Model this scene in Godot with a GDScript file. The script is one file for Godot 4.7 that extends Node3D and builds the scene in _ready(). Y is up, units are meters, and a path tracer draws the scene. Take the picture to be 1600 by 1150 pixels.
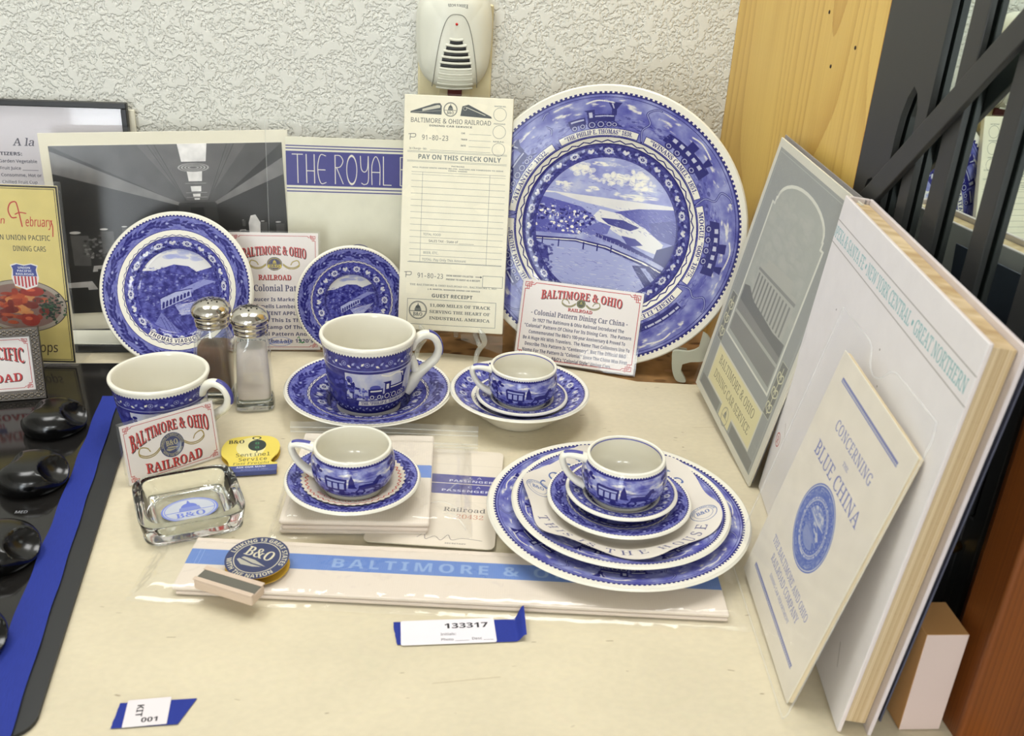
extends Node3D
# A shelf corner of railway dining car china. Units are metres: y is up, the shelf top is y = 0, the plaster wall stands at z = -0.14, the pine side runs along +x.

const WALL_Z := -0.14
const EXPOSURE := 0.84
var RNG := RandomNumberGenerator.new()
var names := {}
var fonts := {}
var glyphs := {}
var M := {}

func _ready():
	RNG.seed = 7
	# ---- camera
	var cam := Camera3D.new()
	cam.name = "camera"
	cam.fov = rad_to_deg(2.0 * atan(575.0 / 1500.0))
	cam.near = 0.02
	cam.far = 30.0
	cam.transform = Transform3D(Basis(Vector3.UP, deg_to_rad(-8.0)) * Basis(Vector3.RIGHT, deg_to_rad(-25.35)) * Basis(Vector3.BACK, deg_to_rad(3.3)), Vector3(0, 0.46, 0.9771))
	var lens := CameraAttributesPhysical.new()
	lens.frustum_focal_length = 12.0 * 1500.0 / 575.0
	lens.frustum_focus_distance = 0.98
	lens.exposure_aperture = 12.0
	cam.attributes = lens
	add_child(cam)
	cam.current = true
	# ---- the air of the closed room
	var env := Environment.new()
	env.background_mode = Environment.BG_COLOR
	env.background_color = Color(0, 0, 0)
	env.tonemap_mode = Environment.TONE_MAPPER_LINEAR
	env.tonemap_exposure = EXPOSURE
	env.sdfgi_enabled = true
	env.ssao_enabled = true
	env.ssil_enabled = true
	var we := WorldEnvironment.new()
	we.name = "environment"
	we.environment = env
	add_child(we)
	# ---- ceiling lamps
	prepare_fonts()
	materials()
	for p in [[-0.6, 0.15, 0.85, "square ceiling lamp above the black cooktop"], [0.24, 0.15, 0.85, "square ceiling lamp above the stacked plates"], [-0.75, 3.3, 3.4, "square ceiling lamp at the far end of the room, on the cooktop side"], [0.35, 3.3, 3.4, "square ceiling lamp at the far end of the room, on the bookshelf side"]]:
		ceiling_lamp(p[0], p[1], p[2], p[3])
	# ---- structure
	room()
	shelf()
	side_panel()
	grille()
	hob()
	# ---- things on the wall and along the back
	wall_things()
	back_row()
	leaning_plates()
	# ---- things on the shelf
	cups_and_saucers()
	plate_stack()
	shakers()
	small_things()
	linens()
	right_side()
	tapes()

# ------------------------------------------------------------------ nodes
func numbered(called: String) -> String:
	if not names.has(called):
		names[called] = 0
		return called
	names[called] += 1
	return "%s_%03d" % [called, names[called]]

func thing(called: String, label: String, category: String, at := Vector3.ZERO, basis := Basis.IDENTITY, group := "") -> Node3D:
	var o := Node3D.new()
	o.name = numbered(called)
	add_child(o, true)
	o.transform = Transform3D(basis, at)
	tag(o, label, category, group)
	return o

func tag(o, label: String, category: String, group := ""):
	o.set_meta("label", label)
	o.set_meta("category", category)
	if group != "":
		o.set_meta("group", group)
	return o

func part(parent, called: String, mesh: Mesh, mats, at := Vector3.ZERO, basis := Basis.IDENTITY, label := "") -> MeshInstance3D:
	var o := MeshInstance3D.new()
	o.name = called
	o.mesh = mesh
	o.transform = Transform3D(basis, at)
	if mats is Array:
		for i in mats.size():
			o.set_surface_override_material(i, mats[i])
	else:
		for i in mesh.get_surface_count():
			o.set_surface_override_material(i, mats)
	if label != "":
		o.set_meta("label", label)
	parent.add_child(o, true)
	return o

func structure(called: String, mesh: Mesh, mats, at := Vector3.ZERO, basis := Basis.IDENTITY) -> MeshInstance3D:
	var o := part(self, called, mesh, mats, at, basis)
	o.set_meta("kind", "structure")
	return o

func lean_basis(yaw: float, lean: float, roll := 0.0) -> Basis:
	# x runs along the bottom edge, y up the card, z out of its face
	return Basis(Vector3.UP, deg_to_rad(yaw)) * Basis(Vector3.RIGHT, deg_to_rad(-lean)) * Basis(Vector3.BACK, deg_to_rad(roll))

# ------------------------------------------------------------------ shapes
func arrays_mesh(surfaces: Array) -> ArrayMesh:
	var m := ArrayMesh.new()
	for s in surfaces:
		var a := []
		a.resize(Mesh.ARRAY_MAX)
		a[Mesh.ARRAY_VERTEX] = s.v
		a[Mesh.ARRAY_NORMAL] = s.n
		a[Mesh.ARRAY_TEX_UV] = s.uv
		a[Mesh.ARRAY_INDEX] = s.i
		m.add_surface_from_arrays(Mesh.PRIMITIVE_TRIANGLES, a)
	return m

func surf() -> Dictionary:
	return {"v": PackedVector3Array(), "n": PackedVector3Array(), "uv": PackedVector2Array(), "i": PackedInt32Array()}

func grid_index(s: Dictionary, base: int, nu: int, nv: int):
	# rows of (nu + 1) vertices; seen from outside u runs right and v runs up
	for j in nv:
		for i in nu:
			var a := base + j * (nu + 1) + i
			var b := a + 1
			var c := a + nu + 1
			var d := c + 1
			s.i.append_array(PackedInt32Array([a, d, b, a, c, d]))

func smooth_profile(p: Array, steps := 4) -> Array:
	var c := Curve2D.new()
	var out := []
	for k in p.size() - 1:
		var p0: Vector2 = p[maxi(k - 1, 0)]
		var p1: Vector2 = p[k]
		var p2: Vector2 = p[k + 1]
		var p3: Vector2 = p[mini(k + 2, p.size() - 1)]
		for t in steps:
			out.append(p1.cubic_interpolate(p2, p0, p3, float(t) / steps))
	out.append(p[p.size() - 1])
	return out

func lathe(s: Dictionary, prof: Array, seg := 96, uv_mode := "planar", uv_r := 1.0, square := 2.0, flat_y := false):
	# profile of (radius, y): walked so that the outside is on its left
	var n := prof.size()
	var nor := []
	for k in n:
		var d0: Vector2 = (prof[k] - prof[maxi(k - 1, 0)])
		var d1: Vector2 = (prof[mini(k + 1, n - 1)] - prof[k])
		var d := Vector2.ZERO
		if d0.length() > 1e-9:
			d += d0.normalized()
		if d1.length() > 1e-9:
			d += d1.normalized()
		d = d.normalized()
		nor.append(Vector2(-d.y, d.x))
	var lo := 1e9
	var hi := -1e9
	for q in prof:
		lo = minf(lo, q.y)
		hi = maxf(hi, q.y)
	var base: int = s.v.size()
	for k in n:
		for i in seg + 1:
			var a := TAU * i / seg
			var dir := Vector2(sin(a), cos(a))   # starts facing +z and turns to +x
			var rr := 1.0
			if square != 2.0:
				rr = pow(pow(absf(dir.x), square) + pow(absf(dir.y), square), -1.0 / square)
			var r: float = prof[k].x * rr
			s.v.append(Vector3(dir.x * r, prof[k].y, dir.y * r))
			var nd := dir
			if square != 2.0:
				nd = Vector2(signf(dir.x) * pow(absf(dir.x * rr), square - 1.0), signf(dir.y) * pow(absf(dir.y * rr), square - 1.0)).normalized()
			s.n.append(Vector3(nd.x * nor[k].x, nor[k].y, nd.y * nor[k].x).normalized())
			if uv_mode == "planar":
				s.uv.append(Vector2(0.5 + dir.x * prof[k].x / (2.0 * uv_r), 0.5 + dir.y * prof[k].x / (2.0 * uv_r)))
			else:
				s.uv.append(Vector2(float(i) / seg, 1.0 - (prof[k].y - lo) / maxf(hi - lo, 1e-6)))
	for k in n - 1:
		for i in seg:
			var a := base + k * (seg + 1) + i
			s.i.append_array(PackedInt32Array([a, a + 1, a + seg + 2, a, a + seg + 2, a + seg + 1]))

func lathed(prof: Array, seg := 96, uv_mode := "planar", uv_r := 1.0, square := 2.0) -> ArrayMesh:
	var s := surf()
	lathe(s, prof, seg, uv_mode, uv_r, square)
	return arrays_mesh([s])

func rbox_surfaces(size: Vector3, r: float, front := "z", steps := 2, shape = null) -> Array:
	# rounded box about its centre: surface 0 is the face named by front, surface 1 is the rest
	var h := size * 0.5
	r = minf(r, minf(h.x, minf(h.y, h.z)))
	var inner := h - Vector3(r, r, r)
	var a := surf()
	var b := surf()
	for f in 6:
		var n := Vector3.ZERO
		n[f / 2] = 1.0 if f % 2 == 0 else -1.0
		var u := Vector3.ZERO
		var v := Vector3.ZERO
		match f / 2:
			0:
				u = Vector3(0, 0, -n.x)
				v = Vector3.UP
			1:
				u = Vector3.RIGHT
				v = Vector3(0, 0, -n.y)
			2:
				u = Vector3(n.z, 0, 0)
				v = Vector3.UP
		var lu := axis_steps(absf(h.dot(u.abs())), r, steps)
		var lv := axis_steps(absf(h.dot(v.abs())), r, steps)
		var s: Dictionary = a if (front == "z" and f == 4) or (front == "y" and f == 2) else b
		var base: int = s.v.size()
		for y in lv:
			for x in lu:
				var p: Vector3 = n * h + u * x + v * y
				p = Vector3(p.x, p.y, p.z)
				var c := p.clamp(-inner, inner)
				var d := (p - c)
				if d.length() < 1e-9:
					d = n
				d = d.normalized()
				if r < 1e-6:
					d = n
				s.v.append(c + d * r)
				s.n.append(d)
				s.uv.append(Vector2(0.5 + x / (2.0 * lu[lu.size() - 1]), 0.5 - y / (2.0 * lv[lv.size() - 1])))
		grid_index(s, base, lu.size() - 1, lv.size() - 1)
	return [a, b]

func axis_steps(h: float, r: float, steps: int) -> Array:
	var out := []
	for k in steps + 1:
		out.append(-h + r * (1.0 - cos(PI / 2.0 * k / steps)) if k > 0 else -h)
	for k in steps + 1:
		out.append(h - r * (1.0 - cos(PI / 2.0 * (steps - k) / steps)) if k < steps else h)
	if absf(out[steps] - out[steps + 1]) < 1e-7:
		out.remove_at(steps)
	return out

func rbox(size: Vector3, r := 0.001, front := "z", steps := 2) -> ArrayMesh:
	return arrays_mesh(rbox_surfaces(size, r, front, steps))

func moved(s: Dictionary, t: Transform3D) -> Dictionary:
	for k in s.v.size():
		s.v[k] = t * s.v[k]
		s.n[k] = (t.basis * s.n[k]).normalized()
	return s

func add_to(dst: Dictionary, src: Dictionary):
	var base: int = dst.v.size()
	dst.v.append_array(src.v)
	dst.n.append_array(src.n)
	dst.uv.append_array(src.uv)
	for k in src.i:
		dst.i.append(k + base)

func box_into(dst: Dictionary, size: Vector3, at: Vector3, basis := Basis.IDENTITY, r := 0.0006):
	for s in rbox_surfaces(size, r, "none", 1):
		if s.v.size():
			add_to(dst, moved(s, Transform3D(basis, at)))

func sheet(nu: int, nv: int, f: Callable, both := false) -> Dictionary:
	# f(u, v) gives a point; u runs right, v runs up as seen from the face
	var s := surf()
	for j in nv + 1:
		for i in nu + 1:
			var u := float(i) / nu
			var v := float(j) / nv
			s.v.append(f.call(u, v))
			s.uv.append(Vector2(u, 1.0 - v))
			s.n.append(Vector3.ZERO)
	for j in nv + 1:
		for i in nu + 1:
			var k := j * (nu + 1) + i
			var du: Vector3 = s.v[j * (nu + 1) + mini(i + 1, nu)] - s.v[j * (nu + 1) + maxi(i - 1, 0)]
			var dv: Vector3 = s.v[mini(j + 1, nv) * (nu + 1) + i] - s.v[maxi(j - 1, 0) * (nu + 1) + i]
			s.n[k] = du.cross(dv).normalized()
	grid_index(s, 0, nu, nv)
	return s

func tube(path: Array, radii, seg := 12, up := Vector3.BACK, caps := true, flat := 1.0) -> Dictionary:
	# a bar swept along a path; flat stretches it along up
	var s := surf()
	var n := path.size()
	var pts := path.duplicate()
	var rad := []
	for k in n:
		rad.append(radii[k] if radii is Array else radii)
	if caps:
		pts.push_front(path[0])
		pts.push_back(path[n - 1])
		rad.push_front(0.0)
		rad.push_back(0.0)
		n += 2
	for k in n:
		var t: Vector3 = (pts[mini(k + 1, n - 1)] - pts[maxi(k - 1, 0)])
		if t.length() < 1e-9:
			t = pts[mini(k + 2, n - 1)] - pts[maxi(k - 2, 0)]
		t = t.normalized()
		var b := up.cross(t)
		if b.length() < 1e-4:
			b = Vector3.RIGHT.cross(t)
		b = b.normalized()
		var w := t.cross(b).normalized()
		for i in seg + 1:
			var a := TAU * i / seg
			var d := b * cos(a) + w * sin(a) * flat
			s.v.append(pts[k] + d * rad[k])
			var nn := (b * cos(a) + w * sin(a) / flat).normalized()
			if caps and k == 0:
				nn = -t
			if caps and k == n - 1:
				nn = t
			s.n.append(nn)
			s.uv.append(Vector2(float(i) / seg, float(k) / (n - 1)))
	for k in n - 1:
		for i in seg:
			var a := k * (seg + 1) + i
			s.i.append_array(PackedInt32Array([a, a + seg + 2, a + 1, a, a + seg + 1, a + seg + 2]))
	return s

func spline(p: Array, steps := 6) -> Array:
	var out := []
	for k in p.size() - 1:
		for t in steps:
			out.append(p[k].cubic_interpolate(p[k + 1], p[maxi(k - 1, 0)], p[mini(k + 2, p.size() - 1)], float(t) / steps))
	out.append(p[p.size() - 1])
	return out

func prism(poly: PackedVector2Array, depth: float, uv_rect := Rect2(0, 0, 1, 1)) -> ArrayMesh:
	# outline in x, y pushed from z = 0 (front, surface 0) back to z = -depth (surface 1: back and edges)
	var a := surf()
	var b := surf()
	if Geometry2D.is_polygon_clockwise(poly):
		poly.reverse()
	var tri := Geometry2D.triangulate_polygon(poly)
	for q in poly:
		var uv := (q - uv_rect.position) / uv_rect.size
		a.v.append(Vector3(q.x, q.y, 0))
		a.n.append(Vector3.BACK)
		a.uv.append(Vector2(uv.x, 1.0 - uv.y))
		b.v.append(Vector3(q.x, q.y, -depth))
		b.n.append(Vector3.FORWARD)
		b.uv.append(Vector2(uv.x, 1.0 - uv.y))
	for k in range(0, tri.size(), 3):
		var i0 := tri[k]
		var i1 := tri[k + 1]
		var i2 := tri[k + 2]
		if (poly[i1] - poly[i0]).cross(poly[i2] - poly[i0]) > 0.0:
			a.i.append_array(PackedInt32Array([i0, i2, i1]))
			b.i.append_array(PackedInt32Array([i0, i1, i2]))
		else:
			a.i.append_array(PackedInt32Array([i0, i1, i2]))
			b.i.append_array(PackedInt32Array([i0, i2, i1]))
	var n := poly.size()
	for k in n:
		var p := poly[k]
		var q := poly[(k + 1) % n]
		var e := (q - p).normalized()
		var nn := Vector3(e.y, -e.x, 0)
		var base: int = b.v.size()
		for w in [[p, 0.0], [q, 0.0], [q, -depth], [p, -depth]]:
			b.v.append(Vector3(w[0].x, w[0].y, w[1]))
			b.n.append(nn)
			b.uv.append(Vector2(0.5, 0.5))
		b.i.append_array(PackedInt32Array([base, base + 1, base + 2, base, base + 2, base + 3]))
	return arrays_mesh([a, b])

func round_rect(w: float, h: float, r: float, seg := 5) -> PackedVector2Array:
	var out := PackedVector2Array()
	for c in [[w / 2 - r, h / 2 - r, 0.0], [-w / 2 + r, h / 2 - r, 90.0], [-w / 2 + r, -h / 2 + r, 180.0], [w / 2 - r, -h / 2 + r, 270.0]]:
		for k in seg + 1:
			var a := deg_to_rad(c[2] + 90.0 * k / seg)
			out.append(Vector2(c[0] + r * cos(a), c[1] + r * sin(a)))
	return out

func text_part(parent, called: String, s: String, size: float, col: Material, at: Vector3, basis: Basis, font := "s"):
	var t := TextMesh.new()
	t.text = s
	t.font = fonts[font]
	t.font_size = 32
	t.pixel_size = size / 23.0
	t.depth = 0.0002
	return part(parent, called, t, col, at, basis)

# ------------------------------------------------------------------ lettering and print
func prepare_fonts():
	for d in [["s", "Droid Sans", 400], ["sb", "Droid Sans", 700], ["r", "Droid Serif", 400], ["rb", "Droid Serif", 700], ["m", "Droid Sans Mono", 400]]:
		var f := SystemFont.new()
		f.font_names = PackedStringArray([d[1]])
		f.font_weight = d[2]
		fonts[d[0]] = f
		var ts := TextServerManager.get_primary_interface()
		var rid: RID = f.get_rids()[0]
		var size := Vector2i(72, 0)
		var sheets := {}
		var g := {}
		var chars := range(32, 127)
		chars.append(0x2022)
		for c in chars:
			var gi := ts.font_get_glyph_index(rid, 72, c, 0)
			ts.font_render_glyph(rid, size, gi)
		for c in chars:
			var gi := ts.font_get_glyph_index(rid, 72, c, 0)
			var idx := ts.font_get_glyph_texture_idx(rid, size, gi)
			var e := {"adv": ts.font_get_glyph_advance(rid, 72, gi).x, "im": null}
			if idx >= 0:
				if not sheets.has(idx):
					var sh: Image = ts.font_get_texture_image(rid, size, idx)
					sh.convert(Image.FORMAT_RGBA8)
					sheets[idx] = sh
				var r: Rect2 = ts.font_get_glyph_uv_rect(rid, size, gi)
				if r.size.x > 0.5:
					e.im = sheets[idx].get_region(Rect2i(r))
					e.off = ts.font_get_glyph_offset(rid, size, gi)
			g[c] = e
		glyphs[d[0]] = g

func line_image(s: String, font: String, spacing := 0.0) -> Image:
	var g: Dictionary = glyphs[font]
	var w := 4.0
	for k in s.length():
		w += g[s.unicode_at(k)].adv + spacing
	var im := Image.create(maxi(4, int(ceil(w)) + 4), 96, false, Image.FORMAT_RGBA8)
	var x := 2.0
	for k in s.length():
		var e: Dictionary = g[s.unicode_at(k)]
		if e.im != null:
			im.blend_rect(e.im, Rect2i(Vector2i.ZERO, e.im.get_size()), Vector2i(int(x + e.off.x), int(72 + e.off.y)))
		x += e.adv + spacing
	return im

func tinted(im: Image, col: Color):
	var b := im.get_data()
	var r := int(col.r * 255)
	var g := int(col.g * 255)
	var l := int(col.b * 255)
	var al := col.a
	for k in range(0, b.size(), 4):
		if b[k + 3]:
			b[k] = r
			b[k + 1] = g
			b[k + 2] = l
			if al < 1.0:
				b[k + 3] = int(b[k + 3] * al)
	im.set_data(im.get_width(), im.get_height(), false, Image.FORMAT_RGBA8, b)

func T(im: Image, s: String, x: float, y: float, ch: float, col: Color, font := "sb", w := 0.0, al := 0, spacing := 0.0, arch := 0.0, swell := 0.0, slant := 0.0, rot := 0.0):
	# capitals ch pixels high, centred on y; al -1 left, 0 centred, 1 right; w stretches to a width
	var l := line_image(s, font, spacing)
	var sy := ch / 51.4
	var sx := sy if w <= 0.0 else w / l.get_width()
	var W := maxi(2, int(round(l.get_width() * sx)))
	var H := maxi(2, int(round(96 * sy)))
	l.resize(W, H, Image.INTERPOLATE_LANCZOS)
	tinted(l, col)
	var cy := 46.3 * sy
	if arch != 0.0 or swell != 0.0 or slant != 0.0:
		var pad := int(absf(arch) + H * absf(swell) + 2)
		var px := int(absf(slant) * H) + 2
		var o := Image.create(W + px * 2, H + pad * 2, false, Image.FORMAT_RGBA8)
		for i in W + px * 2:
			for j in H + pad * 2:
				var yy := j - pad - cy
				var xx := i - px + slant * yy
				var t := clampf((xx / W) * 2.0 - 1.0, -1.0, 1.0)
				yy = (yy - arch * t * t) / (1.0 + swell * t * t)
				yy += cy
				if xx >= 0 and xx < W - 1 and yy >= 0 and yy < H - 1:
					var x0 := int(xx)
					var y0 := int(yy)
					var c := l.get_pixel(x0, y0)
					c = c.lerp(l.get_pixel(x0 + 1, y0), xx - x0)
					var c2 := l.get_pixel(x0, y0 + 1).lerp(l.get_pixel(x0 + 1, y0 + 1), xx - x0)
					var a := lerpf(c.a, c2.a, yy - y0)
					if a > 0.003:
						o.set_pixel(i, j, Color(col.r, col.g, col.b, a))
		l = o
		cy += pad
		W = l.get_width()
		H = l.get_height()
	if rot != 0.0:
		stamp(im, l, Vector2(x, y), rot, Vector2(W / 2.0, cy))
		return
	var x0 := x - W / 2.0
	if al < 0:
		x0 = x
	elif al > 0:
		x0 = x - W
	im.blend_rect(l, Rect2i(0, 0, W, H), Vector2i(int(round(x0)), int(round(y - cy))))

func stamp(im: Image, l: Image, at: Vector2, rot: float, pivot: Vector2):
	var R := int(maxf(l.get_width(), l.get_height())) + 1
	var c := cos(-rot)
	var s := sin(-rot)
	for j in range(maxi(0, int(at.y) - R), mini(im.get_height(), int(at.y) + R)):
		for i in range(maxi(0, int(at.x) - R), mini(im.get_width(), int(at.x) + R)):
			var d := Vector2(i - at.x, j - at.y)
			var q := Vector2(d.x * c - d.y * s, d.x * s + d.y * c) + pivot
			if q.x >= 0 and q.y >= 0 and q.x < l.get_width() - 1 and q.y < l.get_height() - 1:
				var p := l.get_pixel(int(q.x), int(q.y))
				var a := lerpf(lerpf(p.a, l.get_pixel(int(q.x) + 1, int(q.y)).a, fposmod(q.x, 1.0)), lerpf(l.get_pixel(int(q.x), int(q.y) + 1).a, l.get_pixel(int(q.x) + 1, int(q.y) + 1).a, fposmod(q.x, 1.0)), fposmod(q.y, 1.0))
				if a > 0.01:
					im.set_pixel(i, j, im.get_pixel(i, j).lerp(Color(l.get_pixel(int(q.x), int(q.y)) if p.a > 0.01 else l.get_pixel(int(q.x) + 1, int(q.y) + 1), 1.0), a))

func arc_text(im: Image, s: String, c: Vector2, r: float, mid: float, ch: float, col: Color, font := "sb", inside := false, spread := 1.0):
	# letters on a circle: mid is the middle angle in degrees, 0 = top, clockwise
	var g: Dictionary = glyphs[font]
	var sc := ch / 51.4
	var total := 0.0
	for k in s.length():
		total += g[s.unicode_at(k)].adv * sc * spread
	var along := -total / 2.0
	for k in s.length():
		var e: Dictionary = g[s.unicode_at(k)]
		var adv: float = e.adv * sc * spread
		var a := (along + adv / 2.0) / r
		along += adv
		if e.im == null:
			continue
		var l := line_image(s[k], font)
		l.resize(maxi(2, int(l.get_width() * sc)), maxi(2, int(96 * sc)), Image.INTERPOLATE_LANCZOS)
		tinted(l, col)
		var ang := deg_to_rad(mid) + (a if not inside else -a)
		stamp(im, l, c + Vector2(sin(ang), -cos(ang)) * r, ang if not inside else ang + PI, Vector2(l.get_width() / 2.0, 46.3 * sc))

func dot_px(im: Image, x: int, y: int, col: Color, a: float):
	if a > 0.0 and x >= 0 and y >= 0 and x < im.get_width() and y < im.get_height():
		im.set_pixel(x, y, im.get_pixel(x, y).lerp(Color(col, 1.0), minf(a, 1.0) * col.a))

func L(im: Image, a: Vector2, b: Vector2, w: float, col: Color):
	var r := w / 2.0
	if absf(a.x - b.x) < 0.01 or absf(a.y - b.y) < 0.01:
		var box := Rect2(a, Vector2.ZERO).expand(b).grow(r)
		if w >= 2.0 and col.a == 1.0:
			im.fill_rect(Rect2i(int(round(box.position.x)), int(round(box.position.y)), maxi(1, int(round(box.size.x))), maxi(1, int(round(box.size.y)))), col)
			return
	var d := b - a
	var len2 := maxf(d.length_squared(), 1e-6)
	var steps := int(maxf(1.0, d.length() / 40.0))
	for q in steps:
		var p0 := a + d * (float(q) / steps)
		var p1 := a + d * (float(q + 1) / steps)
		var lo := p0.min(p1) - Vector2(r + 1, r + 1)
		var hi := p0.max(p1) + Vector2(r + 1, r + 1)
		var dd := p1 - p0
		var l2 := maxf(dd.length_squared(), 1e-6)
		for y in range(int(lo.y), int(hi.y) + 1):
			for x in range(int(lo.x), int(hi.x) + 1):
				var p := Vector2(x + 0.5, y + 0.5)
				var t := clampf((p - p0).dot(dd) / l2, 0.0, 1.0)
				dot_px(im, x, y, col, r + 0.5 - (p - p0 - dd * t).length())

func path(im: Image, pts: Array, w: float, col: Color):
	for k in pts.size() - 1:
		L(im, pts[k], pts[k + 1], w, col)

func curve(im: Image, pts: Array, w: float, col: Color, steps := 8):
	path(im, smooth_profile(pts, steps), w, col)

func frame_px(im: Image, r: Rect2, w: float, col: Color):
	path(im, [r.position, r.position + Vector2(r.size.x, 0), r.end, r.position + Vector2(0, r.size.y), r.position], w, col)

func ring(im: Image, c: Vector2, rx: float, ry: float, w: float, col: Color):
	# w 0 fills it
	for y in range(int(c.y - ry - w - 2), int(c.y + ry + w + 3)):
		for x in range(int(c.x - rx - w - 2), int(c.x + rx + w + 3)):
			var p := Vector2((x + 0.5 - c.x) / rx, (y + 0.5 - c.y) / ry)
			var d := (p.length() - 1.0) * minf(rx, ry)
			dot_px(im, x, y, col, 0.5 - d if w <= 0.0 else w / 2.0 + 0.5 - absf(d))

func P(im: Image, pts: Array, col: Color):
	# filled polygon, smoothed edges
	var lo := 1e9
	var hi := -1e9
	for p in pts:
		lo = minf(lo, p.y)
		hi = maxf(hi, p.y)
	var W := im.get_width()
	var n := pts.size()
	for y in range(maxi(0, int(lo)), mini(im.get_height() - 1, int(hi)) + 1):
		var cov := {}
		for sub in 3:
			var yy := y + (sub + 0.5) / 3.0
			var xs := []
			for k in n:
				var a: Vector2 = pts[k]
				var b: Vector2 = pts[(k + 1) % n]
				if (a.y <= yy) != (b.y <= yy):
					xs.append(a.x + (yy - a.y) / (b.y - a.y) * (b.x - a.x))
			xs.sort()
			for k in range(0, xs.size() - 1, 2):
				var x0 := maxf(xs[k], 0.0)
				var x1 := minf(xs[k + 1], W)
				for x in range(int(x0), mini(int(x1), W - 1) + 1):
					var c := minf(x1, x + 1.0) - maxf(x0, x)
					if c > 0.0:
						cov[x] = cov.get(x, 0.0) + c / 3.0
		for x in cov:
			dot_px(im, x, y, col, cov[x])

func sc_pts(pts: Array, at: Vector2, s: float, flip := false) -> Array:
	var out := []
	for p in pts:
		out.append(at + Vector2(-p[0] if flip else p[0], p[1]) * s)
	return out

func canvas(w: int, h: int, col: Color) -> Image:
	var im := Image.create(w, h, false, Image.FORMAT_RGBA8)
	im.fill(col)
	return im

func grain(im: Image, amount: float, freq := 0.06, sd := 3):
	# paper fibre and age: small uneven tone with no direction
	var n := FastNoiseLite.new()
	n.seed = sd
	n.frequency = freq
	n.fractal_octaves = 3
	var g := n.get_image(im.get_width(), im.get_height(), false, false, true)
	var src := g.get_data()
	var st := 1 if g.get_format() == Image.FORMAT_L8 else 4
	var b := im.get_data()
	for k in range(0, b.size() / 4):
		var m := 1.0 + (src[k * st] / 255.0 - 0.5) * amount
		b[k * 4] = clampi(int(b[k * 4] * m), 0, 255)
		b[k * 4 + 1] = clampi(int(b[k * 4 + 1] * m), 0, 255)
		b[k * 4 + 2] = clampi(int(b[k * 4 + 2] * m), 0, 255)
	im.set_data(im.get_width(), im.get_height(), false, Image.FORMAT_RGBA8, b)

func tex(im: Image) -> ImageTexture:
	return ImageTexture.create_from_image(im)

func printed(im: Image, rough := 0.6, spec := 0.4) -> StandardMaterial3D:
	var m := StandardMaterial3D.new()
	m.albedo_texture = tex(im)
	m.roughness = rough
	m.metallic_specular = spec
	m.texture_repeat = false
	return m

func mat(col: Color, rough := 0.6, spec := 0.5, metal := 0.0) -> StandardMaterial3D:
	var m := StandardMaterial3D.new()
	m.albedo_color = col
	m.roughness = rough
	m.metallic_specular = spec
	m.metallic = metal
	return m

func clear(alpha := 0.08, rough := 0.06, col := Color(0.95, 0.97, 0.97)) -> StandardMaterial3D:
	var m := StandardMaterial3D.new()
	m.albedo_color = Color(col, alpha)
	m.transparency = BaseMaterial3D.TRANSPARENCY_ALPHA
	m.roughness = rough
	return m

func glass(col := Color(0.93, 0.98, 0.96), rough := 0.02) -> StandardMaterial3D:
	var m := StandardMaterial3D.new()
	m.albedo_color = Color(col, 0.0)
	m.transparency = BaseMaterial3D.TRANSPARENCY_ALPHA
	m.refraction_enabled = true
	m.refraction_scale = 0.05
	m.roughness = rough
	return m

# ------------------------------------------------------------------ small drawn motifs
func dome_logo(im: Image, c: Vector2, r: float, col: Color, w := 2.0, rx := 1.0, letters := true):
	ring(im, c, r * rx, r, w, col)
	ring(im, c, r * rx * 0.91, r * 0.91, w * 0.5, col)
	L(im, c + Vector2(-r * rx * 0.9, r * 0.12), c + Vector2(r * rx * 0.9, r * 0.12), w * 0.8, col)
	var d := []
	for k in 13:
		var a := PI * k / 12.0
		d.append(c + Vector2(-cos(a) * r * 0.3 * rx, -r * 0.22 - sin(a) * r * 0.36))
	P(im, d, col)
	P(im, [c + Vector2(-0.36 * r * rx, -0.22 * r), c + Vector2(0.36 * r * rx, -0.22 * r), c + Vector2(0.4 * r * rx, 0.1 * r), c + Vector2(-0.4 * r * rx, 0.1 * r)], Color(col, col.a * 0.75))
	P(im, [c + Vector2(-0.07 * r * rx, -0.55 * r), c + Vector2(0.07 * r * rx, -0.55 * r), c + Vector2(0.02 * r, -0.82 * r), c + Vector2(-0.02 * r, -0.82 * r)], col)
	if letters:
		T(im, "B&O", c.x, c.y + r * 0.46, r * 0.42, col, "rb", r * rx * 1.15)

func fret(im: Image, c: Vector2, sx: float, sy: float, u: float, col: Color, w := 2.0):
	# the knotted corner of the placard border
	var q := func(x, y): return c + Vector2(x * sx, y * sy) * u
	path(im, [q.call(4, 0), q.call(0, 0), q.call(0, 2), q.call(3, 2), q.call(3, -0.6)], w, col)
	path(im, [q.call(1, 3.4), q.call(1, 1), q.call(4.6, 1), q.call(5.4, 0)], w, col)
	path(im, [q.call(0, 3.4), q.call(2, 3.4), q.call(2, 0)], w, col)

func swash(im: Image, c: Vector2, s: float, dirx: float, dark: Color, gold: Color, w := 3.0):
	for pass_ in 2:
		var col := dark if pass_ == 0 else gold
		var ww := w + 2.0 if pass_ == 0 else w
		for o in [0.0, 0.09]:
			var pts := []
			for p in [[0.0, -0.05 + o], [0.35, 0.18 + o], [0.8, 0.2 + o], [1.15, -0.02 + o], [1.05, -0.3], [0.7, -0.22], [0.55, 0.0]]:
				pts.append(c + Vector2(p[0] * dirx, p[1]) * s)
			curve(im, pts, ww, col, 8)

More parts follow.
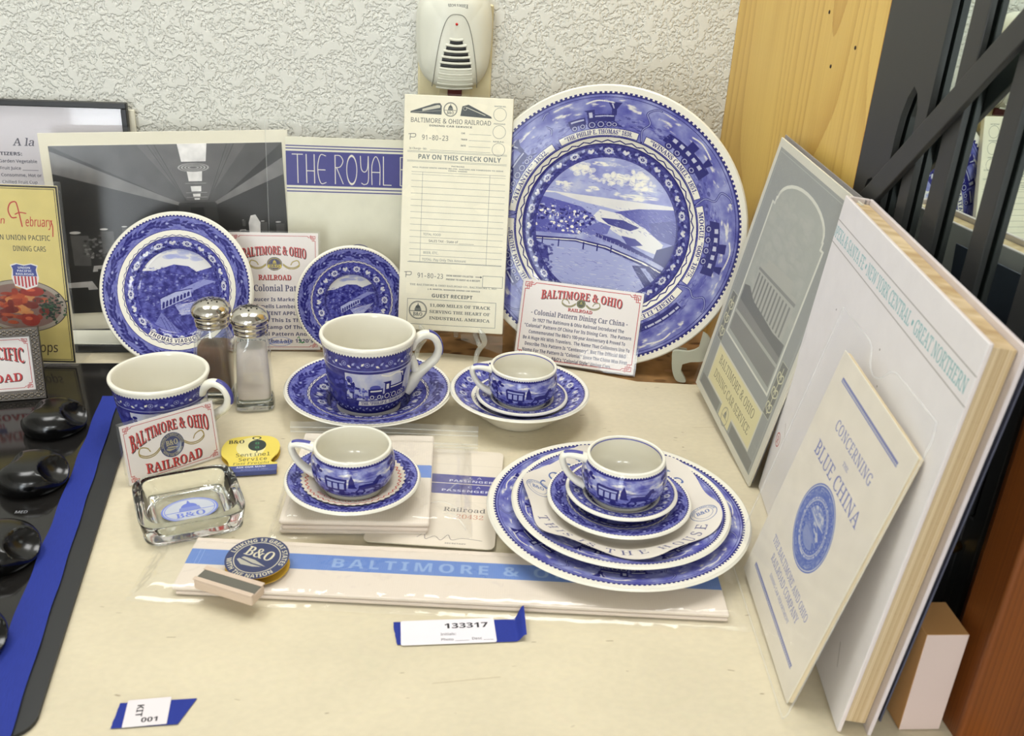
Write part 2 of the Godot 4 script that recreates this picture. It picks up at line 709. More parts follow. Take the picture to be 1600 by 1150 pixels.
func bo_seal(im: Image, c: Vector2, r: float, navy: Color, ink: Color, words := "LINKING 13 GREAT STATES"):
	ring(im, c, r, r, 0.0, navy)
	ring(im, c, r * 0.72, r * 0.72, maxf(1.0, r * 0.03), ink)
	arc_text(im, words, c, r * 0.855, 0.0, r * 0.16, ink, "sb", false, 1.0)
	arc_text(im, "WITH THE NATION", c, r * 0.855, 180.0, r * 0.16, ink, "sb", true, 1.0)
	T(im, "B&O", c.x, c.y - r * 0.2, r * 0.42, ink, "rb", r * 1.05)
	P(im, sc_pts([[-0.55, 0.3], [-0.4, 0.1], [0.0, 0.12], [0.5, 0.28], [0.1, 0.42], [-0.3, 0.46]], c, r), Color(ink, 0.8))
	path(im, sc_pts([[-0.5, 0.2], [0.0, 0.3], [0.5, 0.3]], c, r), maxf(1.0, r * 0.05), navy)

func loco(im: Image, at: Vector2, s: float, dark: Color, light: Color, kind := 0, flip := false):
	# an old engine with its tender; at is the middle of the rail line, s the half length
	var q := func(a): return sc_pts(a, at, s, flip)
	if kind == 0:
		P(im, q.call([[-1.0, -0.12], [-1.0, -0.42], [-0.4, -0.42], [-0.4, -0.12]]), dark)
		P(im, q.call([[-0.92, -0.36], [-0.45, -0.36], [-0.45, -0.29], [-0.92, -0.29]]), light)
		P(im, q.call([[-0.32, -0.1], [-0.32, -0.62], [-0.4, -0.68], [-0.05, -0.68], [-0.08, -0.1]]), dark)
		P(im, q.call([[-0.26, -0.58], [-0.14, -0.58], [-0.14, -0.36], [-0.26, -0.36]]), light)
		P(im, q.call([[-0.1, -0.18], [-0.1, -0.48], [0.62, -0.48], [0.62, -0.18]]), dark)
		P(im, q.call([[-0.06, -0.43], [0.58, -0.43], [0.58, -0.38], [-0.06, -0.38]]), light)
		P(im, q.call([[0.5, -0.45], [0.5, -0.7], [0.38, -0.98], [0.8, -0.98], [0.66, -0.7], [0.66, -0.45]]), dark)
		P(im, q.call([[0.48, -0.92], [0.54, -0.92], [0.58, -0.72], [0.55, -0.72]]), light)
		P(im, q.call([[0.6, -0.05], [0.6, -0.2], [0.98, 0.04]]), dark)
		for w in [[-0.85, 0.12], [-0.55, 0.12], [-0.2, 0.17], [0.12, 0.17], [0.42, 0.13], [0.62, 0.11]]:
			var c: Vector2 = q.call([[w[0], -0.06]])[0]
			ring(im, c, s * w[1], s * w[1], 0.0, dark)
			ring(im, c, s * w[1] * 0.6, s * w[1] * 0.6, maxf(1.0, s * 0.03), light)
	elif kind == 1:
		P(im, q.call([[-1.0, -0.1], [-0.9, -0.5], [0.9, -0.62], [0.95, -0.1]]), dark)
		for x in [-0.7, -0.4, -0.1, 0.2, 0.5]:
			P(im, q.call([[x, -0.45], [x + 0.16, -0.46], [x + 0.16, -0.3], [x, -0.3]]), light)
		P(im, q.call([[-0.2, -0.5], [-0.2, -0.85], [0.1, -0.85], [0.1, -0.5]]), dark)
		P(im, q.call([[0.55, -0.6], [0.5, -0.9], [0.75, -0.9], [0.7, -0.6]]), dark)
		for x in [-0.7, -0.3, 0.1, 0.5]:
			var c: Vector2 = q.call([[x, -0.05]])[0]
			ring(im, c, s * 0.15, s * 0.15, 0.0, dark)
			ring(im, c, s * 0.08, s * 0.08, maxf(1.0, s * 0.03), light)
	else:
		P(im, q.call([[-1.1, -0.02], [-1.1, -0.34], [0.6, -0.36], [0.98, -0.2], [1.05, -0.02]]), dark)
		P(im, q.call([[-1.05, -0.28], [0.4, -0.29], [0.4, -0.2], [-1.05, -0.19]]), light)
		for x in [-0.9, -0.6, -0.3, 0.0, 0.3]:
			P(im, q.call([[x, -0.29], [x + 0.04, -0.29], [x + 0.04, -0.18], [x, -0.18]]), dark)

func horse_car(im: Image, at: Vector2, s: float, dark: Color, light: Color):
	var q := func(a): return sc_pts(a, at, s)
	P(im, q.call([[-1.0, -0.15], [-1.05, -0.7], [-0.98, -0.76], [-0.28, -0.72], [-0.3, -0.15]]), dark)
	P(im, q.call([[-0.98, -0.66], [-0.34, -0.63], [-0.35, -0.56], [-0.97, -0.58]]), light)
	for x in [-0.94, -0.73, -0.52]:
		P(im, q.call([[x, -0.52], [x + 0.15, -0.52], [x + 0.15, -0.24], [x, -0.24]]), light)
	for x in [-0.85, -0.45]:
		var c: Vector2 = q.call([[x, -0.08]])[0]
		ring(im, c, s * 0.1, s * 0.1, 0.0, dark)
	P(im, q.call([[-0.24, -0.3], [-0.22, -0.66], [-0.14, -0.88], [-0.06, -0.66], [-0.02, -0.4], [0.05, -0.28]]), dark)
	L(im, q.call([[-0.1, -0.6]])[0], q.call([[0.62, -0.5]])[0], maxf(1.0, s * 0.03), dark)
	P(im, q.call([[0.1, -0.42], [0.3, -0.46], [0.55, -0.44], [0.72, -0.66], [0.86, -0.7], [0.93, -0.52], [0.8, -0.5], [0.72, -0.3], [0.6, -0.2], [0.2, -0.2], [0.08, -0.25]]), dark)
	for l in [[[0.14, -0.28], [0.02, -0.1], [0.08, 0.06]], [[0.24, -0.24], [0.3, -0.08], [0.22, 0.06]], [[0.56, -0.24], [0.7, -0.12], [0.66, 0.05]], [[0.62, -0.26], [0.84, -0.2], [0.9, -0.02]]]:
		path(im, q.call(l), maxf(1.2, s * 0.07), dark)

func tree(im: Image, at: Vector2, s: float, dark: Color, mid: Color):
	L(im, at, at + Vector2(s * 0.1, -s), maxf(1.0, s * 0.1), dark)
	for k in 26:
		var a := RNG.randf() * TAU
		var r := RNG.randf() * s * 0.42
		ring(im, at + Vector2(cos(a) * r * 1.2, -s * 0.85 + sin(a) * r), s * RNG.randf_range(0.07, 0.16), s * RNG.randf_range(0.06, 0.13), 0.0, dark if k % 3 else mid)

# ------------------------------------------------------------------ the blue transfer prints
const CH_WHITE := Color(0.90, 0.885, 0.825)
const CO_DARK := Color(0.16, 0.155, 0.42)
const CO_MID := Color(0.34, 0.345, 0.63)
const CO_LIGHT := Color(0.61, 0.63, 0.785)

func cobalt(t: float) -> Color:
	# t 0 = bare china, 1 = deepest blue
	if t < 0.4:
		return CH_WHITE.lerp(CO_LIGHT, clampf(t / 0.4, 0, 1))
	if t < 0.7:
		return CO_LIGHT.lerp(CO_MID, (t - 0.4) / 0.3)
	return CO_MID.lerp(CO_DARK, clampf((t - 0.7) / 0.3, 0, 1))

func tone_strip(w: int, h: int, base: float, amount: float, freq: float, sd: int) -> Image:
	var n := FastNoiseLite.new()
	n.seed = sd
	n.frequency = freq
	n.fractal_octaves = 4
	var src := n.get_seamless_image(w, h, false, false, 0.2)
	var im := canvas(w, h, CH_WHITE)
	var lut := []
	for k in 256:
		lut.append(cobalt(clampf(base + (k / 255.0 - 0.5) * amount, 0, 1)))
	for y in h:
		for x in w:
			im.set_pixel(x, y, lut[src.get_pixel(x, y).r8])
	return im

func clouds(im: Image, x0: int, y0: int, w: int, h: int, sd: int, freq := 0.012, lo := 0.02, hi := 0.32):
	var n := FastNoiseLite.new()
	n.seed = sd
	n.frequency = freq
	n.fractal_octaves = 5
	for y in range(y0, mini(y0 + h, im.get_height())):
		for x in range(x0, mini(x0 + w, im.get_width())):
			var a := smoothstep(lo, hi, n.get_noise_2d(x * 0.7, y * 1.5))
			if a > 0.01:
				im.set_pixel(x, y, im.get_pixel(x, y).lerp(CH_WHITE, a * 0.9))

func hatch(im: Image, count: int, x0: float, y0: float, x1: float, y1: float, ln: float, cols: Array, w := 1.3, slope := 0.0):
	# short engraved strokes
	for k in count:
		var p := Vector2(RNG.randf_range(x0, x1), RNG.randf_range(y0, y1))
		var l := RNG.randf_range(0.4, 1.0) * ln
		L(im, p, p + Vector2(l, l * (slope + RNG.randf_range(-0.35, 0.35))), w, Color(cols[k % cols.size()], 0.6))

func leaf(im: Image, at: Vector2, ang: float, s: float, col: Color):
	var d := Vector2(cos(ang), sin(ang)) * s
	var n := Vector2(-d.y, d.x) * 0.28
	P(im, [at, at + d * 0.4 + n, at + d, at + d * 0.4 - n], col)

func flower(im: Image, c: Vector2, r: float, col: Color, heart: Color):
	for k in 8:
		var a := TAU * k / 8.0
		ring(im, c + Vector2(cos(a), sin(a)) * r * 0.68, r * 0.3, r * 0.3, 0.0, col)
	ring(im, c, r * 0.36, r * 0.36, 0.0, heart)
	ring(im, c, r * 0.16, r * 0.16, 0.0, col)

func strip_floral(w: int, h: int, count: int, base := 0.88) -> Image:
	var im := tone_strip(w, h, base, 0.35, 0.05, 21)
	for k in count:
		var x := w * (k + 0.5) / count
		if k % 2 == 0:
			flower(im, Vector2(x, h * 0.5), h * 0.25, CO_LIGHT.lerp(CH_WHITE, 0.55), CO_DARK)
		else:
			P(im, sc_pts([[0, 0.4], [-0.3, 0.0], [-0.26, -0.3], [-0.1, -0.32], [0, -0.1], [0.12, -0.32], [0.28, -0.28], [0.3, 0]], Vector2(x, h * 0.48), h * 0.5), CO_LIGHT.lerp(CH_WHITE, 0.7))
		for q in 7:
			var xx := x + w / float(count) * (0.2 + 0.6 * q / 6.0)
			leaf(im, Vector2(xx, h * (0.5 + 0.16 * sin(q * 2.0))), -1.1 if q % 2 else 1.1, h * 0.3, CO_LIGHT if q % 3 == 0 else CO_DARK)
	hatch(im, w / 3, 0, 2, w, h - 2, h * 0.18, [CO_LIGHT, CO_DARK, CO_DARK], 1.2)
	return im

func strip_garland(w: int, h: int, count: int) -> Image:
	var im := tone_strip(w, h, 0.62, 0.25, 0.04, 9)
	for k in count:
		var x := w * float(k) / count
		var st := w / float(count)
		for q in 6:
			var xx := x + st * q / 6.0
			var yy := h * (0.5 + 0.13 * sin(TAU * q / 6.0))
			leaf(im, Vector2(xx, yy), 0.7, h * 0.36, CO_DARK)
			leaf(im, Vector2(xx + st / 12.0, yy), -0.8, h * 0.36, CO_DARK)
			leaf(im, Vector2(xx, yy), 0.1, h * 0.26, cobalt(0.85))
		ring(im, Vector2(x + st * 0.5, h * 0.5), h * 0.16, h * 0.16, 2.5, CO_DARK)
		ring(im, Vector2(x + st * 0.5, h * 0.5), h * 0.07, h * 0.07, 0.0, CO_LIGHT)
	hatch(im, w / 3, 0, 2, w, h - 2, h * 0.2, [CO_LIGHT, CO_MID, CO_DARK], 1.2)
	return im

func strip_engines(w: int, h: int) -> Image:
	# seven pictures of engines round the rim, each over its ribbon of lettering; top of the strip is the outer edge
	var im := tone_strip(w, h, 0.60, 0.42, 0.012, 5)
	var words := ["\"THE PHILIP E. THOMAS\" 1838.", "\"WINANS CAMEL\" 1851.", "MOGUL \"600\" 1875.", "DIESEL ELECTRIC", "1897", "THE \"TOM THUMB\"", "\"ATLANTIC\" 1832."]
	var st := w / 7.0
	for k in 7:
		var x := st * k
		clouds(im, int(x + st * 0.08), int(h * 0.12), int(st * 0.84), int(h * 0.3), 50 + k, 0.022, 0.12, 0.55)
		for q in 60:
			ring(im, Vector2(x + RNG.randf_range(0.04, 0.96) * st, h * RNG.randf_range(0.5, 0.76)), RNG.randf_range(3, 10), RNG.randf_range(2, 6), 0.0, Color([CO_DARK, CO_MID, CO_LIGHT][q % 3], 0.5))
		hatch(im, 90, x + 8, h * 0.45, x + st - 8, h * 0.77, 16, [CO_DARK, CO_LIGHT, CO_MID])
		loco(im, Vector2(x + st * 0.5, h * 0.735), st * 0.29, CO_DARK, CO_LIGHT.lerp(CH_WHITE, 0.4), [0, 1, 1, 2, 0, 0, 0][k])
		hatch(im, 26, x + st * 0.22, h * 0.4, x + st * 0.76, h * 0.72, 7, [CO_LIGHT, CO_MID])
		curve(im, [Vector2(x + st * 0.66, h * 0.2), Vector2(x + st * 0.52, h * 0.15), Vector2(x + st * 0.42, h * 0.2)], 5.0, Color(CH_WHITE, 0.7))
		im.fill_rect(Rect2i(int(x + st * 0.04), int(h * 0.79), int(st * 0.92), int(h * 0.17)), CH_WHITE)
		frame_px(im, Rect2(x + st * 0.04, h * 0.79, st * 0.92, h * 0.17), 2.0, CO_DARK)
		T(im, words[k], x + st * 0.5, h * 0.875, h * 0.105, CO_DARK, "rb", minf(st * 0.8, words[k].length() * st * 0.047))
		curve(im, [Vector2(x + 4, h * 0.96), Vector2(x - 6, h * 0.7), Vector2(x + 8, h * 0.5), Vector2(x - 8, h * 0.3), Vector2(x + 10, h * 0.14), Vector2(x + 22, h * 0.12)], 6.0, CO_DARK)
		curve(im, [Vector2(x + 4, h * 0.94), Vector2(x - 6, h * 0.7), Vector2(x + 8, h * 0.5), Vector2(x - 8, h * 0.3), Vector2(x + 10, h * 0.14), Vector2(x + 22, h * 0.12)], 2.5, CO_LIGHT)
	L(im, Vector2(0, h * 0.07), Vector2(w, h * 0.07), 2.0, CO_DARK)
	L(im, Vector2(0, h - 2), Vector2(w, h - 2), 3.0, CO_DARK)
	return im

func view_river(n: int) -> Image:
	# river valley with a town on the slope, a long bridge and clouds
	var im := tone_strip(n, n, 0.42, 0.3, 0.008, 31)
	var S := float(n)
	var q := func(a): return sc_pts(a, Vector2.ZERO, S)
	for c in [[0.42, 0.05, 0.06, 0.015], [0.3, 0.1, 0.08, 0.05], [0.52, 0.15, 0.085, 0.06], [0.68, 0.12, 0.08, 0.06], [0.74, 0.17, 0.07, 0.04], [0.16, 0.21, 0.05, 0.02], [0.4, 0.22, 0.04, 0.015], [0.72, 0.25, 0.12, 0.015]]:
		for k in 26:
			var a := RNG.randf() * TAU
			var d := sqrt(RNG.randf())
			ring(im, Vector2((c[0] + cos(a) * c[2] * d) * S, (c[1] + sin(a) * c[3] * d * 0.8) * S), c[2] * RNG.randf_range(0.12, 0.34) * S, c[3] * RNG.randf_range(0.15, 0.4) * S, 0.0, Color(CH_WHITE, 0.6))
	clouds(im, 0, 0, n, int(S * 0.28), 61, 0.012, 0.18, 0.5)
	hatch(im, 160, 0, 0, S, S * 0.26, 26, [CO_LIGHT, CO_MID])
	P(im, q.call([[0, 0.27], [1, 0.29], [1, 0.36], [0, 0.36]]), Color(CH_WHITE, 0.8))
	P(im, q.call([[0, 0.29], [0.12, 0.28], [0.3, 0.32], [0.5, 0.345], [0.6, 0.36], [0.6, 0.44], [0, 0.44]]), CO_LIGHT)
	P(im, q.call([[0.55, 0.37], [0.72, 0.33], [0.86, 0.32], [1, 0.31], [1, 0.56], [0.84, 0.5], [0.7, 0.42]]), CO_MID)
	P(im, q.call([[0.8, 0.42], [1, 0.38], [1, 0.56], [0.84, 0.52]]), cobalt(0.8))
	P(im, q.call([[0.45, 0.36], [0.6, 0.38], [0.78, 0.46], [0.92, 0.56], [0.9, 0.64], [0.75, 0.6], [0.55, 0.5], [0.4, 0.42]]), cobalt(0.08))
	P(im, q.call([[0, 0.31], [0.15, 0.33], [0.32, 0.36], [0.42, 0.42], [0.44, 0.47], [0.36, 0.52], [0.3, 0.56], [0, 0.57]]), CO_MID)
	for k in 220:
		var x := RNG.randf_range(0.0, 0.42)
		var y := RNG.randf_range(0.35 + x * 0.12, 0.55)
		ring(im, Vector2(x, y) * S, RNG.randf_range(0.004, 0.016) * S, RNG.randf_range(0.004, 0.012) * S, 0.0, [CO_DARK, CO_LIGHT, CH_WHITE, CO_MID][k % 4])
	P(im, q.call([[0.38, 0.49], [0.46, 0.45], [0.54, 0.47], [0.52, 0.53], [0.4, 0.55], [0.33, 0.53]]), cobalt(0.62))
	P(im, q.call([[0.46, 0.42], [0.62, 0.42], [0.74, 0.46], [0.68, 0.49], [0.52, 0.46]]), cobalt(0.85))
	P(im, q.call([[0.62, 0.53], [0.72, 0.54], [0.78, 0.58], [0.68, 0.6]]), cobalt(0.8))
	P(im, q.call([[0, 0.6], [0.3, 0.58], [0.6, 0.64], [0.95, 0.74], [1, 0.8], [1, 1], [0, 1]]), cobalt(0.4))
	for k in 260:
		var p := Vector2(RNG.randf(), RNG.randf_range(0.66, 1.0)) * S
		L(im, p, p + Vector2(RNG.randf_range(0.01, 0.06) * S, RNG.randf_range(-2, 2)), 1.5, Color(CO_LIGHT if k % 2 else CH_WHITE, 0.45))
	P(im, q.call([[0, 0.6], [0.3, 0.585], [0.52, 0.61], [0.8, 0.69], [1, 0.77], [1, 0.81], [0.78, 0.72], [0.52, 0.64], [0.3, 0.61], [0, 0.625]]), CO_DARK)
	P(im, q.call([[0, 0.612], [0.3, 0.595], [0.52, 0.62], [0.8, 0.7], [1, 0.785], [1, 0.79], [0.78, 0.705], [0.52, 0.628], [0.3, 0.602], [0, 0.618]]), CH_WHITE)
	P(im, q.call([[0.44, 0.53], [0.6, 0.56], [0.88, 0.67], [0.92, 0.7], [0.6, 0.6], [0.44, 0.555]]), cobalt(0.9))
	for k in 14:
		L(im, Vector2(0.46 + k * 0.03, 0.54 + k * 0.0105) * S, Vector2(0.46 + k * 0.03, 0.57 + k * 0.0105) * S, 2.0, CO_LIGHT)
	for x in [0.06, 0.18, 0.36, 0.46, 0.56]:
		L(im, Vector2(x, 0.61) * S, Vector2(x, 0.655) * S, 5.0, CO_DARK)
	P(im, q.call([[0.72, 0.73], [0.84, 0.72], [1, 0.82], [1, 1], [0.86, 0.92]]), CO_DARK)
	P(im, q.call([[0.78, 0.74], [0.82, 0.74], [0.99, 0.92], [0.95, 0.93]]), CO_LIGHT)
	P(im, q.call([[0.88, 0.6], [1, 0.55], [1, 0.74], [0.86, 0.68]]), CO_DARK)
	P(im, q.call([[0, 0.63], [0.1, 0.66], [0.13, 0.8], [0.05, 0.86], [0, 0.84]]), cobalt(0.85))
	for k in 60:
		ring(im, Vector2(RNG.randf_range(0.0, 0.14), RNG.randf_range(0.64, 0.86)) * S, 0.012 * S, 0.008 * S, 0.0, Color(CO_LIGHT if k % 2 else CO_DARK, 0.6))
	hatch(im, 260, S * 0.55, S * 0.33, S, S * 0.5, 12, [CO_LIGHT, CO_DARK, CO_MID], 1.4, 0.5)
	hatch(im, 220, 0, S * 0.33, S * 0.5, S * 0.58, 9, [CO_DARK, CO_LIGHT, CH_WHITE], 1.4, 0.3)
	hatch(im, 160, S * 0.72, S * 0.72, S, S, 14, [CO_LIGHT, CO_DARK], 1.4, 0.8)
	hatch(im, 300, 0, S * 0.66, S * 0.8, S, 18, [CO_LIGHT, cobalt(0.25), CO_MID], 1.4, 0.1)
	return im

func view_viaduct(n: int) -> Image:
	# wooded valley crossed by an arched stone viaduct
	var im := tone_strip(n, n, 0.84, 0.55, 0.02, 77)
	var S := float(n)
	var q := func(a): return sc_pts(a, Vector2.ZERO, S)
	P(im, q.call([[0, 0], [1, 0], [1, 0.14], [0.86, 0.2], [0.7, 0.26], [0.6, 0.2], [0.42, 0.19], [0.2, 0.28], [0, 0.3]]), cobalt(0.1))
	for k in 60:
		ring(im, Vector2(RNG.randf_range(0, 1), RNG.randf_range(0.0, 0.12)) * S, RNG.randf_range(0.03, 0.09) * S, RNG.randf_range(0.008, 0.03) * S, 0.0, Color(CO_LIGHT, 0.5))
	for k in 340:
		var p := Vector2(RNG.randf(), RNG.randf_range(0.24, 0.7))
		ring(im, p * S, RNG.randf_range(0.006, 0.022) * S, RNG.randf_range(0.005, 0.014) * S, 0.0, Color([CO_DARK, CO_MID, CO_DARK, CO_LIGHT][k % 4], 0.55))
	P(im, q.call([[0.5, 0.5], [0.64, 0.42], [0.8, 0.34], [0.95, 0.36], [0.8, 0.42], [0.66, 0.5]]), cobalt(0.5))
	P(im, q.call([[0.28, 0.62], [0.46, 0.52], [0.64, 0.47], [0.66, 0.56], [0.5, 0.64], [0.3, 0.75]]), cobalt(0.35))
	for k in 8:
		var x := 0.31 + k * 0.042
		var y := 0.645 - k * 0.021
		P(im, q.call([[x, y + 0.09 - k * 0.003], [x, y + 0.025], [x + 0.013, y], [x + 0.028, y + 0.01], [x + 0.03, y + 0.075 - k * 0.003]]), CO_DARK)
	path(im, q.call([[0.26, 0.62], [0.46, 0.515], [0.66, 0.465]]), 4.0, CO_DARK)
	P(im, q.call([[0.46, 0.68], [0.7, 0.62], [0.92, 0.56], [0.8, 0.68], [0.72, 0.76], [0.55, 0.8]]), cobalt(0.45))
	for k in 40:
		var p := Vector2(RNG.randf_range(0.45, 0.85), RNG.randf_range(0.6, 0.8)) * S
		L(im, p, p + Vector2(0.06, -0.02) * S, 2.0, Color(CH_WHITE, 0.6))
	P(im, q.call([[0.3, 0.78], [0.5, 0.95], [0.6, 1], [0.2, 1]]), cobalt(0.6))
	for k in 7:
		L(im, Vector2(0.3 + k * 0.04, 0.84) * S, Vector2(0.4 + k * 0.05, 1.0) * S, 2.0, CO_DARK)
	hatch(im, 520, 0, S * 0.22, S, S, 13, [CO_DARK, CO_LIGHT, CO_DARK, CO_MID], 1.4, -0.2)
	return im

func plate_texture(n: int, rings: Array, centre_r: float, centre: Image, turn := 0.0, teeth := 150) -> Image:
	# rings: [inner, outer, strip]; anything else is bare china
	var im := canvas(n, n, CH_WHITE)
	var h := n / 2.0
	var cw := float(centre.get_width())
	for y in n:
		for x in n:
			var dx := (x + 0.5 - h) / h
			var dy := (y + 0.5 - h) / h
			var r := sqrt(dx * dx + dy * dy)
			if r > 0.975:
				continue
			if r < centre_r:
				im.set_pixel(x, y, centre.get_pixel(int((dx / centre_r * 0.5 + 0.5) * (cw - 1)), int((dy / centre_r * 0.5 + 0.5) * (cw - 1))))
				continue
			var a := fposmod(atan2(dx, -dy) / TAU + turn, 1.0)
			for g in rings:
				if r >= g[0] and r < g[1]:
					var st: Image = g[2]
					im.set_pixel(x, y, st.get_pixel(int(a * st.get_width()) % st.get_width(), int((g[1] - r) / (g[1] - g[0]) * (st.get_height() - 1))))
			# beaded edge
			var last: float = rings[0][1]
			if r >= last and r < last + 0.016:
				if fposmod(a * teeth, 1.0) < 0.55:
					im.set_pixel(x, y, CO_DARK)
			for g in rings:
				if absf(r - g[1]) < 0.0045 or absf(r - g[0]) < 0.0035:
					im.set_pixel(x, y, CO_DARK)
			# saw-edged line outside the inner flower ring
			if rings.size() > 1:
				var zr: float = rings[1][1] + 0.012 + absf(fposmod(a * 46.0, 1.0) - 0.5) * 0.03
				if absf(r - zr) < 0.0042:
					im.set_pixel(x, y, CO_DARK)
	return im

func cup_strip_large() -> Image:
	var w := 1280
	var h := 320
	var im := tone_strip(w, h, 0.9, 0.25, 0.02, 12)
	im.fill_rect(Rect2i(0, 0, w, 26), CH_WHITE)
	for k in 92:
		var x := w * (k + 0.5) / 92.0
		P(im, [Vector2(x - 7, 27), Vector2(x, 17), Vector2(x + 7, 27)], CO_DARK)
	var g := strip_garland(w, 62, 12)
	var lut := tone_strip(w, 62, 0.86, 0.25, 0.03, 4)
	im.blit_rect(lut, Rect2i(0, 0, w, 62), Vector2i(0, 30))
	for k in 60:
		var x := w * k / 60.0
		if k % 5 == 0:
			ring(im, Vector2(x, 61), 10, 10, 2.5, CO_LIGHT)
			ring(im, Vector2(x, 61), 4, 4, 0.0, CO_LIGHT)
		else:
			leaf(im, Vector2(x - 6, 68), -0.8 if k % 2 else 0.5, 22, CO_LIGHT if k % 3 else CH_WHITE)
	L(im, Vector2(0, 94), Vector2(w, 94), 4.0, CO_LIGHT)
	L(im, Vector2(0, 99), Vector2(w, 99), 3.0, CO_DARK)
	for k in 2:
		var x0 := w * (k * 0.5)
		var sky := tone_strip(430, 140, 0.22, 0.3, 0.01, 3)
		im.blit_rect(sky, Rect2i(0, 0, 430, 136), Vector2i(int(x0 + 105), 106))
		frame_px(im, Rect2(x0 + 105, 106, 430, 136), 3.0, CO_DARK)
		tree(im, Vector2(x0 + 140, 235), 66, CO_DARK, CO_MID)
		tree(im, Vector2(x0 + 100, 250), 100, CO_DARK, CO_MID)
		tree(im, Vector2(x0 + 190, 226), 40, CO_MID, CO_LIGHT)
		for q in 60:
			ring(im, Vector2(x0 + RNG.randf_range(110, 530), RNG.randf_range(210, 240)), RNG.randf_range(5, 16), RNG.randf_range(3, 8), 0.0, Color(CO_DARK if q % 3 else CO_MID, 0.8))
		ring(im, Vector2(x0 + 250, 178), 26, 14, 0.0, CO_MID)
		loco(im, Vector2(x0 + 335, 232), 118, CO_DARK, CH_WHITE, 0)
		curve(im, [Vector2(x0 + 400, 130), Vector2(x0 + 360, 118), Vector2(x0 + 320, 126), Vector2(x0 + 280, 116)], 7.0, CH_WHITE)
		P(im, [Vector2(x0 + 170, 246), Vector2(x0 + 470, 246), Vector2(x0 + 476, 270), Vector2(x0 + 164, 270)], CH_WHITE)
		T(im, "THE \"PHILIP E. THOMAS\" 1838", x0 + 320, 258, 15, CO_DARK, "rb", 285)
	for k in 70:
		leaf(im, Vector2(w * k / 70.0, 292), -0.7 if k % 2 else 0.6, 18, CO_LIGHT)
	im.fill_rect(Rect2i(0, 306, w, 14), CO_DARK)
	return im

func cup_strip_small() -> Image:
	var w := 1280
	var h := 256
	var im := tone_strip(w, h, 0.6, 0.5, 0.012, 8)
	im.fill_rect(Rect2i(0, 0, w, 14), CH_WHITE)
	for k in 84:
		var x := w * (k + 0.5) / 84.0
		P(im, [Vector2(x - 6, 22), Vector2(x - 4, 10), Vector2(x + 4, 10), Vector2(x + 6, 22)], CO_DARK)
	im.fill_rect(Rect2i(0, 18, w, 9), CO_DARK)
	for k in 2:
		var x0 := w * 0.5 * k
		for q in 70:
			ring(im, Vector2(x0 + RNG.randf_range(0, 640), RNG.randf_range(40, 120)), RNG.randf_range(10, 40), RNG.randf_range(4, 12), 0.0, Color(CO_LIGHT if q % 4 else CH_WHITE, 0.3))
		clouds(im, int(x0), 34, 640, 120, 33 + k, 0.012, 0.0, 0.5)
		for q in 110:
			ring(im, Vector2(x0 + RNG.randf_range(0, 640), RNG.randf_range(186, 222)), RNG.randf_range(5, 20), RNG.randf_range(4, 10), 0.0, Color(CO_DARK if q % 3 else CO_MID, 0.75))
		for q in 60:
			var far := x0 + fposmod(RNG.randfn(560, 90), 640.0)
			ring(im, Vector2(far, RNG.randf_range(110, 190)), RNG.randf_range(8, 20), RNG.randf_range(6, 13), 0.0, Color([CO_DARK, CO_MID, CO_LIGHT][q % 3], 0.6))
		horse_car(im, Vector2(x0 + 285, 196), 150, CO_DARK, CO_LIGHT)
		tree(im, Vector2(x0 + 560, 205), 150, CO_DARK, CO_MID)
		tree(im, Vector2(x0 + 60, 200), 120, CO_DARK, CO_MID)
		P(im, [Vector2(x0 + 478, 205), Vector2(x0 + 492, 120), Vector2(x0 + 510, 205)], CO_LIGHT)
		P(im, [Vector2(x0 + 130, 218), Vector2(x0 + 440, 218), Vector2(x0 + 440, 246), Vector2(x0 + 130, 246)], CO_LIGHT)
		T(im, "HORSE DRAWN CAR 1830.", x0 + 285, 232, 18, CO_DARK, "rb", 296)
	return im

# ------------------------------------------------------------------ shared materials
func china(im: Image) -> StandardMaterial3D:
	var m := printed(im, 0.1, 0.4)
	return m

func plaster_height() -> ImageTexture:
	# skip-trowelled plaster: flattened blobs with crinkled edges
	var n := 1400
	var a := FastNoiseLite.new()
	a.noise_type = FastNoiseLite.TYPE_SIMPLEX_SMOOTH
	a.frequency = 0.016
	a.fractal_octaves = 3
	a.domain_warp_enabled = true
	a.domain_warp_amplitude = 26.0
	a.domain_warp_frequency = 0.02
	a.seed = 4
	var b := FastNoiseLite.new()
	b.frequency = 0.05
	b.fractal_octaves = 3
	b.domain_warp_enabled = true
	b.domain_warp_amplitude = 7.0
	b.seed = 8
	var ia := a.get_seamless_image(n, n, false, false, 0.1)
	var ib := b.get_seamless_image(n, n, false, false, 0.1)
	ia.convert(Image.FORMAT_L8)
	ib.convert(Image.FORMAT_L8)
	var da := ia.get_data()
	var db := ib.get_data()
	var out := PackedByteArray()
	out.resize(n * n)
	for k in n * n:
		var v := da[k] / 255.0
		var top := clampf((v - 0.5) * 9.0, 0.0, 1.0)
		var w := db[k] / 255.0
		var crumb := clampf((w - 0.42) * 5.0, 0.0, 1.0) * 0.55 + w * 0.35
		out[k] = int(clampf(0.1 + maxf(crumb * 0.8, top * 0.72) + w * 0.06, 0, 1) * 255.0)
	return tex(Image.create_from_data(n, n, false, Image.FORMAT_L8, out))

